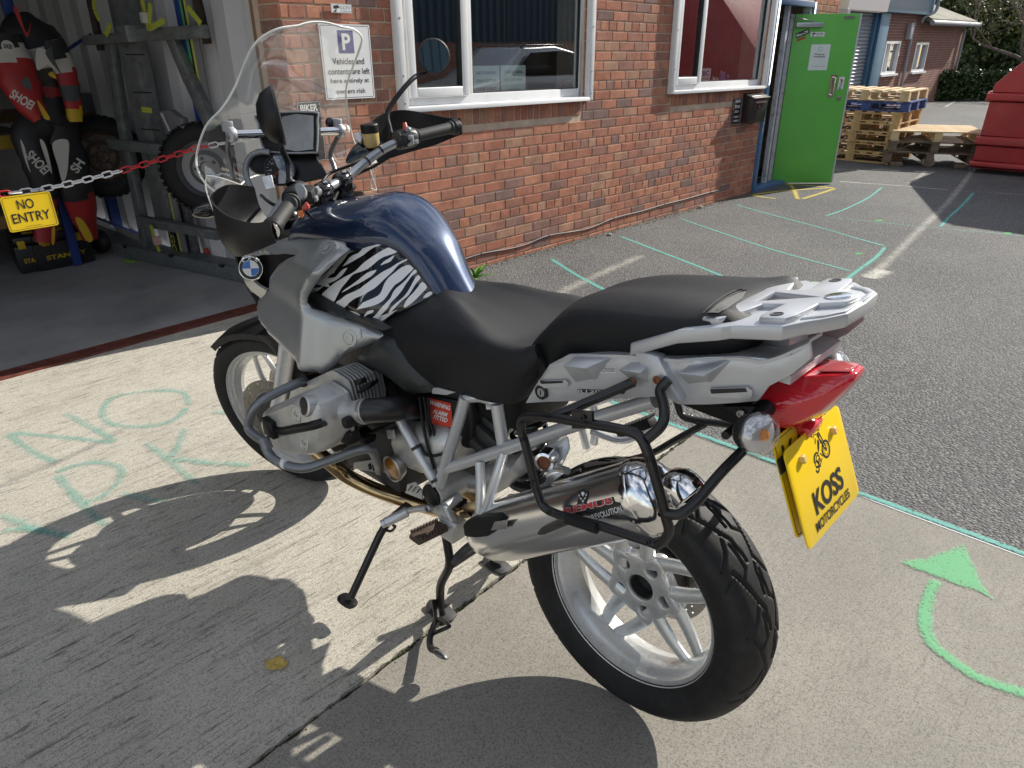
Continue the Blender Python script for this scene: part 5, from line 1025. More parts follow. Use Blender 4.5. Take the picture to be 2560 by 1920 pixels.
# ------------------------------------------------------------------ galvanised trailer frame standing on end
m_galv = M('galvanised_steel', (.24, .26, .26), .45, .6, bump=.25, bscale=60, var=.25, vscale=18, rvar=.1)
A_, B_ = PZ('G1', 730, 1500), PZ('G1', 1480, 1655); TD = (B_ - A_).normalized(); TN = Vector((-TD.y, TD.x, 0)); TN = TN if TN.dot(CAM_LOC - A_) > 0 else -TN
def TP(u, v, off=0., c='G1'): return onp(c, u, v, TN, TN.dot(A_) + off)
trl = empty('trailer_frame', A_, 'galvanised trailer frame standing upright inside the garage', 'trailer frame')
def tb_(name, a, b_, w, h, off=0.): g = G(); g.bar(TP(*a, off), TP(*b_, off), w, h, TN); return g.obj(name, m_galv, trl, bevel=.004)
tb_('drawbar', (715, -60), (1010, 1340), .19, .10, -.06); tb_('side_rail', (655, 240), (725, 700), .075, .06); tb_('side_rail', (722, 690), (880, 1490), .075, .06); tb_('side_rail', (1020, 215), (1130, 480), .08, .06, .02); tb_('side_rail', (1128, 470), (1260, 760), .08, .06, .02)
tb_('cross_member', (512, 240), (800, 215), .06, .06, .05); tb_('cross_member', (780, 212), (1215, 186), .075, .06, .05); tb_('cross_member', (655, 850), (1060, 895), .07, .06, .05); tb_('cross_member', (830, 1305), (1300, 1392), .07, .06, .05)
g = G(); g.box(TP(762, 200, .08), (.16, .09, .1)); g.obj('clamp', m_galv, trl, bevel=.006)
g = G(); g.bar(A_ + Vector((0, 0, .05)), B_ + TD * .35 + Vector((0, 0, .05)), .16, .10); fbm = g.obj('floor_beam', m_galv, trl, bevel=.004)
for f in (.12, .5, .88): g = G(); p_ = A_.lerp(B_, f) + TN * .075 + Vector((0, 0, .095)); g.box(p_, (.05, .03, .018)); g.obj('slot', m_inkblack, fbm)
for (u, v) in ((800, 323), (845, 548), (890, 768)): g = G(); c_ = TP(u, v, .02); g.bar(c_ - TD * .1, c_ + TD * .1, .008, .008); g.obj('cable_tie', m_inkblack, trl)
g = G(); P = [TP(*p, .1) for p in ((940, 660), (1000, 650), (1050, 690), (1075, 700), (1100, 840), (1000, 850))]; g.prism(P, -TN * .05); hb = g.obj('hitch_bracket', M('grey_plate', (.22, .22, .24), .5, .4), trl, bevel=.004); g = G(); P = [TP(*p, .104) for p in ((950, 670), (962, 668), (1020, 790), (1010, 795))]; g.prism(P, TN * .002); g.obj('label_strip', m_lwhite, hb)
for (a, b_, lab) in (((530, -20), (600, 300), 'rusty brown bar hanging left of the trailer drawbar'), ((1165, -20), (1230, 260), 'rusty brown bar hanging right of the trailer frame')):
    g = G(); g.bar(TP(*a, .0), TP(*b_, .0), .055, .03, TN); tag(g.obj('rusty_bar', M('rusty_bar', (.045, .03, .024), .8, bump=.5, bscale=80, var=.4, vscale=15), None, bevel=.003), lab, 'bar')
m_strap = M('lime_strap', (.38, .42, .05), .7, bump=.3, bscale=200)
for i, (pts, lab) in enumerate(((((840, -10), (860, 90), (885, 180)), 'lime ratchet strap hanging in the middle of the trailer frame'), (((655, 140), (625, 210)), 'short lime strap at the left cross member'), (((890, 20), (885, 170), (975, 120)), 'lime strap looped on the top cross member'), (((1110, 40), (1190, 140)), 'lime strap hanging at the right rusty bar'), (((895, 1335), (915, 1420), (945, 1490)), 'lime strap with pink tag at the foot of the trailer'), (((555, 0), (560, 60), (590, 120)), 'thin lime strap on the left rusty bar'), (((840, 648), (900, 655)), 'lime strap wrapped round the drawbar'))):
    P = [TP(*p, .12) for p in pts]; g = G()
    for a, b_ in zip(P[:-1], P[1:]): g.bar(a, b_, .035, .004, TN)
    so_ = tag(g.obj('ratchet_strap', m_strap), lab, 'strap', 'lime straps on the trailer frame')
    if i in (0, 4): g = G(); g.box(TP(*((860, 105) if i == 0 else (930, 1425)), .126), (.03, .05, .06)); g.obj('tag_label', m_lwhite if i == 0 else M('pink_tag', (.6, .35, .3), .6), so_)
# blue and yellow lettered trailer trim boards
def stripe_board(name, a, b_, lab, off):
    bo = empty(name, TP(*b_, off), lab, 'trim board'); p, q = TP(*a, off), TP(*b_, off); d = (q - p).normalized(); s = TN.cross(d).normalized(); s = s if s.dot(TD) > 0 else -s
    for (o_, w, mt, nm) in ((0, .05, m_rblue, 'blue_strip'), (.038, .022, M('strip_green', (.08, .35, .16), .5), 'green_strip'), (.058, .018, m_inkblack, 'black_strip'), (.078, .02, M('strip_yellow', (.5, .5, .12), .5), 'yellow_strip'), (.12, .055, M('strip_grey', (.2, .2, .21), .5), 'grey_strip')): g = G(); g.bar(p + s * o_, q + s * o_, w, .014, TN); g.obj(nm, mt, bo)
    return bo, p, q, d, s
stripe_board('trim_board', (1045, -10), (1190, 760), 'blue green and yellow striped board right of the trailer drawbar', -.02)
bo, p, q, d, s = stripe_board('trim_board', (905, 880), (1050, 1530), 'blue striped board with yellow TRELGOR lettering near the floor', -.04)
g = G(); g.bar(q - d * .42 + s * .02 + TN * .012, q + s * .02 + TN * .012, .085, .006, TN); bk = g.obj('black_panel', m_inkblack, bo); lettering('TRELGOR', q - d * .19 + s * .02 + TN * .017, d, -s if d.cross(-s).dot(TN) > 0 else s, .05, M('strip_yellow'), bo, bold=.03, width=.42)
g = G(); P = [TP(*p_, -.08) for p_ in ((960, 890), (1030, 890), (1180, 1540), (1080, 1540))]; g.prism(P, -TN * .03); tag(g.obj('perforated_board', M('perforated_grey', (.13, .13, .14), .6, var=.5, vscale=40)), 'dark grey perforated ramp board leaning behind the trim boards', 'ramp')
# ------------------------------------------------------------------ spare wheels
def spare(c, ax, R0, w, lab, rimc, seed):
    t = empty('spare_wheel', c, lab, 'wheel'); ax = Vector(ax).normalized(); pr_ = [(R0 * .62, -w * .42), (R0 * .75, -w * .5), (R0 * .92, -w * .46), (R0 * .985, -w * .36), (R0, -w * .15), (R0, w * .15), (R0 * .985, w * .36), (R0 * .92, w * .46), (R0 * .75, w * .5), (R0 * .62, w * .42)]
    g = G(); g.lathe(pr_, c, ax, 48, closed=True); ty = g.obj('tyre', m_rubber, t, smooth=40)
    g = G()
    for k in range(40):
        a = 2 * math.pi * k / 40; e1 = ax.orthogonal().normalized(); e2 = ax.cross(e1); rr = e1 * math.cos(a) + e2 * math.sin(a); tt = ax.cross(rr); Mx = Matrix((rr, tt, ax)).transposed()
        for z in (-.28, .28): g.box(Vector(c) + rr * (R0 * 1.0) + ax * (w * z), (.012, R0 * .10, w * .36), Mx)
    tag(g.obj('tread_block', m_rubber, ty), kind='stuff')
    g = G(); g.lathe([(R0 * .63, w * .42), (R0 * .60, w * .36), (R0 * .56, w * .1), (R0 * .4, w * .05), (R0 * .3, w * .2), (R0 * .16, w * .22), (R0 * .14, w * .1), (0, w * .1)], c, ax, 36, caps=False); rm = g.obj('rim', rimc, t, smooth=30)
    g = G()
    for k in range(5): a = 2 * math.pi * k / 5; e1 = ax.orthogonal().normalized(); e2 = ax.cross(e1); g.lathe([(.012, 0), (.012, .012), (0, .012)], Vector(c) + (e1 * math.cos(a) + e2 * math.sin(a)) * R0 * .23 + ax * w * .21, ax, 6)
    tag(g.obj('wheel_bolt', m_inkblack, rm), kind='stuff'); return t
c_ = PX('G1', 610, 930, 5.55); spare(c_, (-.92, .35, .1), .30, .17, 'black spare wheel with rusty rim hanging behind the trailer', M('rusty_rim', (.12, .085, .06), .7, .4, var=.5, vscale=12, dirt=.6, dirtcol=(.35, .35, .34)), 1)
c_ = PX('H3', 1120, 290, 4.35); spare(c_, (-.75, .66, .05), .30, .18, 'black spare wheel with grey steel rim behind the windscreen', M('grey_rim', (.2, .2, .21), .45, .6), 2)
# toolboxes
m_tb = M('toolbox_black', (.015, .015, .016), .45); m_tby = M('toolbox_yellow', (.5, .33, .01), .45)
for i, (pu, lab, w, dlen, ang) in enumerate((((345, 1590), 'black and yellow toolbox nearest the doorway on the garage floor', .24, .42, -8), ((570, 1545), 'black and yellow toolbox right of the blue rack post', .40, .25, 2))):
    p = PZ('G1', *pu); t = empty('toolbox', p, lab, 'toolbox', 'toolboxes on the garage floor'); Mx = Matrix.Rotation(R_(ang), 3, 'Z'); c = p + Mx @ Vector((dlen / 2, w / 2, 0)); h = .2
    g = G(); g.box(c + Vector((0, 0, h / 2)), (dlen, w, h), Mx); g.obj('body', m_tb, t, bevel=.012); g = G(); g.box(c + Vector((0, 0, h + .035)), (dlen * .98, w * .96, .06), Mx); g.obj('lid', m_tb, t, bevel=.02)
    for f in (-.28, .28): g = G(); g.box(c + Mx @ Vector((-dlen / 2 - .004, w * f, h + .01)), (.014, .05, .06), Mx); g.obj('latch', m_tby, t, bevel=.003)
    g = G(); g.box(c + Mx @ Vector((0, 0, h + .07)), (dlen * .5, w * .3, .014), Mx); g.obj('tray', m_tby, t, bevel=.004)
    lettering('STANLEY', c + Mx @ Vector((-dlen / 2 - .001, -w * .02, h * .45)), Mx @ Vector((0, -1, 0)), (0, 0, 1), .035, m_tby, t, bold=.03, width=w * .7)
g = G(); p = PZ('G1', 650, 1500); g.sphere(p + Vector((.1, .02, .09)), .12, 10, 7, (1.2, .7, .75)); tag(g.obj('work_boot', m_aludark, None, smooth=60), 'dark lump of a boot on the floor beside the toolbox', 'boot')
g = G(); P = [PZ('G1', *q_, .004) for q_ in ((730, 1545), (765, 1538), (790, 1548), (812, 1546), (800, 1556), (735, 1553))]; g.prism(P, (0, 0, .006)); tag(g.obj('paper_scrap', M('lime_scrap', (.25, .5, .06), .7)), 'lime green scrap on the garage floor by the steel beam', 'scrap')
g = G(); p = PZ('H3', 1130, 1290); g.lathe([(.05, 0), (.012, .13)], p, (0, 0, 1), 12); tag(g.obj('red_cone', M('red_plastic', (.4, .03, .02), .4)), 'small red cone standing behind the steel floor beam', 'cone')
# ================================================================== MOTORCYCLE
from mathutils.geometry import delaunay_2d_cdt
bike = empty('motorcycle', (.6, 0, 0), 'blue and silver adventure motorcycle parked on its centre stand', 'motorcycle')
ST_A = Vector((1.617, 0, 0)); ST_U = Vector((-.4336, 0, .9011)); STEER = .36
ST_R = Matrix.Rotation(STEER, 3, ST_U)
def ST(p): return ST_A + ST_R @ (Vector(p) - ST_A)
def mir(p): return Vector((p.x, -p.y, p.z))
def pxl(c, pts): return [PY(c, u, v, y) for u, v, y in pts]
def tubes(name, mat, paths, r, parent=None, sm=True, rad=.03, n=10, both=False):
    """each path one part; both: also the mirrored one"""
    out = []
    for P in paths:
        for m_ in ((0, 1) if both else (0,)):
            Q = [mir(p) if m_ else Vector(p) for p in P]; g = G(); g.tube(fillet(Q, rad) if sm else Q, r, n); out.append(g.obj(name, mat, parent or bike, smooth=50))
    return out
def panel(name, c, outline, yf, thick, mat, parent=None, step=.014, edge=.008, er=.02, mirror=False, smooth=50, sp=0, holes=(), both=False, pts3=None):
    """curved body panel: outline traced on the photograph, laid on the surface y = yf(x, z)"""
    if pts3 is None:
        P = []
        for u, v in outline:
            ys = np.linspace(.5, -.05, 56); k = next((i for i, y in enumerate(ys) if (lambda q: y <= yf(q.x, q.z))(PY(c, u, v, y))), 55); lo, hi = ys[k], ys[max(k - 1, 0)]
            for _ in range(12):
                y = (lo + hi) / 2; q = PY(c, u, v, y)
                if y <= yf(q.x, q.z): lo = y
                else: hi = y
            P.append(Vector((q.x, 0, q.z)))
    else: P = [Vector((p[0], 0, p[1])) for p in pts3]
    if sp: P = spline(P, sp, True)
    poly = [(p.x, p.z) for p in P]; n = len(poly)
    # resample outline
    rs = []
    for i in range(n):
        a, b = Vector(poly[i]), Vector(poly[(i + 1) % n]); k = max(1, int((b - a).length / step))
        for j in range(k): rs.append(a.lerp(b, j / k))
    poly = rs; n = len(poly)
    arr = np.array([tuple(p) for p in poly]); nxt = np.roll(arr, -1, 0)
    def dist(q): d = nxt - arr; t = np.clip(((q - arr) * d).sum(1) / np.maximum((d * d).sum(1), 1e-12), 0, 1); return float(np.sqrt((((arr + d * t[:, None]) - q) ** 2).sum(1).min()))
    def inside(q): x, y = q; c_ = (arr[:, 1] > y) != (nxt[:, 1] > y); xi = (nxt[:, 0] - arr[:, 0]) * (y - arr[:, 1]) / np.where(np.abs(nxt[:, 1] - arr[:, 1]) < 1e-12, 1e-12, nxt[:, 1] - arr[:, 1]) + arr[:, 0]; return int((c_ & (x < xi)).sum()) % 2 == 1
    pts = list(poly); x0, y0 = arr.min(0); x1, y1 = arr.max(0); row = 0; y = y0 + step * .5
    while y < y1:
        x = x0 + (step * .5 if row % 2 else 0)
        while x < x1:
            if inside((x, y)) and dist(np.array((x, y))) > step * .45: pts.append(Vector((x, y)))
            x += step
        y += step * .87; row += 1
    vo, eo, fo, *_ = delaunay_2d_cdt([Vector((p[0], p[1])) for p in pts], [(i, (i + 1) % n) for i in range(n)], [], 1, 1e-6)
    fo = [list(f) for f in fo]; V = []
    for v in vo:
        d = min(1., dist(np.array((v.x, v.y))) / er); V.append(Vector((v.x, yf(v.x, v.y) - edge * (1 - math.sqrt(max(0, 1 - (1 - d) ** 2))), v.y)))
    m = len(V); cnt = {}
    def area(f): return sum(V[f[i]].x * V[f[(i + 1) % len(f)]].z - V[f[(i + 1) % len(f)]].x * V[f[i]].z for i in range(len(f)))
    fo = [f if area(f) < 0 else f[::-1] for f in fo]
    for f in fo:
        for a, b in zip(f, f[1:] + f[:1]): cnt[(a, b)] = 1
    F = list(fo) + [[i + m for i in f][::-1] for f in fo]
    for (a, b) in cnt:
        if (b, a) not in cnt: F.append([b, a, a + m, b + m])
    VV = V + [v - Vector((0, thick, 0)) for v in V]
    res = []
    for q in ((0, 1) if both else ((1,) if mirror else (0,))):
        W_ = [mir(v) for v in VV] if q else VV; FF = [f[::-1] for f in F] if q else F; res.append(make(name, W_, FF, mat, parent or bike, smooth, weld=True))
    return res[0]
def bvh_of(o): return BVHTree.FromPolygons([v.co for v in o.data.vertices], [list(p.vertices) for p in o.data.polygons])
def decal(name, c, outline, bvh, mat, parent, lift=.0012, step=None, V2=None, F2=None):
    """sticker cut to a traced outline and laid on a surface, subdivided so that it follows it"""
    if V2 is None: V2, F2 = fill2d([outline]); V2 = [(v.x, v.y) for v in V2]
    bm = bmesh.new(); vs = [bm.verts.new((v[0], v[1], 0)) for v in V2]
    for f in F2:
        try: bm.faces.new([vs[i] for i in f])
        except ValueError: pass
    if step:
        for _ in range(6):
            es = [e for e in bm.edges if e.calc_length() > step]
            if not es: break
            bmesh.ops.subdivide_edges(bm, edges=es, cuts=1, use_grid_fill=False); bmesh.ops.triangulate(bm, faces=bm.faces[:])
    V = []
    for v in bm.verts:
        d = ray(c, v.co.x, v.co.y).normalized(); h = bvh.ray_cast(CAM_LOC, d)
        if h[0] is None: h = bvh.find_nearest(CAM_LOC + d * 1.6)
        nn = h[1] if h[1].dot(d) < 0 else -h[1]; V.append(h[0] + nn * lift)
    bm.verts.index_update(); F = [[v.index for v in f.verts] for f in bm.faces]; bm.free(); return make(name, V, F, mat, parent, smooth=60)
def decal_text(txt, c, p0, p1, hpx, bvh, mat, parent, bold=.02, lift=.0018, slant=0.):
    V, F = text_mesh(txt, 1., bold); xs = [v[0] for v in V]; ys = [v[1] for v in V]; x0, x1, y0, y1 = min(xs), max(xs), min(ys), max(ys)
    ax = Vector((p1[0] - p0[0], p1[1] - p0[1])); up = Vector((ax.y, -ax.x)).normalized() * hpx
    V2 = []
    for v in V: t = (v[0] - x0) / (x1 - x0); s = (v[1] - y0) / (y1 - y0); q = Vector(p0) + ax * t + up * (s - .5) + ax.normalized() * (slant * (s - .5) * hpx); V2.append((q.x, q.y))
    return decal('lettering', c, None, bvh, mat, parent, lift, 30, V2, F)
def bolt(c, ax, r=.006, mat=None, parent=None, name='bolt', h=.005): g = G(); g.lathe([(r, 0), (r, h * .7), (r * .8, h), (r * .5, h), (r * .45, h * .4), (0, h * .4)], c, ax, 12); return g.obj(name, mat or m_steel, parent or bike, smooth=30)
m_rim = M('wheel_silver', (.68, .69, .69), .36, .7, rvar=.08, dirt=.28, dirtcol=(.26, .24, .21), vscale=26, bump=.12, bscale=300); m_frame = M('frame_silver', (.60, .61, .63), .34, .5, rvar=.08, dirt=.15, dirtcol=(.2, .17, .13), vscale=22)
m_tyre = M('tyre_rubber', (.013, .013, .0135), .6, spec=.35, bump=.25, bscale=600, var=.3, vscale=18, dirt=.18, dirtcol=(.075, .07, .065)); m_disc = M('brake_disc_steel', (.33, .31, .28), .32, .95, rvar=.1, vscale=50); m_gold = M('heat_tinted_steel', (.50, .36, .19), .09, 1., var=.3, vscale=7, rvar=.06)
m_rust2 = M('rusty_bolt', (.2, .075, .035), .8, .2, bump=.5, bscale=200, var=.4, vscale=60)
# ------------------------------------------------------------------ wheels
def tyre(name, C, ex, ey, ez, prof, nt, segs, pitch, mat, parent, depth=.006, gw=.0052, ny=92):
    """prof: half profile (y, r) from bead to crown; tread grooves are real grooves cut into the mesh"""
    pr = [(-y, r) for y, r in prof] + [(y, r) for y, r in prof[::-1][1:]]
    pa = np.array(pr); dl = np.r_[0, np.cumsum(np.hypot(np.diff(pa[:, 0]), np.diff(pa[:, 1])))]; s = np.linspace(0, dl[-1], ny)
    yy = np.interp(s, dl, pa[:, 0]); rr = np.interp(s, dl, pa[:, 1]); ker = np.array([1, 2, 3, 2, 1.]) / 9
    yy[2:-2] = np.convolve(yy, ker, 'same')[2:-2]; rr[2:-2] = np.convolve(rr, ker, 'same')[2:-2]
    th = np.linspace(0, 2 * np.pi, nt, endpoint=False); Rm = rr.max(); npit = int(round(2 * np.pi * Rm / pitch)); pl = 2 * np.pi * Rm / npit
    TH, YY = np.meshgrid(th, yy, indexing='ij'); RR = np.tile(rr, (nt, 1)); a = (TH * Rm) % pl
    dmin = np.full(TH.shape, 9.)
    for side in (1, -1):
        ysd = YY * side; aa = (a + (pl / 2 if side < 0 else 0)) % pl
        for (t0, y0, t1, y1) in segs:
            for sh in (-pl, 0, pl):
                px_, py_ = aa - t0 * pl - sh, ysd - y0; dx, dy = (t1 - t0) * pl, y1 - y0; t = np.clip((px_ * dx + py_ * dy) / (dx * dx + dy * dy), 0, 1); dmin = np.minimum(dmin, np.hypot(px_ - t * dx, py_ - t * dy))
    cut = np.clip((gw - dmin) / (gw * .8), 0, 1) * (RR > Rm - .043); RR = RR - depth * cut
    V = np.array(C)[None, None, :] + np.array(ex) * (RR * np.cos(TH))[..., None] + np.array(ez) * (RR * np.sin(TH))[..., None] + np.array(ey) * YY[..., None]
    V = V.reshape(-1, 3); i, j = np.meshgrid(np.arange(nt), np.arange(ny - 1), indexing='ij'); i2 = (i + 1) % nt
    F = np.stack([i * ny + j, i * ny + j + 1, i2 * ny + j + 1, i2 * ny + j], -1).reshape(-1, 4)
    me = bpy.data.meshes.new(name); me.vertices.add(len(V)); me.vertices.foreach_set('co', V.ravel()); me.loops.add(F.size); me.loops.foreach_set('vertex_index', F.ravel()); me.polygons.add(len(F)); me.polygons.foreach_set('loop_start', np.arange(0, F.size, 4)); me.polygons.foreach_set('loop_total', np.full(len(F), 4)); me.polygons.foreach_set('use_smooth', np.ones(len(F), bool)); me.update(calc_edges=True); me.validate(); me.set_sharp_from_angle(angle=R_(38)); me.materials.append(mat)
    o = bpy.data.objects.new(name, me); COL.objects.link(o); setparent(o, parent); return o
SEGS_R = [(0, .050, .25, .036), (.25, .036, .5, .022), (.5, .022, .66, .009), (.66, .009, 1., .003), (.5, .022, .74, .040), (.74, .040, .92, .064), (.70, .020, 1.06, .017), (1.06, .017, 1.2, .040), (.12, .060, .2, .072)]
SEGS_F = [(0, .004, .5, .006), (.5, .006, .8, .028), (.8, .028, .9, .046), (.3, .02, .5, .045)]
def wheel(name, C, F3, Rr, w, spoke_ang, R_tyre, prof, segs, ntheta, disc_y, disc_r, hub_y, rootr, front):
    ex, ey, ez = F3; L = lambda a, b, y: Vector(C) + ex * a + ez * b + ey * y; P = lambda r, ang, y: L(r * math.cos(ang), r * math.sin(ang), y)
    g = G(); h = w / 2
    rp = [(Rr, h), (Rr - .004, h + .003), (Rr - .012, h - .001), (Rr - .014, h - .009), (Rr - .022, h - .011), (Rr - .024, h - .022), (Rr - .030, h * .5), (Rr - .040, h * .15), (Rr - .040, -h * .25), (Rr - .028, -h * .6), (Rr - .018, -h + .012), (Rr - .014, -h + .001), (Rr - .004, -h - .003), (Rr, -h), (Rr - .006, -h + .010), (Rr - .012, -h * .5), (Rr - .02, 0), (Rr - .012, h * .5), (Rr - .006, h - .010)]
    g.lathe(rp, C, ey, 96, closed=True, ref=ex); rim = g.obj(name, m_rim, bike, smooth=28)
    tyre('tyre', C, ex, ey, ez, prof, ntheta, segs, .160 if not front else .15, m_tyre, rim)
    for sa in spoke_ang:
        for path in (((-58, .072), (-36, .090), (-18, .135), (-9, .175), (-4.5, 0)), ((17, .076), (14, .110), (11, .150), (8.5, .180), (6, 0))):
            kf = (Rr - .032) / .2005; pts = [P((r * kf if r else Rr - .032) * (1 if r > .08 or not front or not r else .8), sa + R_(a_), hub_y + .004) for a_, r in path]; sp_ = spline(pts, 5); m = len(sp_)
            g = G(); g.tube(sp_, [(.0215 - .0085 * i / (m - 1)) * (1 if not front else .72) for i in range(m)], 10, up=tuple(ey), flat=.66); g.obj('spoke', m_rim, rim, smooth=45)
    # hub disc with bore and five recesses
    lug = [sa + math.pi / len(spoke_ang) for sa in spoke_ang]; n5 = len(lug); out = []
    for k in range(60):
        a = 2 * math.pi * k / 60; bump_ = max(math.cos(n5 * (a - lug[0])), 0); out.append(((rootr * .86 + .022 * bump_) * math.cos(a), (rootr * .86 + .022 * bump_) * math.sin(a)))
    lf = .66 if not front else .8; holes = [circ(.033 if not front else .027, 32)] + [circ(.015 if not front else .011, 16, rootr * lf * math.cos(a), rootr * lf * math.sin(a)) for a in lug]
    plate2d([out] + holes, lambda x, y, hh: L(x, y, hub_y - .018 + hh), .036, 'hub', m_rim, rim, bevel=.005, smooth=40)
    g = G(); bq = .033 if not front else .0275; g.lathe([(bq + .002, hub_y - .03), (bq, hub_y + .012), (bq - .003, hub_y + .012), (bq - .003, hub_y - .05)], C, ey, 32, ref=ex, caps=False); g.lathe([(0, hub_y - .035), (bq - .001, hub_y - .035)], C, ey, 32); g.obj('axle_bore', m_aludark, rim, smooth=40)
    for a in lug: g = G(); c = P(rootr * lf, a, hub_y - .014); g.cyl(c, c + ey * .012, .0075, 6); g.obj('wheel_bolt', m_inkblack, rim); 
    g = G(); g.lathe([(rootr * .75, hub_y - .06), (rootr * .8, hub_y - .019), (.02, hub_y - .019)], C, ey, 40); g.obj('carrier', m_aludark, rim, smooth=40)
    for dy in disc_y:
        hl = []
        for ring, (rr_, k_) in enumerate(((disc_r - .011, 30), (disc_r - .024, 30), (disc_r - .037, 26))):
            hl += [circ(.0032, 7, rr_ * math.cos(2 * math.pi * (i + ring * .5) / k_), rr_ * math.sin(2 * math.pi * (i + ring * .5) / k_)) for i in range(k_) if (i + ring) % 2 == 0 or ring == 1]
        plate2d([circ(disc_r, 72), circ(disc_r - .048, 48)] + hl, lambda x, y, hh: L(x, y, dy - .0025 + hh), .005, 'brake_disc', m_disc, rim, smooth=30)
        g = G(); dr = disc_r - .05
        g.lathe([(dr, dy - .002), (dr, dy + .002), (.04, dy + .003), (.04, dy - .003)], C, ey, 40, closed=True); g.obj('disc_carrier', m_aludark, rim, smooth=30)
    return rim, L, P
E3 = (Vector((1, 0, 0)), Vector((0, 1, 0)), Vector((0, 0, 1)))
RC = Vector((0, 0, .359)); profR = [(.056, .218), (.066, .226), (.074, .248), (.0785, .272), (.0775, .287), (.070, .300), (.050, .3130), (.025, .3195), (0, .321)]
rear, LR, PR = wheel('rear_wheel', RC, E3, .2325, .122, [R_(-139 + 72 * k) for k in range(5)], .321, profR, SEGS_R, 1000, (-.085,), .1325, -.016, .098, False)
FC = ST((1.507, 0, .329)); F3 = tuple(ST_R @ e for e in E3); profF = [(.040, .246), (.048, .256), (.054, .276), (.0565, .295), (.045, .312), (.03, .323), (.015, .3275), (0, .329)]
front, LF, PF = wheel('front_wheel', FC, F3, .258, .086, [R_(70 + 72 * k) for k in range(5)], .329, profF, SEGS_F, 620, (.072, -.072), .1525, 0., .058, True)
g = G(); g.cyl(LF(0, 0, -.12), LF(0, 0, .12), .012, 16); g.obj('front_axle', m_steel, bike, smooth=40)
# fork sliders, stanchions, calipers
for s in (1, -1):
    a = LF(-.02, .0, .105 * s); u_ = (ST_R @ Vector((-.4336, 0, .9011))); t = a + u_ * .40
    g = G(); g.lathe([(.024, -.02), (.031, .02), (.030, .12), (.027, .16), (.0285, .38), (.030, .40), (.020, .41), (.0195, .60)], a - u_ * .02, u_, 24); g.obj('fork_leg', m_frame, bike, smooth=35)
    c = LF(-.125, .06, .072 * s); g = G(); g.box(c, (.09, .065, .12), Matrix(F3).transposed() @ Matrix.Rotation(R_(25), 3, 'Y')); g.obj('front_caliper', m_aludark, bike, bevel=.012)
g = G(); c0 = LF(.02, .0, 0); g.loft([[PF(.348 - .012 * abs(math.sin(k)), a_, yy_) for k, yy_ in ((1.2, -.072), (.6, -.05), (0, 0), (.6, .05), (1.2, .072))] + [PF(.342 - .03 * abs(math.sin(k)), a_, yy_) for k, yy_ in ((1.2, .070), (.6, .048), (0, 0), (.6, -.048), (1.2, -.070))] for a_ in [R_(d) for d in range(50, 151, 5)]]); g.obj('front_mudguard', m_black, bike, smooth=40)
g = G(); g.prism([LF(x, z, .085) for x, z in ((-.16, .12), (-.08, .30), (-.03, .35), (-.10, .355), (-.2, .28))], F3[1] * -.17); g.obj('mudguard_bracket', m_black, bike, bevel=.01)
# ------------------------------------------------------------------ engine
EY = Vector((0, 1, 0))
g = G(); g.span((.70, -.155, .36), (.98, .155, .68)); g.obj('crankcase', m_aludark, bike, bevel=.03)
g = G(); g.lathe([(.0, .13), (.10, .13), (.12, .10), (.12, -.1)], (.98, 0, .56), (1, 0, 0), 36); g.obj('alternator_cover', m_aludark, bike, smooth=40)
panel('gearbox_housing', 'R3', [(1265, 660), (1330, 605), (1480, 600), (1640, 640), (1720, 720), (1690, 880), (1610, 960), (1470, 950), (1300, 850)], lambda x, z: .165, .30, m_alu, step=.03, edge=.03, er=.05)
for k in range(3): g = G(); a = PY('R3', 1300 + 16 * k, 620, .168); b = PY('R3', 1310 + 16 * k, 680, .168); g.bar(a, b, .006, .006); g.obj('rib', m_alu, bike)
HCo = [(470, 470), (600, 395), (740, 352), (850, 430), (893, 590), (890, 700), (850, 778), (720, 790), (560, 745), (500, 690), (448, 575)]
HX = [PY('R3', u, v, .35) for u, v in HCo]; hc = sum(HX, Vector()) / len(HX); HX2 = fillet(HX + [HX[0], HX[1]], .014, 2)[4:]; HX2 = HX2[:-1]
for s in (1, -1):
    sd = lambda p: Vector((p.x, p.y * s, p.z)); dxm = 0 if s > 0 else .03
    def ring(y, k, ox=0, oz=0): return [sd(Vector((hc.x + (p.x - hc.x) * k + ox - dxm, y, hc.z + (p.z - hc.z) * k + oz))) for p in HX2]
    g = G(); g.loft([ring(.285, 1.0), ring(.335, 1.0), ring(.358, .965), ring(.372, .90), ring(.382, .76), ring(.385, .4)]); hcov = g.obj('head_cover', m_alu, bike, smooth=24)
    g = G(); g.loft([ring(.277, 1.035), ring(.2845, 1.035)]); g.obj('gasket_flange', m_alu, hcov, smooth=30)
    g = G(); g.loft([ring(.06, .72, -.02, .0), ring(.276, .80, 0, 0)]); cyl_ = g.obj('cylinder', m_aludark, bike, smooth=40)
    for k in range(11): g = G(); y = .165 + .0102 * k; sc = .99 if k > 2 else .93; g.loft([ring(y, sc * 1.03, .004, .026), ring(y + .0032, sc * 1.03, .004, .026)]); g.obj('cooling_fin', m_alu, cyl_, smooth=30)
    if s > 0: hcovL = hcov
bv = bvh_of(hcovL)
def onhead(u, v, d=0.): r = ray('R3', u, v).normalized(); h = bv.ray_cast(CAM_LOC, r); return (h[0] if h[0] else AT('R3', u, v, hc)) + EY * d
p = onhead(733, 455); g = G(); g.lathe([(.027, -.02), (.027, .004), (.0225, .007), (.0225, -.004), (0, -.004)], p, (.1, 1, .25), 28); fc_ = g.obj('oil_filler_ring', m_alu, hcovL, smooth=30); g = G(); g.lathe([(0, .0055), (.012, .0065), (.0218, .005), (.0218, -.01)], p, (.1, 1, .25), 24); g.obj('oil_filler_cap', m_inkblack, hcovL, smooth=40)
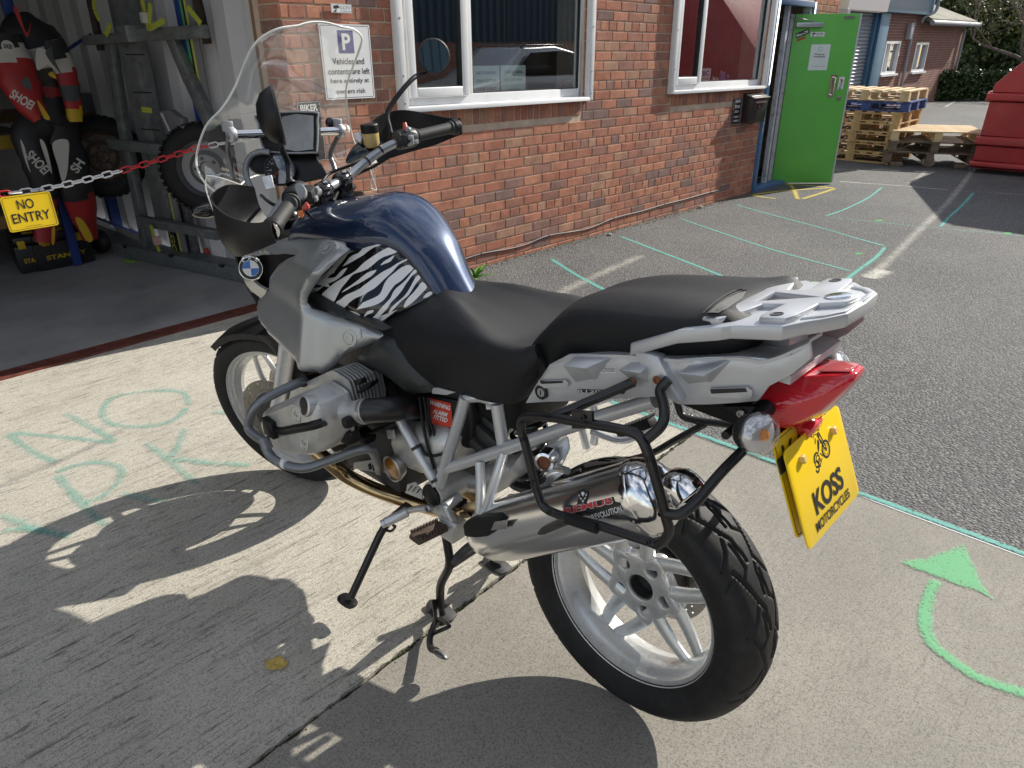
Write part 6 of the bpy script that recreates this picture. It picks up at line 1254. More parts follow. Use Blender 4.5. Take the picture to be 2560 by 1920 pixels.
for u, v in ((662, 512), (715, 708)):
    p = onhead(u, v); g = G(); g.lathe([(.020, -.003), (.0225, .001), (.0185, .002), (.012, -.012), (0, -.012)], p, (.0, 1, .15), 22); g.obj('bolt_recess', m_alu, hcovL, smooth=30); bolt(p + Vector((0, -.006, 0)), (0, 1, .15), .0085, m_steel, hcovL, h=.008)
pts = [onhead(u, v, .0) for u, v in ((500, 600), (560, 630), (680, 610), (780, 590), (850, 568))]; g = G()
g.tube(spline(pts, 4), .0125, 10, flat=.7, up=(0, 1, 0)); c = pts[0]; g.box(c + Vector((0, .004, .0)), (.05, .022, .05)); g.obj('ignition_cover', m_black, hcovL, bevel=.004)
for (u, v) in ((940, 400), (930, 575), (930, 628), (945, 742)): bolt(PY('R3', u, v, .27), EY, .006, h=.012)
# throttle body and intake
a, b = PY('R3', 900, 500, .31), PY('R3', 1160, 490, .275)
g = G(); d_ = (b - a); g.lathe([(.026, 0), (.026, d_.length * .1), (.030, d_.length * .12), (.030, d_.length * .3), (.026, d_.length * .35), (.027, d_.length * .75), (.032, d_.length * .85), (.032, d_.length)], a, d_, 28); tbd = g.obj('throttle_body', m_alu, bike, smooth=30)
for f in (.12, .93): g = G(); c = a + d_ * f; g.lathe([(.0335, -.004), (.0335, .004), (.031, .004), (.031, -.004)], c, d_, 28, closed=True); g.obj('hose_clamp', m_steel, tbd, smooth=30)
P_ = pxl('R3', [(1150, 490, .276), (1270, 482, .25), (1400, 472, .20), (1510, 462, .12)]); g = G(); g.tube(spline(P_, 5), .031, 20); g.obj('intake_hose', M('intake_rubber', (.014, .014, .015), .35), bike, smooth=50)
rd = random.Random(3)
for (u, v, y, sx, sz) in ((1040, 290, .2, .05, .04), (1030, 330, .2, .03, .03), (1110, 335, .2, .04, .025), (1042, 560, .31, .026, .03), (1030, 650, .28, .045, .045), (960, 700, .28, .03, .05), (1120, 640, .2, .08, .03), (1050, 410, .24, .03, .025)): g = G(); g.box(PY('R3', u, v, y), (sx, .045, sz), Matrix.Rotation(R_(rd.uniform(-15, 15)), 3, 'Y')); g.obj('engine_fitting', m_black, bike, bevel=.01)
for pth in ([(1090, 360, .25), (1180, 310, .22), (1230, 270, .17)], [(850, 575, .37), (920, 600, .29), (990, 600, .25)], [(1040, 300, .25), (1110, 290, .25), (1160, 260, .2)], [(1230, 300, .16), (1300, 400, .15), (1340, 480, .13)], [(1150, 650, .2), (1300, 600, .18), (1360, 575, .16)], [(1080, 560, .26), (1060, 500, .26), (1040, 450, .25)]): tubes('hose', m_black, [pxl('R3', pth)], .0065, sm=True)
for pth in ([(1515, 390, .16), (1545, 600, .165), (1580, 760, .17), (1620, 890, .165)], [(1545, 390, .15), (1580, 600, .155), (1620, 760, .15), (1660, 880, .14)], [(1575, 390, .155), (1590, 560, .15), (1640, 700, .15), (1700, 800, .14)], [(1530, 735, .172), (1560, 790, .17), (1620, 800, .165), (1690, 785, .165)]): tubes('cable', m_black, [spline(pxl('R3', pth), 5)], .0042, sm=False, n=8)
# sight glass
c = PY('R3', 1340, 885, .178); g = G(); g.lathe([(.030, -.02), (.038, .0), (.038, .008), (.033, .010), (.031, .004)], c, EY, 36); sg = g.obj('sight_glass_ring', m_steel, bike, smooth=30); g = G(); g.lathe([(0, .006), (.031, .005)], c, EY, 36); g.obj('sight_glass', M('amber_oil', (.30, .12, .012), .1, var=.4, vscale=60, coat=.6), sg)
# crash bars
m_crash = M('grey_crash_bar', (.19, .20, .215), .34, .55, rvar=.08, dirt=.15, dirtcol=(.12, .09, .06), vscale=20)
cb1 = pxl('R3', [(850, 250, .18), (700, 290, .28), (480, 390, .37), (370, 480, .41), (335, 600, .425), (380, 660, .425), (450, 705, .42)]); cb2 = pxl('R3', [(440, 690, .42), (480, 790, .42), (570, 855, .412), (720, 885, .38), (900, 830, .33), (1090, 762, .27), (1185, 762, .24), (1230, 860, .21), (1240, 905, .17)])
tubes('crash_bar', m_crash, [spline(cb1, 6), spline(cb2, 6)], .0125, sm=False, n=14, both=True)
a_, b_ = pxl('R3', [(710, 285, .275), (800, 262, .215)]); g = G(); g.cyl(a_, b_, .0165, 16); g.obj('crash_bar_sleeve', m_black, bike, smooth=40); a_, b_ = pxl('R3', [(540, 842, .414), (600, 862, .408)]); g = G(); g.cyl(a_, b_, .0132, 16); g.obj('crash_bar_tape', m_inkwhite, bike, smooth=40); g = G(); c = cb1[-1]; g.lathe([(.0145, -.012), (.0145, .02)], c, cb2[1] - cb2[0], 16); g.obj('crash_bar_joint', m_crash, bike, smooth=40)
g = G(); g.prism(pxl('R3', [(820, 235, .2), (1010, 175, .17), (1040, 240, .17), (840, 285, .2)]), (0, -.006, 0)); g.obj('crash_bar_bracket', m_frame, bike, bevel=.002)
# exhaust headers
tubes('header_pipe', m_gold, [spline(pxl('R3', [(800, 770, .27), (900, 850, .25), (1000, 930, .22), (1130, 1000, .19), (1290, 1065, .16), (1450, 1115, .13), (1640, 1170, .11), (1800, 1190, .12), (1900, 1170, .15)]), 6)], .0215, sm=False, n=18)
tubes('header_pipe', m_gold, [spline([(.80, -.27, .52), (.86, -.22, .42), (.82, -.12, .36), (.68, -.03, .35), (.5, .03, .37)], 6)], .0215, sm=False, n=18)
g = G(); c = PY('R3', 1790, 1130, .12); g.box(c, (.04, .03, .03)); g.obj('exhaust_clamp', m_black, bike, bevel=.005)
for outl, y, nm in (([(1060, 850), (1180, 830), (1290, 860), (1300, 920), (1180, 910), (1060, 890)], .17, 'skid_bracket'), ([(1430, 1000), (1480, 985), (1530, 1040), (1535, 1105), (1420, 1060)], .185, 'heel_guard')):
    panel(nm, 'R3', outl, lambda x, z: y, .004, m_alu, step=.02, edge=.001, er=.004)
for k in range(3): g = G(); a = PY('R3', 1440 + 30 * k, 1040 + 8 * k, .1865); b = PY('R3', 1465 + 28 * k, 1005 + 10 * k, .1865); g.bar(a, b, .001, .006, (0, 1, 0)); g.obj('slot', m_inkblack, bike); g = G(); a = PY('R3', 1170 + 28 * k, 855 + 6 * k, .1745); b = PY('R3', 1180 + 28 * k, 895 + 8 * k, .1745); g.bar(a, b, .001, .009, (0, 1, 0)); g.obj('slot', m_inkblack, bike)
# ------------------------------------------------------------------ frame, swing arm, shock
fr = [[(1370, 520, .17), (1480, 730, .175), (1640, 1000, .165)], [(1835, 395, .165), (1790, 560, .17), (1715, 790, .17), (1660, 1000, .165)], [(2050, 440, .15), (2095, 730, .15)]]
tubes('frame_tube', m_frame, [pxl('R3', f) for f in fr], .0145, rad=.06, both=True)
tubes('frame_tube', m_frame, [pxl('R4', [(10, 1055, .165), (300, 960, .16), (700, 820, .15), (1080, 705, .14)])], .0145, rad=.1, both=True, n=14)
tubes('frame_tube', m_frame, [pxl('R3', [(1840, 400, .16), (1960, 390, .15), (2080, 460, .14)])], .0125, rad=.05, both=True)
tubes('peg_hanger_tube', m_frame, [pxl('R4', [(200, 1015, .175), (205, 1130, .19), (200, 1270, .205)]), pxl('R4', [(320, 970, .165), (280, 1100, .19), (235, 1250, .205)])], .0115, both=True)
for u, v in ((1500, 740), (1635, 965)): g = G(); c = PY('R3', u, v, .172); g.lathe([(.0165, -.004), (.0165, .004)], c, PY('R3', 1640, 1000, .165) - PY('R3', 1370, 520, .17), 16); g.obj('cable_tie', m_inkblack, bike)
c = PY('R3', 1630, 1060, .16); g = G(); g.cyl(c - EY * .30, c + EY * .012, .036, 30); g.obj('swingarm_pivot', m_alu, bike, bevel=.004); g = G(); g.lathe([(.032, .012), (.032, .018), (.026, .021), (0, .0215)], c, EY, 32); g.obj('pivot_cap', m_black, bike, smooth=40)
panel('swing_arm', 'R3', [(1650, 1000), (1760, 930), (1900, 900), (2180, 800), (2212, 930), (2060, 1060), (1960, 1115), (1780, 1080), (1660, 1110)], lambda x, z: .08, .16, m_silver, step=.03, edge=.03, er=.05)
g = G(); g.tube([(.50, -.10, .44), (.25, -.12, .40), (.02, -.13, .37)], [.055, .05, .06], 20); g.obj('drive_shaft_housing', m_silver, bike, smooth=40); g = G(); g.lathe([(0, -.17), (.06, -.165), (.085, -.14), (.085, -.1), (.05, -.085)], (0, 0, .359), EY, 36); g.obj('final_drive', m_alu, bike, smooth=40)
c0, c1 = Vector((.36, .0, .50)), Vector((.345, .0, .80)); g = G(); g.cyl(c0, c1, .022, 18); g.cyl(c1 + Vector((0, 0, -.02)), c1 + Vector((0, 0, .06)), .04, 20); sh_ = g.obj('shock_absorber', m_aludark, bike, smooth=40)
hel = [c0.lerp(c1, .05 + .8 * k / 110) + Vector((math.cos(k * .36), math.sin(k * .36), 0)) * .042 for k in range(111)]; g = G(); g.tube(hel, .0075, 8); g.obj('spring', m_blackgloss, sh_, smooth=60); 
for q in (c0, c0.lerp(c1, .87)): g = G(); g.lathe([(.05, -.006), (.05, .006)], q, (0, 0, 1), 24); g.obj('spring_seat', m_aludark, sh_)
g = G(); g.span((.44, -.12, .60), (.78, .12, .86)); g.obj('airbox', m_black, bike, bevel=.02); g = G(); g.span((.30, -.10, .70), (.44, .10, .84)); g.obj('battery_box', m_black, bike, bevel=.015); g = G(); g.span((.75, -.11, .66), (1.1, .11, .90)); g.obj('frame_core', m_aludark, bike, bevel=.03)
wb = PY('R3', 1585, 385, .135); bx0 = pxl('R3', [(1560, 375, .128), (1790, 420, .128), (1800, 640, .128), (1590, 600, .128)]); g = G(); g.prism(bx0, (0, -.1, 0)); ab = g.obj('electrics_box', m_black, bike, bevel=.006)
bvw = bvh_of(ab); m_wred = M('warning_red', (.62, .05, .025), .4); wl = decal('warning_label', 'R3', [(1588, 398), (1738, 437), (1752, 605), (1606, 578)], bvw, m_wred, ab, .0015, 60)
for t_, pa, pb, h in (('WARNING', (1592, 426), (1735, 470), 32), ('ALARM', (1616, 487), (1714, 516), 30), ('FITTED', (1622, 527), (1716, 555), 30)): decal_text(t_, 'R3', pa, pb, h, bvw, m_inkwhite, wl, .03, .0026)
g = G(); c = pxl('R3', [(1975, 425, .14), (2080, 440, .14), (2080, 480, .14), (1978, 480, .14)]); g.prism(c, (0, -.002, 0)); pl_ = g.obj('white_label', m_inkwhite, bike); lettering('PL01', sum(c, Vector()) / 4 + EY * .0006, -Vector((1, 0, 0)), (0, 0, 1), .014, m_inkblack, pl_)
for (u, v, y, d) in ((1960, 640, .08, (.14, .04, .05)), (1900, 700, .1, (.12, .03, .03)), (2000, 560, .05, (.1, .06, .06)), (1850, 780, .05, (.12, .06, .05))): g = G(); g.box(PY('R3', u, v, y), d, Matrix.Rotation(R_(-20), 3, 'Y')); g.obj('linkage', m_aludark, bike, bevel=.01)
# ------------------------------------------------------------------ foot controls and stands
hg_ = [PY('S1', u, v, y) for u, v, y in ((815, 110, .175), (880, 190, .18), (930, 190, .18), (1000, 350, .195), (1000, 430, .2), (950, 440, .2), (880, 280, .18), (800, 215, .175))]; g = G(); g.prism(hg_, (0, -.022, 0)); g.obj('footpeg_hanger', m_alu, bike, bevel=.006)
a_, b_ = PY('S1', 950, 200, .17), PY('S1', 1050, 130, .12); g = G(); g.cyl(a_, b_, .013, 14); g.obj('footpeg_strut', m_frame, bike, smooth=40)
p0, p1 = PY('S1', 935, 345, .205), PY('S1', 705, 455, .30); d = (p1 - p0); L_ = d.length; d.normalize(); s_ = Vector((0, 0, 1)).cross(d).normalized(); up_ = d.cross(s_)
m_peg = M('rusty_peg', (.10, .075, .06), .7, .5, bump=.5, bscale=150, var=.5, vscale=40, dirt=.5, dirtcol=(.16, .06, .025)); g = G(); g.bar(p0, p1, .042, .014, up_); pg = g.obj('footpeg', m_peg, bike, bevel=.005)
for s in (-1, 1):
    for k in range(9): g = G(); c = p0 + d * (L_ * (.1 + .1 * k)) + s_ * (.018 * s) + up_ * .011; g.box(c, (.006, .006, .010)); g.obj('peg_tooth', m_peg, pg)
g = G(); g.cyl(p0 - d * .02 - s_ * .03, p0 - d * .02 + s_ * .03, .011, 14); g.box(p0 - d * .03 - up_ * .02, (.05, .05, .05)); g.obj('footpeg_pivot', m_alu, bike, bevel=.004)
tubes('gear_lever', m_alu, [pxl('S1', [(840, 215, .19), (740, 215, .2), (650, 235, .21)])], .009, n=12); a_, b_ = PY('S1', 660, 240, .21), PY('S1', 495, 320, .26); g = G(); g.cyl(a_, b_, .0135, 16); g.cyl(b_, b_ + (b_ - a_).normalized() * .012, .0115, 16); g.obj('gear_pedal', m_frame, bike, bevel=.002); bolt(PY('S1', 828, 212, .198), EY, .012, h=.01)
sf = Vector((.79, .325, .045)); s0_ = PY('S1', 660, 190, .15); s1_ = PY('S1', 490, 330, .19); sf2 = PY('S1', 235, 880, .315)
g = G(); g.tube(fillet([s0_, s1_, sf2], .05), .0115, 14); ss = g.obj('side_stand', m_blackpaint, bike, smooth=50); c = PY('S1', 205, 915, .322); g = G(); g.prism(spline([c + Vector(q) for q in ((-.032, -.016, 0), (-.032, .016, 0), (.02, .02, 0), (.034, 0, 0), (.02, -.02, 0))], 3, True), (0, 0, .007)); g.obj('stand_foot', m_blackpaint, ss, bevel=.002)
tubes('stand_spring_hook', m_blackpaint, [pxl('S1', [(500, 380, .2), (540, 390, .2), (570, 350, .2), (550, 340, .2)])], .004)
fl = Vector((.587, .128, .0)); frr = Vector((.612, -.135, .0)); lt = PY('S1', 950, 420, .13); k1 = PY('S1', 985, 640, .135); k2 = PY('S1', 905, 790, .135); k3 = PY('S1', 890, 960, .13)
cs_ = tubes('centre_stand', m_blackpaint, [[lt, k1, k2, Vector((fl.x, fl.y, .03))], [mir(lt) , mir(k1), mir(k2), Vector((frr.x, frr.y, .03))]], .0125, rad=.03, n=14)[0]
for q in (fl, frr): g = G(); g.prism(spline([q + Vector(w_) for w_ in ((-.045, -.025, .001), (-.045, .025, .001), (.03, .028, .001), (.05, 0, .012), (.03, -.028, .001))], 2, True), (0, 0, .006)); g.obj('stand_foot', m_aludark, cs_, bevel=.0015); g = G(); g.prism([q + Vector(w_) for w_ in ((-.025, 0, .006), (.025, 0, .006), (.005, 0, .06), (-.01, 0, .06))], (0, .006, 0)); g.obj('foot_gusset', m_aludark, cs_)
g = G(); g.cyl(k1, mir(k1), .0125, 14); g.obj('stand_cross_tube', m_blackpaint, cs_, smooth=40)
tubes('centre_stand_brace', M('taped_tube', (.05, .05, .052), .6, bump=.8, bscale=90, var=.4, vscale=40), [spline(pxl('S1', [(1010, 620, .13), (1060, 560, .12), (1150, 490, .10), (1290, 455, .07)]), 5)], .0125, cs_, sm=False)
g = G(); q = pxl('S1', [(1300, 450, -.12), (1340, 440, -.12), (1350, 630, -.12), (1305, 620, -.12)]); g.prism(q, (0, -.03, 0)); g.prism(pxl('S1', [(1390, 460, -.12), (1470, 470, -.12), (1470, 560, -.12), (1350, 640, -.12), (1350, 600, -.12)]), (0, -.004, 0)); g.obj('stand_leg_bracket', m_alu, cs_, bevel=.002)
tl = spline([k3 + Vector((0, .012, .03))] + pxl('S1', [(880, 1040, .178), (855, 1110, .208), (830, 1190, .238), (835, 1265, .264), (880, 1290, .272)]), 5); g = G(); g.tube(tl, .0095, 12); tg = g.obj('stand_pedal_arm', m_blackpaint, cs_, smooth=50); g = G(); c = PY('S1', 915, 1315, .277); g.sphere(c, .028, 16, 8, (.9, .75, .28), Matrix.Rotation(R_(35), 3, 'X')); g.obj('stand_pedal', M('worn_steel', (.2, .2, .2), .45, .7, var=.4, vscale=40), cs_, smooth=60); tubes('stand_peg', m_blackpaint, [pxl('S1', [(880, 1045, .18), (960, 1075, .195), (975, 1105, .205)]), pxl('S1', [(850, 1160, .225), (920, 1130, .215), (965, 1110, .205)])], .006, cs_)
# passenger pegs
pp = [PY('S1', u, v, .215) for u, v in ((1165, 270), (1400, 225), (1435, 260), (1420, 310), (1330, 385), (1170, 390), (1150, 340))]; g = G(); g.prism(spline(pp, 2, True), (0, .03, 0)); po = g.obj('passenger_peg', m_rubber, bike, bevel=.006); g = G(); g.prism([PY('S1', u, v, .248) for u, v in ((1325, 310), (1420, 298), (1410, 365), (1295, 375))], (0, .004, 0)); g.obj('peg_tab', m_steel, po, bevel=.001)
pr_ = PY('R4', 985, 840, -.24); g = G(); dd_ = (PY('R4', 1050, 815, -.24) - PY('R4', 915, 865, -.24)).normalized(); g.bar(pr_ - dd_ * .06, pr_ + dd_ * .06, .035, .028); po = g.obj('passenger_peg', m_rubber, bike, bevel=.006)
for k in range(9): g = G(); c = pr_ + dd_ * (-.05 + .0125 * k) + Vector((0, 0, .016)); g.box(c, (.005, .036, .006)); g.obj('peg_rib', m_rubber, po)
tubes('peg_hanger_tube', m_frame, [pxl('R4', [(760, 860, -.18), (900, 910, -.2), (960, 900, -.22), (1050, 840, -.24)])], .010)
# ------------------------------------------------------------------ silencer
m_can = M('polished_silencer', (.88, .88, .88), .2, 1., rvar=.03, vscale=5)
e1 = PY('R4', 1078, 1180, .185); e0 = PY('R4', 215, 1385, .185); ax = (e0 - e1).normalized(); Lc = (e0 - e1).length; up_ = (Vector((0, 0, 1)) - ax * ax.z).normalized(); sd_ = ax.cross(up_).normalized(); sd_ = sd_ if sd_.y > 0 else -sd_
def oval(t, k, n=40): c = e1 + ax * t; return [c + up_ * (.0745 * k * math.cos(a)) + sd_ * (.058 * k * math.sin(a)) for a in [2 * math.pi * i / n for i in range(n)]]
g = G(); g.loft([oval(t, k) for t, k in ((.018, 1), (Lc * .72, 1.0), (Lc * .84, .98), (Lc * .95, .88), (Lc * 1.02, .66), (Lc * 1.05, .45))]); can = g.obj('silencer', m_can, bike, smooth=40)
g = G(); g.loft([oval(t, k) for t, k in ((.03, 1.028), (.014, 1.03), (.010, 1.0)) ]); g.obj('end_band', m_chrome, can, smooth=30); g = G(); g.loft([oval(t, k) for t, k in ((.012, 1.01), (-.004, .97), (-.020, .84), (-.032, .62), (-.036, .3))]); g.obj('end_cap', m_chrome, can, smooth=40)
for k in range(10): a = 2 * math.pi * k / 10; c = e1 + ax * .0225 + up_ * (.0768 * math.cos(a)) + sd_ * (.0597 * math.sin(a)); g = G(); g.sphere(c, .0028, 7, 5); g.obj('rivet', m_steel, can, smooth=60)
tp = spline([e1 - ax * .02 - up_ * .002, e1 - ax * .055 + sd_ * .004, PY('R4', 1215, 1140, .19), PY('R4', 1262, 1190, .19)], 5); g = G(); n_ = len(tp)
g.tube(tp, [.030 + .004 * i / (n_ - 1) for i in range(n_)], 28, caps=False); to = g.obj('tail_pipe', m_chrome, can, smooth=50); to.modifiers.new('s', 'SOLIDIFY').thickness = -.002; g = G(); g.tube(tp[:-3], [.022] * (n_ - 3), 20); g.obj('inner_pipe', m_aludark, can, smooth=50)
bvc = bvh_of(can); m_dred = M('logo_red', (.55, .04, .05), .4); m_dblk = M('logo_black', (.02, .02, .022), .45)
dl = decal('maker_badge', 'R4', [(622, 1242), (690, 1228), (700, 1190), (695, 1160), (708, 1165), (722, 1152), (732, 1165), (747, 1160), (745, 1195), (735, 1225), (870, 1190), (880, 1215), (915, 1222), (925, 1255), (780, 1310), (760, 1275), (622, 1272)], bvc, m_dblk, can, .0012, 24)
decal_text('REMUS', 'R4', (624, 1264), (872, 1207), 34, bvc, m_inkwhite, dl, .045, .0018); decal_text('REMUS', 'R4', (627, 1263), (869, 1207), 30, bvc, m_dred, dl, .025, .0024); decal_text('REVOLUTION', 'R4', (768, 1293), (915, 1246), 30, bvc, m_inkwhite, dl, .015, .0022)
for pts in ([(700, 1176), (708, 1186), (702, 1190)], [(742, 1172), (734, 1184), (740, 1188)], [(704, 1192), (718, 1200), (712, 1206)], [(738, 1190), (726, 1200), (732, 1204)], [(716, 1208), (728, 1207), (722, 1222)], [(712, 1172), (722, 1164), (732, 1172), (722, 1190)]): decal('badge_mark', 'R4', pts, bvc, m_inkwhite, dl, .002)
c = PY('R4', 540, 1000, .14); g = G(); g.lathe([(.018, -.02), (.022, -.015), (.022, .02), (.016, .022), (.016, .012), (0, .012)], c, (-.35, 1, .1), 22); mb = g.obj('silencer_mount', m_chrome, bike, smooth=30); g = G(); g.lathe([(0, .014), (.0155, .0145)], c, (-.35, 1, .1), 18); g.obj('mount_bolt', m_rust2, mb)
g = G(); g.prism(pxl('R4', [(500, 960, .11), (640, 890, .1), (650, 950, .1), (600, 1060, .12), (540, 1080, .14)]), (0, -.004, 0)); g.obj('silencer_bracket', m_frame, bike, bevel=.001); tubes('silencer_strap', m_steel, [pxl('R4', [(575, 1040, .14), (640, 1060, .17)])], .008)
# ------------------------------------------------------------------ tank, seats, bodywork
def bluemat():
    m = M('blue_metallic', (.008, .024, .072), .34, .45, coat=1.0); nt = m.node_tree; b = nt.nodes['Principled BSDF']; l = nt.links.new
    t = N(nt, 'ShaderNodeTexCoord'); v = N(nt, 'ShaderNodeTexVoronoi', i_Scale=2600.); l(t.outputs['Object'], v.inputs['Vector']); s = N(nt, 'ShaderNodeSeparateColor'); l(v.outputs['Color'], s.inputs[0])
    r = N(nt, 'ShaderNodeMapRange'); r.inputs['To Min'].default_value = .22; r.inputs['To Max'].default_value = .5; l(s.outputs[0], r.inputs['Value']); l(r.outputs[0], b.inputs['Roughness']); return m
m_blue = bluemat(); m_fair = M('dark_silver_fairing', (.40, .415, .42), .34, .62, coat=.15, rvar=.04, vscale=10, bump=.03, bscale=900); m_seat = M('black_seat_vinyl', (.0095, .010, .0115), .5, bump=.5, bscale=900, rvar=.06, vscale=14, spec=.32); m_tail = M('tail_silver', (.53, .54, .56), .38, .45, rvar=.05, vscale=10); m_shroud = M('black_shroud', (.028, .031, .032), .4, spec=.4, bump=.12, bscale=700)
Ed = [(640, 372, .165), (800, 388, .160), (985, 428, .142), (1150, 430, .121), (1290, 448, .100), (1400, 508, .086), (1500, 618, .077), (1560, 708, .072), (1640, 812, .066)]
Rd = [(960, 152, 0), (1100, 126, 0), (1250, 106, 0), (1400, 90, -.03), (1490, 132, -.035), (1600, 234, -.035), (1720, 374, -.035), (1810, 524, -.035), (1890, 700, -.03)]
rows = []
for e, r in zip(Ed, Rd):
    E_, R0 = PY('R2', *e), PY('R2', *r); R0.y = 0; half = [E_ + Vector((0, -.012, -.03))]
    for k in range(7): t = math.pi / 2 * (1 - k / 6); half.append(Vector((R0.x + (E_.x - R0.x) * math.sin(t) ** 1.5, E_.y * math.sin(t) ** .92, E_.z + (R0.z + .006 - E_.z) * math.cos(t) ** .9)))
    half[-1].y = 0
    rows.append(half + [mir(p) for p in half[:-1][::-1]])
fr_ = [p + Vector((.03, 0, -.03)) for p in rows[0]]; rows = [fr_] + rows + [[Vector((p.x - .05, p.y * .95, p.z - .06)) for p in rows[-1]]]
V, F, nr, nc = grid_surface(rows, 4, 4); tank = make('fuel_tank', V, F, m_blue, bike, smooth=60, weld=True); tank.modifiers.new('s', 'SOLIDIFY').thickness = .006
g = G(); c = Vector((.86, 0, PY('R2', 1330, 95, 0).z - .016)); g.lathe([(.045, -.01), (.045, .003), (.04, .005), (0, .005)], c, (.0, 0, 1), 32); g.obj('fuel_cap', m_frame, tank, smooth=30)
# zebra side panels
zy = lambda x, z: .188 - .55 * max(0, z - .93) - .60 * max(0, .76 - x)
zo = [(985, 432), (1070, 430), (1150, 432), (1225, 440), (1290, 452), (1350, 478), (1400, 512), (1450, 562), (1500, 622), (1560, 712), (1622, 792), (1480, 862), (1300, 952), (1228, 1030), (1120, 972), (960, 890), (850, 830), (760, 785), (752, 745), (830, 650), (930, 545)]
zp = panel('tank_side_panel', 'R2', zo, zy, .006, m_blackgloss, step=.014, edge=.004, er=.012, both=True); bz_ = bvh_of(zp); m_zw = M('zebra_white', (.78, .78, .77), .22, coat=.5)
Z = [[(465,70),(555,68),(520,105),(480,130),(430,155),(405,190),(370,235),(320,290),(275,340),(235,372),(150,425),(100,456),(85,450),(130,385),(200,310),(270,245),(340,190),(395,140),(410,115),(440,90)],[(375,85),(410,70),(388,98)],[(78,480),(95,462),(170,455),(205,435),(240,395),(260,372),(310,365),(345,330),(375,300),(420,280),(400,315),(370,350),(320,390),(265,415),(215,435),(180,470),(130,495),(90,500)],[(580,72),(715,80),(660,100),(610,130),(560,170),(500,205),(440,240),(378,270),(410,230),(440,190),(480,165),(520,150),(555,110)],
 [(190,525),(230,480),(300,420),(340,395),(400,360),(440,340),(490,310),(530,270),(580,225),(630,190),(690,150),(740,120),(800,100),(865,135),(800,165),(740,185),(690,215),(650,250),(600,290),(540,315),(480,335),(450,360),(410,410),(375,450),(345,500),(320,550),(300,578),(260,560)],[(370,500),(400,470),(460,430),(520,385),(580,335),(630,310),(678,300),(640,345),(590,380),(530,415),(470,445),(420,475)],[(710,260),(740,225),(790,195),(835,170),(800,225),(750,245)],
 [(315,590),(360,560),(410,520),(470,495),(530,465),(560,440),(620,395),(680,350),(740,310),(800,280),(860,240),(935,205),(945,215),(870,255),(830,300),(790,340),(740,385),(700,425),(660,460),(600,495),(550,525),(490,550),(440,585),(410,615),(380,628)],[(500,648),(540,605),(560,585),(620,560),(690,525),(720,485),(745,420),(780,370),(840,320),(900,275),(960,255),(990,275),(1000,290),(960,330),(920,370),(880,405),(840,430),(800,480),(760,540),(720,580),(660,610),(600,625),(550,635)],[(555,720),(580,680),(600,660),(650,650),(640,675),(600,690)],[(415,655),(480,665),(535,695),(500,697)],
 [(590,765),(640,720),(680,680),(710,640),(760,590),(800,545),(820,500),(850,460),(900,420),(950,370),(980,330),(1015,295),(1030,320),(990,350),(960,390),(930,430),(900,480),(850,540),(800,590),(770,640),(720,690),(690,740),(665,808)],[(765,708),(800,640),(850,590),(910,540),(950,490),(985,430),(1010,380),(1040,345),(1065,370),(1040,400),(1010,440),(980,490),(950,530),(900,570),(860,610),(820,650)],[(915,630),(930,580),(960,540),(1000,500),(1040,450),(1080,405),(1120,450),(1090,490),(1050,530),(1010,570),(960,610)],[(1085,548),(1110,510),(1150,488),(1168,510),(1130,535)]]
for z in Z: decal('zebra_stripe', 'Z1', [tuple(p[:2]) for p in spline([(*p, 0) for p in z], 2, True)], bz_, m_zw, zp, .0012, 45)
# fairing side panels
def fy(x, z):
    cr_ = .885 + (.90 - z) * .05 if z < .92 else .885 - (z - .92) * .55      # the crease
    y = .246 - .35 * max(0, .92 - x) - 1.1 * max(0, z - 1.0); dx_ = x - (cr_ + .03); y += .2 * max(0, .88 - z)
    return y - (.17 * dx_ if dx_ > 0 else 0) + .012 * math.exp(-(dx_ / .03) ** 2)
fo = [(280, 475), (400, 470), (620, 385), (700, 372), (860, 368), (930, 385), (965, 420), (1000, 490), (930, 545), (830, 640), (755, 735), (705, 820), (700, 860), (735, 900), (880, 945), (1080, 985), (1225, 1068), (1240, 1080), (1225, 1115), (1100, 1160), (975, 1215), (900, 1290), (838, 1338), (715, 1335), (640, 1265), (560, 1180), (470, 1090), (395, 985), (375, 870), (400, 820), (460, 760), (470, 660), (520, 590), (640, 525), (560, 515), (400, 525), (310, 545), (300, 600), (270, 520)]
fp = panel('side_fairing', 'R2', fo, fy, .006, m_fair, step=.012, edge=.012, er=.022, both=True); bf = bvh_of(fp)
bt = [(855, 1040), (900, 1025), (1000, 1010), (1110, 1025), (1120, 1085), (1060, 1130), (970, 1212), (905, 1130)]; decal('fairing_inset', 'R2', bt, bf, m_fair, fp, .002, 60)
for (u, v) in ((872, 468), (1035, 1092)):
    d = ray('R2', u, v).normalized(); h = bf.ray_cast(CAM_LOC, d); n_ = h[1] if h[1].dot(d) < 0 else -h[1]; g = G(); g.lathe([(.022, -.002), (.0225, .0028), (.018, .003), (.0165, .0005), (.012, .0005), (.0115, .004), (0, .0045)], h[0], n_, 26); g.obj('trim_fastener', m_fair, fp, smooth=30)
inn = panel('inner_fairing', 'R2', [(760, 785), (850, 830), (960, 895), (1130, 985), (1240, 1050), (1080, 990), (880, 950), (735, 905), (690, 850), (720, 790)], lambda x, z: .205, .03, m_shroud, step=.02, edge=.01, er=.02, both=True); lb_ = bvh_of(inn); decal_text('oilhead', 'R2', (745, 890), (860, 925), 22, lb_, M('grey_ink', (.12, .12, .12), .5), inn, .01)
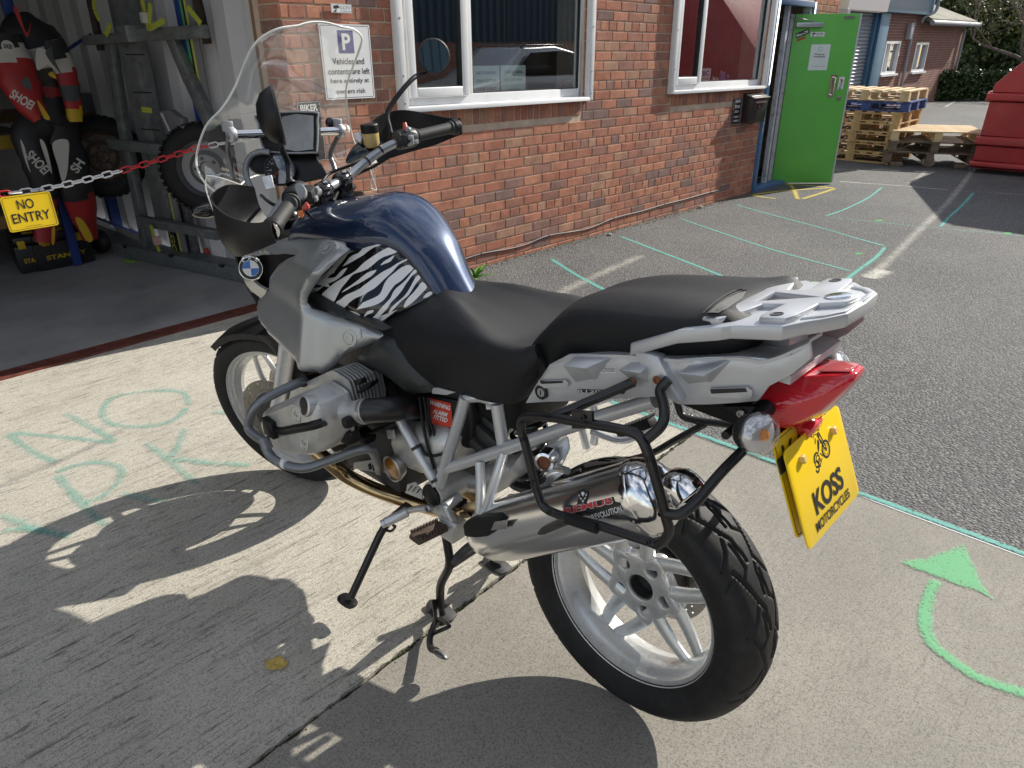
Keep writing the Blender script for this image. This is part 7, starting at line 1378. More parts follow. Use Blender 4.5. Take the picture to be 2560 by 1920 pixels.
panel('knee_shroud', 'R2', [(1045, 1255), (1110, 1180), (1228, 1092), (1290, 1115), (1420, 1260), (1608, 1440), (1590, 1480), (1450, 1490), (1380, 1470), (1290, 1390), (1200, 1335), (1100, 1300)], lambda x, z: .195 - .1 * max(0, .62 - x), .05, m_shroud, step=.02, edge=.014, er=.03, both=True)
panel('seat_trim_strip', 'R2', [(1600, 1440), (1640, 1438), (1760, 1470), (1700, 1488), (1600, 1478)], lambda x, z: .175, .01, m_tail, step=.02, edge=.002, er=.01, both=True)
# nose: beak, headlamp pod, badge
nz = [Vector(p) for p in ((1.33, .15, 1.0), (1.45, .13, .96), (1.52, .115, .90), (1.50, .11, .82), (1.42, .12, .77))]
rows = [[p + Vector((.02 * (k == 0), 0, 0)) for p in nz], [Vector((p.x + .05, p.y * .6, p.z + .01)) for p in nz], [Vector((p.x + .07, 0, p.z + .015)) for p in nz]]; rows = rows + [[mir(p) for p in r] for r in rows[:-1][::-1]]
shell('nose_cowl', [r for r in rows], .006, m_shroud, bike)
bk = [Vector(p) for p in ((1.48, .10, .86), (1.55, .08, .82), (1.62, .05, .79))]; shell('beak', [bk, [Vector((p.x, 0, p.z + .03)) for p in bk], [mir(p) for p in bk]], .008, m_fair, bike)
for s in (1, -1): g = G(); g.sphere((1.50, .07 * s, .97), .075, 18, 12, (.7, .85, .95)); g.obj('headlamp', m_blackgloss, bike, smooth=60)
shell('beak_wing', [[PY('R2', 300, 560, .16), PY('R2', 290, 640, .15), PY('R2', 330, 740, .14), PY('R2', 430, 825, .13)], [PY('R2', 340, 545, .17), PY('R2', 345, 660, .17), PY('R2', 390, 720, .165), PY('R2', 462, 765, .16)]], .008, m_fair, bike)
g = G(); g.span((1.12, -.13, .80), (1.42, .13, .99)); g.obj('oil_cooler_duct', m_black, bike, bevel=.03)
bc = PY('R2', 353, 610, .175); bn = (CAM_LOC - bc).normalized(); bn = (bn + Vector((-.25, .55, 0))).normalized(); g = G(); g.lathe([(.036, -.004), (.037, .002), (.0345, .004), (0, .004)], bc, bn, 36); bo = g.obj('nose_badge', m_chrome, bike, smooth=30)
bu = (Vector((0, 0, 1)) - bn * bn.z).normalized(); bx_ = bu.cross(bn); g = G(); g.lathe([(.024, .0046), (.0335, .0046)], bc, bn, 36, caps=False); g.obj('badge_ring', m_inkblack, bo)
for k, mt in enumerate((m_inkwhite, M('badge_blue', (.02, .14, .5), .3), m_inkwhite, M('badge_blue'))):
    g = G(); P = [bc + bn * .0048] + [bc + bn * .0048 + (bx_ * math.cos(a) + bu * math.sin(a)) * .0235 for a in [R_(90 * k + 9 * i) for i in range(11)]]; g.add(P, [list(range(len(P)))]); g.obj('badge_quarter', mt, bo)
for t_, a in (('B', 130), ('M', 90), ('W', 50)): a = R_(a); lettering(t_, bc + bn * .005 + (bx_ * math.cos(a) + bu * math.sin(a)) * .0288, bx_ * math.sin(a) - bu * math.cos(a), bx_ * math.cos(a) + bu * math.sin(a), .007, m_inkwhite, bo, bold=.03)
# front indicator by the fairing
g = G(); c = PY('R1', 330, 1455, .235); g.sphere(c, .05, 18, 10, (.62, 1.0, .42), Matrix.Rotation(R_(12), 3, 'Y')); g.obj('front_indicator', m_blackgloss, bike, smooth=60); g = G(); g.sphere(mir(c), .05, 18, 10, (.62, 1., .42)); g.obj('front_indicator', m_blackgloss, bike, smooth=60)
# seats
def seat(name, rows, mat, drop=.03):
    full = [[*r, *[mir(p) for p in r[:-1][::-1]]] for r in rows]; V, F, nr, nc = grid_surface(full, 4, 4); V = list(V); n = len(V)
    ring = list(range(nc)) + [i * nc + nc - 1 for i in range(1, nr)] + [(nr - 1) * nc + j for j in range(nc - 2, -1, -1)] + [i * nc for i in range(nr - 2, 0, -1)]
    c_ = sum((V[i] for i in ring), Vector()) / len(ring); m1 = len(V); V += [V[i].lerp(Vector((V[i].x, 0, V[i].z)), .12) + Vector((0, 0, -drop * .3)) for i in ring]; m2 = len(V); V += [V[i].lerp(Vector((V[i].x, 0, V[i].z)), .7) for i in ring]; k = len(ring)
    for a in range(k): b = (a + 1) % k; F.append([ring[b], ring[a], m1 + a, m1 + b]); F.append([m1 + b, m1 + a, m2 + a, m2 + b])
    return make(name, V, F, mat, bike, smooth=55, weld=True)
r2 = lambda *p: PY('R2', *p); r4 = lambda *p: PY('R4', *p)
def crow(*pts):
    out = [pts[i] for i in range(len(pts))]; out[-1].y = 0; return out
def srow(a, b, c, cx, cz, w=.075): return [a, b, c, Vector((cx - .012, w, cz + .005)), Vector((cx, 0, cz))]
rs = [srow(r2(1232, 1008, .158), r2(1400, 905, .118), r2(1620, 800, .078), .600, .972, .045), srow(r2(1310, 1132, .176), r2(1500, 990, .156), r2(1740, 862, .108), .520, .962, .06), srow(r2(1450, 1290, .180), r2(1650, 1130, .190), Vector((.415, .142, .963)), .438, .951, .08), srow(r2(1612, 1437, .170), r2(1800, 1250, .196), Vector((.345, .176, .957)), .360, .938, .09), srow(r4(150, 692, .165), r4(185, 560, .192), Vector((.288, .18, .949)), .300, .930, .095), srow(r4(350, 718, .160), r4(385, 590, .186), Vector((.236, .172, .953)), .245, .934, .09), srow(r4(500, 585, .150), r4(492, 500, .168), r4(482, 425, .155), .205, .945, .085)]
seat('rider_seat', rs, m_seat)
ps_ = [srow(r4(520, 585, .125), r4(460, 490, .13), r4(475, 405, .118), .232, .985, .066), srow(r4(560, 535, .138), r4(540, 430, .15), r4(600, 292, .136), .172, 1.045, .075), srow(r4(650, 468, .14), r4(680, 390, .158), r4(760, 272, .150), .095, 1.076, .085), srow(r4(960, 490, .14), r4(980, 400, .162), r4(1040, 302, .156), -.005, 1.096, .09), srow(r4(1200, 490, .135), r4(1230, 400, .160), r4(1290, 300, .150), -.09, 1.107, .085), srow(r4(1450, 480, .115), r4(1490, 400, .138), r4(1430, 262, .132), -.160, 1.112, .075), srow(r4(1600, 410, .08), r4(1610, 370, .098), r4(1580, 285, .092), -.200, 1.098, .05)]
pil = seat('pillion_seat', ps_, m_seat); bps = bvh_of(pil)
# stitched seam and grip patch at the rear of the pillion seat
sm_ = []
for u, v in ((1330, 272), (1370, 235), (1430, 190), (1490, 160), (1530, 150)):
    d = ray('R4', u, v).normalized(); h = bps.ray_cast(CAM_LOC, d); sm_.append(h[0] if h[0] else AT('R4', u, v, (-.16, .1, 1.12)))
for o_ in (-.004, .004): tubes('seam', m_rubber, [spline([p + Vector((o_, 0, .001)) for p in sm_], 6)], .0012, pil, sm=False, n=6)
decal('grip_patch', 'R4', [(1345, 268), (1380, 240), (1440, 198), (1500, 168), (1540, 160), (1520, 195), (1440, 250), (1400, 268)], bps, M('grey_grip_patch', (.11, .11, .105), .7, bump=.6, bscale=700), pil, .0015, 40)
# ------------------------------------------------------------------ tail
ty = lambda x, z: .168 - .02 * max(0, -x) * 3 - .05 * max(0, -.15 - x) * 3
to_ = [(425, 722), (470, 640), (545, 528), (640, 478), (760, 476), (880, 480), (1000, 478), (1180, 500), (1340, 492), (1500, 488), (1640, 500), (1760, 480), (1850, 418), (1858, 500), (1760, 580), (1645, 640), (1592, 712), (1480, 722), (1340, 730), (1190, 728), (1150, 705), (1080, 690), (900, 700), (700, 712), (530, 716)]
tp_ = panel('tail_panel', 'R4', to_, ty, .008, m_tail, step=.014, edge=.004, er=.01, both=True); btl = bvh_of(tp_)
def tailwedge(pts, out):
    P = []
    for u, v, d in pts:
        y = .16
        for _ in range(6): q = PY('R4', u, v, y + d); y = ty(q.x, q.z)
        P.append(q)
    return P
for q in ([(613, 530, .034), (729, 546, .034), (668, 482, .002), (880, 480, .002), (679, 651, .001), (785, 629, .001)], [(890, 552, .034), (1006, 568, .034), (956, 513, .002), (1067, 513, .002), (945, 620, .001), (1067, 640, .001)], [(1189, 568, .034), (1322, 585, .034), (1244, 530, .002), (1490, 487, .002), (1239, 652, .001), (1360, 635, .001)]):
    a, b, c, d, e, f = tailwedge(q, 0); off = Vector((0, -.012, 0)); g = G(); g.add([a, b, c + off, d + off, e + off, f + off], [[0, 1, 3, 2], [0, 4, 5, 1], [0, 2, 4], [1, 5, 3], [2, 3, 5, 4]]); g.obj('tail_step', m_tail, tp_, bevel=.003)
shelf_rows = [[tailwedge([(u, v, .0)], 0)[0] for u, v in ((555, 530), (760, 480), (1000, 482), (1200, 500), (1500, 490), (1640, 502), (1850, 420))]]; shelf_rows.append([Vector((p.x + .006, p.y * .78, p.z - .002)) for p in shelf_rows[0]]); shelf_rows.append([Vector((p.x + .006, p.y * .4, p.z - .004)) for p in shelf_rows[0]])
shell('tail_deck', shelf_rows, .006, m_tail, bike, direction=(0, 0, -1)); shell('tail_deck', shelf_rows, .006, m_tail, bike, direction=(0, 0, -1), mirror=True)
g = G(); g.span((-.30, -.105, 1.02), (-.05, .105, 1.035)); g.obj('tail_tray', m_tail, bike)
for o_, inn_ in (([(508, 602), (640, 598), (655, 612), (650, 632), (530, 640), (508, 625)], [(515, 604), (625, 602), (630, 612), (520, 618)]), ([(1360, 640), (1550, 632), (1575, 650), (1565, 690), (1370, 682), (1355, 665)], [(1365, 642), (1540, 636), (1550, 655), (1370, 664)])):
    decal('grab_lip', 'R4', o_, btl, m_tail, tp_, .006, 40); decal('grab_slot', 'R4', inn_, btl, m_inkblack, tp_, .0075, 40)
bdg = decal('model_badge', 'R4', [(692, 648), (925, 655), (935, 662), (925, 672), (690, 664)], btl, m_inkblack, tp_, .0012, 40); decal_text('R1200GS', 'R4', (695, 657), (905, 663), 13, btl, m_inkwhite, bdg, .0, .002)
st_ = decal('attention_sticker', 'R4', [(806, 540), (890, 538), (886, 568), (802, 568)], btl, m_inkwhite, tp_, .0012, 40); decal_text('ATTENTION', 'R4', (808, 547), (884, 546), 10, btl, m_inkblack, st_, .01, .002); decal_text('TRACEABLE', 'R4', (808, 558), (884, 557), 9, btl, m_inkblack, st_, .0, .002)
c = tailwedge([(515, 662, .0)], 0)[0]; g = G(); g.lathe([(.0155, -.01), (.0155, .006), (.011, .0075), (.0105, .004), (0, .004)], c, EY, 24); kl = g.obj('seat_lock', m_inkblack, tp_, smooth=30); g = G(); g.lathe([(0, .006), (.0095, .006), (.0095, .002)], c, EY, 20); g.obj('lock_barrel', m_chrome, kl); g = G(); g.box(c + EY * .0062, (.002, .001, .011)); g.obj('key_slot', m_inkblack, kl)
# luggage rack: a lower frame and a raised spider with four arms
rackz = lambda x: 1.115 - .213 * (x + .171) - .32 * max(0, x + .15)
sym = lambda h: h + [(x, -y) for x, y in h[::-1] if y > 1e-6]
base_ = sym([(-.170, .0), (-.166, .055), (-.15, .098), (-.11, .130), (-.045, .142), (-.030, .152), (-.036, .170), (-.07, .178), (-.13, .176), (-.20, .166), (-.213, .154), (-.290, .150), (-.312, .118), (-.332, .098), (-.354, .066), (-.358, 0)])
base_ = base_[:base_.index((-.358, 0)) + 1] + [(x, -y) for x, y in base_[1:base_.index((-.358, 0))][::-1]]
tri = [(-.195, .034), (-.286, 0), (-.195, -.034)]
rack = plate2d([base_, tri], lambda x, y, h: Vector((x, y, rackz(x) - .034 + h)), .024, 'luggage_rack', m_tail, bike, bevel=.003, smooth=40)
sp_h = [(-.167, .0), (-.169, .046), (-.153, .128), (-.156, .150), (-.188, .152), (-.196, .128), (-.212, .050), (-.248, .050), (-.242, .118), (-.246, .136), (-.288, .138), (-.296, .112), (-.300, .044), (-.338, .030), (-.344, 0)]
spd = plate2d([sp_h + [(x, -y) for x, y in sp_h[1:-1][::-1]], tri], lambda x, y, h: Vector((x, y, rackz(x) - .014 + h)), .014, 'rack_deck', m_tail, rack, bevel=.0035, smooth=40)
rim_ = [(-.300, .112), (-.330, .092), (-.350, .064), (-.353, 0), (-.343, 0), (-.341, .058), (-.324, .082), (-.300, .098)]
for s_ in (1, -1): plate2d([[(x, y * s_) for x, y in rim_]], lambda x, y, h: Vector((x, y, rackz(x) - .0125 + h)), .006, 'rack_lip', m_tail, rack, bevel=.002)
for s in (1, -1):
    for (x, y) in ((-.171, .142), (-.266, .118)): g = G(); g.lathe([(.0105, .0012), (.0085, .0012), (.008, .0004), (0, .0004)], Vector((x, y * s, rackz(x))), (.21, 0, 1), 18, caps=False); g.obj('rack_screw', m_aludark, rack)
    g = G(); a, b = Vector((-.065, .160 * s, rackz(-.06) - .03)), Vector((-.118, .168 * s, .965)); g.loft([[a + Vector((.026, .013, 0)), a + Vector((-.03, .013, 0)), a + Vector((-.03, -.013, 0)), a + Vector((.026, -.013, 0))], [b + Vector((.022, .012, .0)), b + Vector((-.034, .012, .0)), b + Vector((-.034, -.010, .0)), b + Vector((.022, -.010, 0))]]); g.obj('rack_leg', m_tail, rack, bevel=.006)
g = G(); g.loft([[Vector((x, y, z)) for x, y in ((x0 - .028, -wd), (x0 + .026, -wd), (x0 + .026, wd), (x0 - .028, wd))] for x0, wd, z in ((-.238, .048, 1.105), (-.238, .040, 1.03))]); g.obj('rack_post', m_tail, rack, bevel=.008)
c = Vector((-.314, 0, rackz(-.314) + .0005)); g = G(); g.lathe([(.021, -.003), (.021, .0015), (.017, .0025), (0, .0025)], c, (.21, 0, 1), 28); g.obj('rack_badge', m_chrome, rack, smooth=30)
# tail lamp
m_red = M('red_lens', (.58, .012, .024), .08, coat=.8, spec=.6); m_red.node_tree.nodes['Principled BSDF'].inputs['Emission Color'].default_value = (.5, .01, .015, 1)
wv = N(m_red.node_tree, 'ShaderNodeTexWave', i_Scale=55., bands_direction='Z'); tcx = N(m_red.node_tree, 'ShaderNodeTexCoord'); bpx = N(m_red.node_tree, 'ShaderNodeBump', i_Strength=.14, i_Distance=.002); m_red.node_tree.links.new(tcx.outputs['Object'], wv.inputs['Vector']); m_red.node_tree.links.new(wv.outputs['Fac'], bpx.inputs['Height']); m_red.node_tree.links.new(bpx.outputs[0], m_red.node_tree.nodes['Principled BSDF'].inputs['Normal'])
def tsec(x, hw, zt, zb, ins=.35): return [Vector((x + a * .01, s * hw * k, zb + (zt - zb) * f)) for s, k, f, a in ((1, .35, 0, 0), (1, .95, .22, 0), (1, 1.0, .62, 0), (1, .62, .96, 0), (-1, .62, .96, 0), (-1, 1.0, .62, 0), (-1, .95, .22, 0), (-1, .35, 0, 0))]
tl_o = [PY('R4', u, v, .075) for u, v in ((1690, 700), (1720, 820), (1790, 548))]
g = G(); g.loft([tsec(-.243, .086, 1.008, .888), tsec(-.268, .088, 1.014, .890), tsec(-.305, .080, 1.022, .912), tsec(-.340, .060, 1.030, .952), tsec(-.364, .036, 1.034, 1.0), tsec(-.371, .026, 1.033, 1.015)]); tlm = g.obj('tail_lamp', m_red, bike, bevel=.006)
g = G(); g.loft([tsec(-.236, .092, 1.014, .880), tsec(-.2455, .091, 1.014, .882)]); g.obj('lamp_surround', m_black, tlm, bevel=.003); g = G(); g.box((-.305, 0, .905), (.03, .06, .018)); g.obj('plate_lamp', m_red, tlm, bevel=.003); g = G(); g.loft([tsec(-.315, .034, 1.0265, 1.022), tsec(-.362, .022, 1.0365, 1.032)]); g.obj('lamp_top_facet', M('pale_red_lens', (.5, .10, .11), .1, coat=.6), tlm, bevel=.002)
g = G(); g.loft([[Vector((x, s * w, z)) for s, w, z in ((1, .06, z0), (1, .085, z1), (-1, .085, z1), (-1, .06, z0))] for x, z0, z1 in ((.05, .90, 1.0), (-.15, .89, 1.01), (-.24, .89, 1.0))]); g.obj('tail_underside', m_black, bike, bevel=.006)
g = G(); q = [PY('R4', u, v, .10) for u, v in ((1410, 735), (1640, 735), (1650, 850), (1590, 830), (1500, 800))]; g.prism(q, (0, -.2, 0)); g.obj('lamp_bracket', m_black, bike, bevel=.004); bolt(PY('R4', 1515, 770, .102), EY, .008)
g = G(); g.loft([[Vector((x, s * w, z)) for s, w in ((1, .09), (-1, .09))] + [Vector((x - .006, s * w, z - .004)) for s, w in ((-1, .09), (1, .09))] for x, z in ((-.255, .93), (-.29, .90), (-.362, .745))]); g.obj('plate_carrier', m_black, bike, bevel=.002)
# indicators
m_clear = glassmat('clear_lens', (.92, .92, .93), .02, 1.5, .16)
for s in (1, -1):
    c = PY('R4', 1575, 868, .165); c = Vector((c.x, c.y * s, c.z)); ix = Vector((-.88, .35 * s, .28)).normalized(); iy = ix.cross(Vector((0, 0, 1))).normalized(); iz = iy.cross(ix); Mx = Matrix((ix, iy, iz)).transposed()
    g = G(); g.sphere(c - ix * .004, .036, 22, 14, (.72, .92, .88), Mx); io = g.obj('rear_indicator', m_black, bike, smooth=60); g = G(); g.sphere(c + ix * .014, .0375, 24, 16, (.55, 1.02, .98), Mx); g.obj('lens', m_clear, io, smooth=60); g = G(); g.sphere(c + ix * .010, .033, 18, 12, (.4, 1., .95), Mx); g.obj('reflector', M('indicator_reflector', (.6, .6, .62), .4, .6, bump=.5, bscale=400), io, smooth=60); g = G(); g.sphere(c + ix * .024, .009, 12, 8, (1, .8, 1.2), Mx); g.obj('bulb', M('orange_bulb', (.8, .3, .05), .3), io, smooth=60)
    g = G(); g.tube([c - ix * .01, Vector((c.x + .015, .09 * s, c.z + .012))], [.014, .016], 14); g.obj('stalk', m_black, io, smooth=50)
# number plates
def nplate(dx_, dz_, label, t=.003, yw=.0):
    o = Vector((-.3465 + dx_, 0, .822 + dz_)); ey = Vector((.395, 0, .919)); ex = Vector((yw, -1, 0)).normalized(); n_ = ex.cross(ey).normalized(); po = plate2d([rrect(.236, .180, .012)], lambda x, y, h: o + ex * x + ey * y + n_ * h, t, 'show_plate' if not label else 'number_plate', m_yel, bike, bevel=.0006); return po, o, ex, ey, n_
po, o, ex, ey, n_ = nplate(.022, .012, 1); plate2d([rrect(.228, .172, .009), rrect(.2255, .1695, .008)], lambda x, y, h: o + ex * x + ey * y + n_ * (.0032 + h), .0003, 'border', m_inkblack, po); lettering('KOSS', o + n_ * .0034 + ey * .042, ex, ey, .062, m_inkblack, po, width=.19)
g = G(); g.bar(o - ex * .122 + n_ * .006 + ey * .045, o + ex * .122 + n_ * .006 + ey * .045, .026, .003, n_); g.obj('strap', m_inkblack, po)
po, o, ex, ey, n_ = nplate(-.0, .0, 0); nl = n_ * .0033
lettering('KOSS', o + nl + ex * -.0 - ey * .030, ex, ey, .042, m_inkblack, po, bold=.028, width=.125); lettering('MOTORCYCLES', o + nl - ey * .068, ex, ey, .0175, m_inkblack, po, bold=.022, width=.150)
for s in (-1, 1): g = G(); g.lathe([(.0085, 0), (.0085, .006), (.006, .009), (0, .009)], o + ex * (.068 * s) + ey * .057 + n_ * .003, n_, 6); g.obj('plate_bolt', M('cream_plastic', (.72, .5, .14), .4), po, smooth=20)
# the printed cruiser motorcycle: wheels, fork, tank, engine
IC = o + nl + ey * .043 + ex * .006
def ip(x, y): return IC + ex * (x * .001) + ey * (y * .001)
g = G()
def iring(cx, cy, r, w, n=28, a0=0, a1=2 * math.pi): V = []; F = []; [V.extend([ip(cx + r * math.cos(a0 + (a1 - a0) * k / n), cy + r * math.sin(a0 + (a1 - a0) * k / n)), ip(cx + (r - w) * math.cos(a0 + (a1 - a0) * k / n), cy + (r - w) * math.sin(a0 + (a1 - a0) * k / n))]) for k in range(n + 1)]; g.add(V, [[2 * k, 2 * k + 2, 2 * k + 3, 2 * k + 1] for k in range(n)])
def ipoly(*p): g.add([ip(*q) for q in p], [list(range(len(p)))])
def iline(p, q, w): d = Vector((q[0] - p[0], q[1] - p[1])).normalized(); s = Vector((-d.y, d.x)) * w / 2; ipoly((p[0] + s.x, p[1] + s.y), (q[0] + s.x, q[1] + s.y), (q[0] - s.x, q[1] - s.y), (p[0] - s.x, p[1] - s.y))
iring(22, -6, 17, 4.5); iring(22, -6, 10, 1); iring(22, -6, 4, 4); iring(-26, -24, 8, 4, a0=3.1, a1=6.3)
iline((18, -4), (2, 29), 3.5); iline((24, -2), (10, 30), 3); iring(6, 27, 5, 3.5); iline((4, 30), (-10, 33), 1.6); iline((-10, 33), (-16, 29), 2); iring(-19, 35, 3, 3); iline((-8, 26), (-12, 17), 3.5); iline((8, 34), (14, 34), 2)
ipoly((2, 20), (-2, 21), (-8, 8), (-10, -2), (-2, 4), (4, 14)); ipoly((6, 14), (12, 16), (15, 10), (8, 10)); iring(-20, -9, 13, 3, a0=.6, a1=3.4); iring(-16, -10, 8, 2.5); iring(-24, -16, 7, 2.5); iring(-12, -16, 6, 2); ipoly((-30, -22), (-12, -26), (-10, -23), (-30, -18)); iline((-8, -20), (0, -14), 2); iline((-4, -4), (4, -12), 2)
for k in range(6): iline((3 + k * .4, -2 - 2.6 * k), (9 + k * .2, -1 - 2.6 * k), 1.3)
ipoly((-30, -4), (-24, 2), (-14, 4), (-22, -2)); iline((-32, -12), (-26, -4), 2)
g.obj('printed_motorcycle', m_inkblack, po)
# ------------------------------------------------------------------ pannier frames
pf = pxl('R4', [(408, 850, .262), (425, 790, .262), (560, 792, .268), (700, 815, .27), (900, 850, .27), (1000, 885, .268), (1050, 985, .268), (1090, 1120, .268), (1135, 1290, .265), (1150, 1370, .263), (1100, 1428, .262), (1040, 1412, .262), (800, 1335, .262), (550, 1262, .262), (495, 1180, .262), (470, 1090, .262), (430, 930, .262)])
for m_ in (0, 1):
    Q = [mir(p) for p in pf] if m_ else pf; g = G(); g.tube(spline(Q, 4, True), .0092, 12, closed=True); pfo = g.obj('pannier_frame', m_blackpaint, bike, smooth=50)
    for P in ([(565, 790, .265), (800, 690, .22), (975, 612, .182)], [(1040, 900, .266), (1125, 830, .245), (1130, 740, .215), (1100, 650, .19), (1150, 600, .18)], [(1140, 1275, .265), (1200, 1285, .262), (1280, 1230, .24), (1400, 1080, .19), (1520, 960, .13)], [(650, 1305, .262), (560, 1340, .245), (470, 1385, .225), (230, 1392, .205)]):
        P3 = [PY('R4', *q) for q in P]; P3 = [mir(p) for p in P3] if m_ else P3; g = G(); g.tube(fillet(P3, .04), .0092, 12); g.obj('frame_strut', m_blackpaint, pfo, smooth=50)
    g = G(); q = [PY('R4', u, v, .275) for u, v in ((658, 755), (762, 765), (768, 850), (660, 850))]; q = [mir(p) for p in q] if m_ else q; g.prism(q, (0, -.008 * (1 - 2 * m_), 0)); g.obj('mount_plate', m_blackpaint, pfo, bevel=.002)
    for (u, v, y) in ((965, 615, .188), (1085, 605, .19), (715, 795, .281), (408, 905, .272), (465, 1120, .272), (1045, 1005, .278), (1105, 1280, .276), (545, 1270, .272), (1045, 1420, .272)): p = PY('R4', u, v, y); p = mir(p) if m_ else p; bolt(p - Vector((0, .004, 0)) * (1 - 2 * m_), (0, 1 - 2 * m_, 0), .0075 if u in (965, 1085) else .005, m_rust2 if u in (965, 1085) else m_blackpaint, pfo)
tubes('frame_cross_bar', m_blackpaint, [[Vector((-.215, y, .905)) for y in (-.13, .13)]], .008)
g = G(); a = PY('R4', 640, 1300, .272); b = PY('R4', 790, 1350, .272); g.tube([a, b], .0105, 12); g.obj('wrapped_tape', m_rubber, bike, smooth=50)
# ------------------------------------------------------------------ handlebar (turned to the left with the fork)
m_bar = M('handlebar_silver', (.40, .41, .43), .3, .7, rvar=.08, vscale=20); m_grip = M('grip_rubber', (.02, .02, .021), .62, bump=.6, bscale=260); m_switch = M('switch_housing', (.016, .016, .017), .45, bump=.2, bscale=500); m_swgrey = M('switch_grey', (.25, .26, .27), .4)
def bars(s): return [ST((x, y * s, z)) for x, y, z in ((1.085, .0, 1.165), (1.085, .06, 1.165), (1.07, .11, 1.18), (1.03, .19, 1.215), (.985, .27, 1.225), (.923, .425, 1.216))]
g = G(); pl = bars(-1)[::-1][:-1] + bars(1); g.tube(fillet(pl, .05, 6), .013, 16); hb = g.obj('handlebar', m_bar, bike, smooth=50)
for s in (1, -1):
    B_ = bars(s); a, b = B_[4].lerp(B_[5], .12), B_[5]; d = (b - a).normalized()
    g = G(); Lg = (b - a).length; g.lathe([(.020, 0), (.0215, .004), (.0215, .01), (.0175, .013), (.017, Lg * .5), (.0175, Lg - .012), (.0205, Lg - .008), (.0205, Lg)], a, d, 28); g.obj('grip', m_grip, hb, smooth=35)
    g = G(); g.lathe([(.021, 0), (.0235, .003), (.0235, .020), (.021, .023)], b, d, 30); be = g.obj('bar_end', m_black, hb, smooth=30); g = G(); g.lathe([(.0205, .0228), (.0205, .0245), (.0125, .0245), (.0125, .0228)], b, d, 30, closed=True); g.obj('bar_end_ring', m_chrome, be, smooth=30)
    # hand guard
    H = lambda x, y, z: ST((x, y * s, z))
    rowsg = [[H(.905, .448, 1.190), H(.955, .462, 1.172), H(1.02, .455, 1.150), H(1.085, .415, 1.140), H(1.115, .33, 1.142), H(1.12, .24, 1.15)], [H(.905, .451, 1.212), H(.96, .468, 1.205), H(1.03, .462, 1.195), H(1.10, .42, 1.18), H(1.135, .33, 1.18), H(1.135, .24, 1.185)], [H(.905, .448, 1.238), H(.955, .460, 1.236), H(1.025, .455, 1.25), H(1.095, .415, 1.270), H(1.125, .33, 1.27), H(1.125, .25, 1.24)]]
    if s < 0: rowsg = [r[::-1] for r in rowsg]
    shell('hand_guard', rowsg, .004, m_black, bike)
    # switch block
    c = B_[4]; g = G(); g.lathe([(.021, -.05), (.027, -.045), (.029, -.02), (.029, .012), (.024, .018)], c, d, 20); sw = g.obj('switch_block', m_switch, hb, smooth=40); up_ = Vector((0, 0, 1)); sd2 = d.cross(up_).normalized(); sd2 = sd2 if sd2.x < 0 else -sd2
    g = G(); g.box(c - d * .02 + sd2 * .022, (.05, .05, .04), Matrix((d, sd2, d.cross(sd2))).transposed()); g.obj('switch_body', m_switch, sw, bevel=.012)
    for k, (t, h_, mt) in enumerate(((-.03, .010, m_swgrey), (-.012, -.006, m_swgrey))): g = G(); g.box(c + d * t + sd2 * .048 + up_ * h_, (.016, .008, .012), Matrix((d, sd2, d.cross(sd2))).transposed()); g.obj('switch_button', mt, sw, bevel=.002)
    g = G(); q0, q1 = c - d * .01 + Vector((.03, 0, -.008)), c + d * .17 + Vector((.055, 0, -.012)); g.tube(spline([c - d * .03 + Vector((.02, 0, 0)), q0 + Vector((.025, 0, 0)), q0.lerp(q1, .5) + Vector((.012, 0, 0)), q1], 5), [.008] * 11 + [.006] * 5, 10, flat=.6); g.obj('lever', m_swgrey, hb, smooth=50)
BL, BR = bars(1), bars(-1)
# orange and red thumb switches, white plug on the left
g = G(); p = AT('R1', 985, 1480, BL[4]) - VIEW * .06; g.prism([AT('R1', u, v, p) for u, v in ((945, 1480), (1000, 1450), (1000, 1490), (985, 1515))], -VIEW * .012); g.obj('orange_switch', M('orange_plastic', (.65, .17, .03), .45), hb, bevel=.003); g = G(); g.prism([AT('R1', u, v, p) for u, v in ((985, 1445), (1020, 1400), (1042, 1430), (1035, 1455), (1000, 1460))], -VIEW * .014); g.obj('red_switch', M('red_switch', (.45, .06, .04), .45), hb, bevel=.003)
g = G(); g.sphere(AT('R1', 1042, 1375, BL[3]) - VIEW * .02, .0125, 14, 10); g.obj('white_knob', M('white_knob', (.6, .6, .6), .4), hb, smooth=60)
g = G(); p = AT('R1', 985, 1325, BL[4]) - VIEW * .035; g.prism(spline([AT('R1', u, v, p) for u, v in ((945, 1290), (985, 1280), (1018, 1320), (1015, 1365), (985, 1390), (960, 1350))], 3, True), -VIEW * .016); g.obj('switch_panel', m_swgrey, hb, bevel=.004)
g = G(); p = AT('R1', 1688, 870, BR[4]) - VIEW * .03; g.tube([AT('R1', 1690, 850, p), AT('R1', 1700, 905, p)], [.006, .009], 10); g.obj('red_switch', M('red_switch'), hb, smooth=50); g = G(); g.sphere(AT('R1', 1715, 900, p), .0105, 12, 8); g.obj('switch_cap', m_swgrey, hb, smooth=60)
g = G(); p = AT('R1', 1730, 980, BR[4]) - VIEW * .036; g.prism([AT('R1', u, v, p) for u, v in ((1690, 960), (1755, 935), (1760, 1005), (1715, 1020))], -VIEW * .012); g.obj('switch_panel', m_swgrey, hb, bevel=.004)
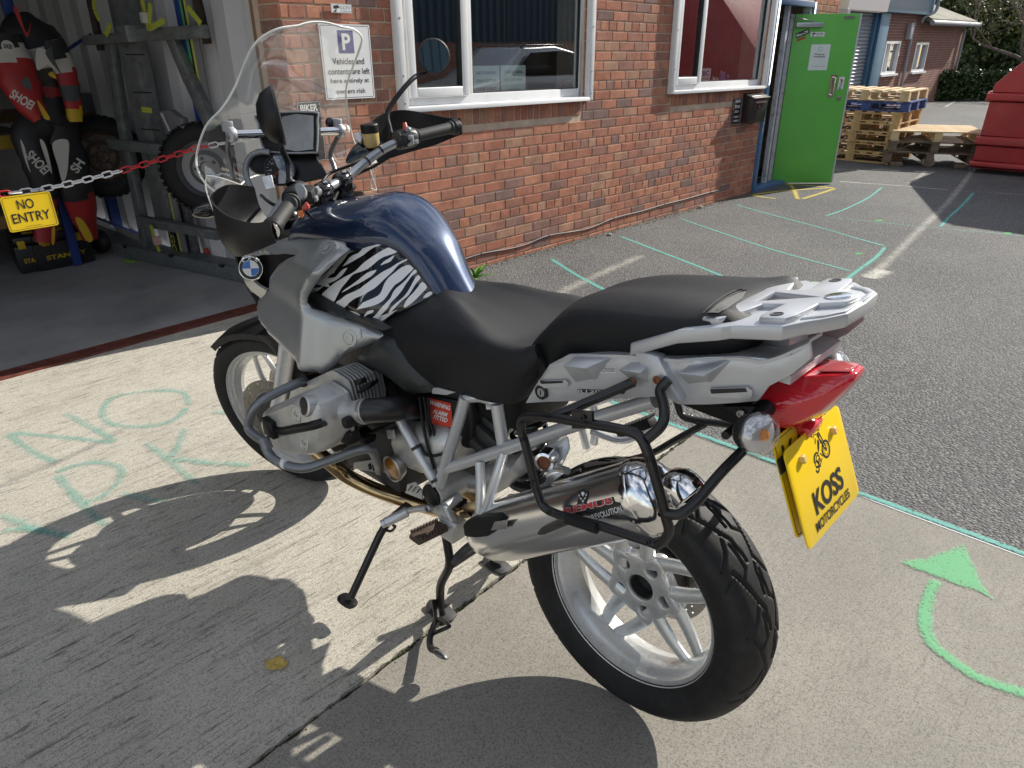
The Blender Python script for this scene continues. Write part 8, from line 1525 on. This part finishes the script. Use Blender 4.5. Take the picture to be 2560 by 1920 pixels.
# bar clamps
for s in (1, -1): g = G(); c = ST((1.085, .045 * s, 1.165)); g.cyl(c - (ST((0, .02, 0)) - ST((0, 0, 0))), c + (ST((0, .02, 0)) - ST((0, 0, 0))), .024, 18); g.box(c - Vector((0, 0, .035)), (.045, .04, .06)); g.obj('bar_clamp', m_blackgloss, hb, bevel=.004); bolt(c + Vector((-.012, 0, .022)), (0, 0, 1), .007, m_chrome, hb)
g = G(); g.box(ST((1.10, 0, 1.105)), (.10, .19, .03), ST_R); g.obj('top_yoke', m_black, bike, bevel=.01)
for pts in ([AT('R1', 1600, 1075, BR[4]), AT('R1', 1480, 1150, BR[3]), AT('R1', 1330, 1220, BR[2]), AT('R1', 1250, 1290, BR[1]), AT('R1', 1200, 1390, (1.0, 0, 1.15))], [AT('R1', 1580, 1020, BR[4]) , AT('R1', 1380, 1120, BR[3]), AT('R1', 1180, 1195, BR[1]), AT('R1', 1120, 1260, (1.1, .02, 1.15))], [AT('R1', 860, 1450, BL[4]), AT('R1', 760, 1400, BL[3]), AT('R1', 700, 1350, (1.1, .12, 1.12))], [BL[4] + Vector((.02, 0, -.02)), BL[3] + Vector((.03, 0, -.03)), Vector((1.05, .08, 1.05))]): tubes('control_cable', m_black, [spline(pts, 6)], .0045, sm=False, n=8)
for t, e in ((BR[2], BR[3]), ): 
    for f in (.35, .9): g = G(); c = t.lerp(e, f); g.lathe([(.0142, -.003), (.0142, .003)], c, e - t, 16); g.obj('cable_tie', m_inkblack, hb)
# brake reservoir
p = AT('R1', 1455, 930, BR[3]) ; g = G(); g.lathe([(.018, -.035), (.0235, -.025), (.0245, .004), (.0245, .008)], p, (0, .08, 1), 26); rv = g.obj('brake_reservoir', M('amber_fluid', (.55, .40, .16), .25, coat=.3), bike, smooth=35); g = G(); g.lathe([(.026, .006), (.0265, .010), (.0265, .027), (.024, .030), (0, .031)], p, (0, .08, 1), 30); g.obj('reservoir_cap', m_black, rv, smooth=30)
g = G(); g.prism([AT('R1', u, v, BR[3]) for u, v in ((1340, 920), (1380, 905), (1400, 950), (1385, 990), (1350, 960))], VIEW * .02); g.obj('reservoir_bracket', m_frame, rv, bevel=.003)
g = G(); q = BR[3] + Vector((.03, 0, -.02)); g.prism(spline([AT('R1', u, v, q) for u, v in ((1280, 1120), (1300, 1060), (1360, 985), (1480, 960), (1560, 1000), (1540, 1040), (1420, 1070), (1330, 1120))], 2, True), VIEW * .02); g.obj('master_cylinder', m_blackgloss, bike, bevel=.004)
# mirrors
def mirror(c, ax, R0, back, stem, nm):
    ax = Vector(ax).normalized(); g = G(); g.lathe([(0, -back), (R0 * .45, -back * .92), (R0 * .8, -back * .62), (R0 * .98, -back * .2), (R0 * 1.02, 0), (R0, .004), (R0 * .93, .004), (R0 * .92, 0)], c, ax, 40, caps=False); mo = g.obj('mirror', m_black, bike, smooth=45)
    g = G(); g.lathe([(0, .0005), (R0 * .93, .0005)], c, ax, 40, caps=False); g.obj('mirror_glass', M('mirror_silver', (.8, .82, .84), .01, 1.), mo); g = G(); g.tube(spline(stem, 6), [.0075] * (len(spline(stem, 6)) - 6) + [.0105] * 3 + [.013] * 3, 12); g.obj('mirror_stem', m_black, mo, smooth=50); g = G(); g.lathe([(R0 * .93, .003), (R0 * .95, .006), (R0 * 1.02, .004), (R0 * 1.03, -.002)], c, ax, 40, caps=False); g.obj('mirror_rim', m_switch, mo, smooth=50); return mo
rm = AT('R1', 1893, 388, BR[5] + Vector((0, 0, .1))); rb = AT('R1', 1590, 900, BR[4]); mirror(rm, (CAM_LOC - rm).normalized() + Vector((-.10, -.28, .07)), .0495, .045, [rm + VIEW * .03 + AT('R1', 1830, 480, rm) - rm, AT('R1', 1740, 550, rm.lerp(rb, .5)), AT('R1', 1580, 760, rb), rb, rb - Vector((0, 0, .03))], 'r')
lm = AT('R1', 815, 800, BL[4] + Vector((.03, .02, .1))); lb2 = AT('R1', 895, 1240, BL[4]); cr_ = CM.col[0]; cu_ = CM.col[1]
mirror(lm, Vector(cr_) * 1.0 + VIEW * .24 + Vector(cu_) * .22, .066, .048, [AT('R1', 845, 960, lm), AT('R1', 840, 1020, lm), AT('R1', 885, 1130, lb2), lb2, AT('R1', 905, 1270, lb2)], 'l')
# ------------------------------------------------------------------ instruments
DR = Vector((1.25, .0, 1.19)); g = G(); g.loft([[AT('R1', u, v, q) for u, v in ((700, 1090), (760, 1050), (1080, 1075), (1160, 1230), (960, 1270), (740, 1260))] for q in (Vector((1.22, .03, 1.19)), Vector((1.34, .0, 1.15)))]); g.obj('dash_panel', m_black, bike, bevel=.008)
dn_ = (CAM_LOC - DR).normalized(); dn_ = (dn_ + Vector((-.2, 0, .25))).normalized()
c = AT('R1', 828, 1175, Vector((1.21, .06, 1.19))); g = G(); g.lathe([(.040, -.03), (.044, .0), (.044, .008), (.040, .010), (.039, .003)], c, dn_, 40, caps=False); sp_ = g.obj('speedometer', m_black, bike, smooth=35); g = G(); g.lathe([(0, .003), (.0395, .003)], c, dn_, 36, caps=False); g.obj('dial_face', m_inkblack, sp_)
du = (Vector((0, 0, 1)) - dn_ * dn_.z).normalized(); dxx = du.cross(dn_)
for k in range(19): a = R_(225 - 15 * k); p = c + dn_ * .0036 + (dxx * math.cos(a) + du * math.sin(a)) * .034; g = G(); g.box(p, (.006 if k % 2 == 0 else .0035, .0012, .0004), Matrix(((dxx * math.cos(a) + du * math.sin(a)), (-dxx * math.sin(a) + du * math.cos(a)), dn_)).transposed()); g.obj('dial_mark', m_inkwhite, sp_)
for k in range(7): a = R_(225 - 45 * k); lettering(str(k * 20 + 20), c + dn_ * .0036 + (dxx * math.cos(a) + du * math.sin(a)) * .026, dxx, du, .0055, m_inkwhite, sp_)
g = G(); a = R_(220); g.bar(c + dn_ * .005, c + dn_ * .005 + (dxx * math.cos(a) + du * math.sin(a)) * .032, .002, .001, dn_); g.obj('needle', M('needle_red', (.6, .08, .03), .4), sp_); g = G(); g.lathe([(0, .0085), (.0395, .0075)], c, dn_, 36, caps=False); g.obj('dial_glass', m_clear, sp_)
c2 = AT('R1', 690, 1120, Vector((1.24, .09, 1.20))); g = G(); g.lathe([(.03, -.03), (.033, 0), (.033, .008), (.029, .009), (.028, .003), (0, .003)], c2, dn_, 32); g.obj('tachometer', m_black, bike, smooth=35)
lc = [AT('R1', u, v, Vector((1.205, -.01, 1.19))) for u, v in ((975, 1150), (1100, 1135), (1140, 1210), (1005, 1225))]; g = G(); g.prism([lc[0].lerp(lc[2], -.12), lc[1].lerp(lc[3], -.12), lc[2].lerp(lc[0], -.12), lc[3].lerp(lc[1], -.12)], VIEW * .012); dp = g.obj('display_bezel', m_blackgloss, bike, bevel=.003); g = G(); g.prism([p - VIEW * .0035 for p in lc], -VIEW * .0012); g.obj('display', M('lcd_grey', (.33, .38, .42), .25), dp)
g = G(); g.tube(spline([AT('R1', u, v, Vector((1.20, .08, 1.2))) for u, v in ((760, 1055), (690, 1050), (625, 1085), (592, 1170), (610, 1260), (640, 1320))], 6), .0085, 14); g.obj('instrument_guard', m_crash, bike, smooth=50)
g = G(); g.prism([AT('R1', u, v, Vector((1.13, .09, 1.17))) for u, v in ((700, 1220), (770, 1205), (790, 1300), (730, 1310))], VIEW * .006); g.obj('grey_clip', m_frame, bike, bevel=.003)
# phone pouch on the cross bar
pc = Vector((1.255, .03, 1.30)); po4 = [AT('R1', u, v, pc) for u, v in ((685, 790), (1060, 775), (1088, 830), (1085, 1030), (1050, 1055), (760, 1050), (700, 980), (680, 860))]; g = G(); g.prism(spline(po4, 3, True), VIEW * .035); ph = g.obj('phone_pouch', m_rubber, bike, bevel=.008); win_ = [AT('R1', u, v, pc) - VIEW * .001 for u, v in ((845, 810), (1040, 800), (1062, 830), (1060, 1010), (1040, 1035), (850, 1030))]; g = G(); g.prism(spline(win_, 2, True), -VIEW * .0012); g.obj('pouch_window', M('cloudy_vinyl', (.20, .21, .22), .16, coat=.4, var=.3, vscale=14), ph)
g = G(); g.tube(spline(po4, 3, True), .003, 8, closed=True); g.obj('pouch_piping', m_swgrey, ph, smooth=50)
x0_, x1_ = PY('R1', 500, 930, .175), PY('R1', 1250, 905, -.172); g = G(); g.cyl(x0_, x1_, .0125, 20); g.obj('screen_brace_bar', m_chrome, bike, smooth=40)
for q, (ua, va) in ((x0_, (485, 870)), (x1_, (1170, 850))): g = G(); g.cyl(q + EY * .010, q - EY * .006, .021, 18); g.box(q + Vector((.02, 0, .02)), (.05, .012, .03)); g.obj('brace_clamp', m_frame, bike, bevel=.003)
tubes('screen_bracket', m_crash, [spline([x0_ + Vector((0, .01, 0)), PY('R1', 470, 1050, .17), PY('R1', 490, 1150, .165), PY('R1', 510, 1230, .16)], 5), spline([x1_ + Vector((0, -.0, 0)), PY('R1', 1180, 1060, -.165), PY('R1', 1200, 1140, -.16), PY('R1', 1215, 1190, -.155)], 5)], .0075, sm=False)
g = G(); q = PY('R1', 1175, 850, -.165); g.sphere(q, .017, 14, 10, (1, .8, 1)); g.obj('brace_knob', m_blackgloss, bike, smooth=60)
# ------------------------------------------------------------------ windscreen
m_screen = glassmat('clear_screen', (.965, .97, .965), .03, 1.45, .085, .05); m_edge_ = M('screen_edge', (.80, .81, .76), .25)
# (z, centre x, half width, sweep back of the edges)
stn = [(1.572, 1.082, .06, .002), (1.565, 1.093, .112, .006), (1.545, 1.122, .152, .014), (1.515, 1.165, .166, .02), (1.47, 1.225, .172, .035), (1.42, 1.285, .180, .045), (1.375, 1.335, .200, .055), (1.33, 1.385, .232, .062), (1.28, 1.425, .258, .075), (1.24, 1.45, .268, .11), (1.205, 1.47, .262, .15), (1.175, 1.48, .235, .17), (1.15, 1.485, .18, .15)]
rowsS = []
for z, cx, hw, sb in stn: rowsS.append([Vector((cx - sb * abs(f) ** 1.8, hw * f, z - .03 * abs(f) ** 2 * (1 if z < 1.3 else .3))) for f in (-1, -.8, -.55, -.28, 0, .28, .55, .8, 1)])
V, F, nr, nc = grid_surface(rowsS, 4, 4); scr = make('windscreen', V, F, m_screen, bike, smooth=60)
edge_ = [V[j] for j in range(nc)] + [V[i * nc + nc - 1] for i in range(1, nr)] + [V[(nr - 1) * nc + j] for j in range(nc - 2, -1, -1)] + [V[i * nc] for i in range(nr - 2, 0, -1)]
g = G(); g.tube(edge_, .0030, 6, closed=True); g.obj('screen_edge', m_edge_, scr, smooth=60)
for s in (1, -1):
    r0 = [PY('R1', u, v, y) for u, v, y in ((320, 1215, .27), (400, 1225, .255), (555, 1275, .23))]; r1 = [PY('R1', u, v, y) for u, v, y in ((318, 1310, .275), (400, 1350, .265), (480, 1400, .24))]; r2_ = [PY('R1', u, v, y) for u, v, y in ((385, 1500, .275), (400, 1500, .27), (430, 1480, .255))]; rr_ = [r0, r1, r2_]; rr_ = [[mir(p) for p in r] for r in rr_] if s < 0 else rr_
    V, F, nr, nc = grid_surface(rr_, 4, 4); do = make('wind_deflector', V, F, m_screen, bike, smooth=60); e_ = [V[j] for j in range(nc)] + [V[i * nc + nc - 1] for i in range(1, nr)] + [V[(nr - 1) * nc + j] for j in range(nc - 2, -1, -1)] + [V[i * nc] for i in range(nr - 2, 0, -1)]; g = G(); g.tube(e_, .0018, 6, closed=True); g.obj('screen_edge', m_edge_, do, smooth=60)
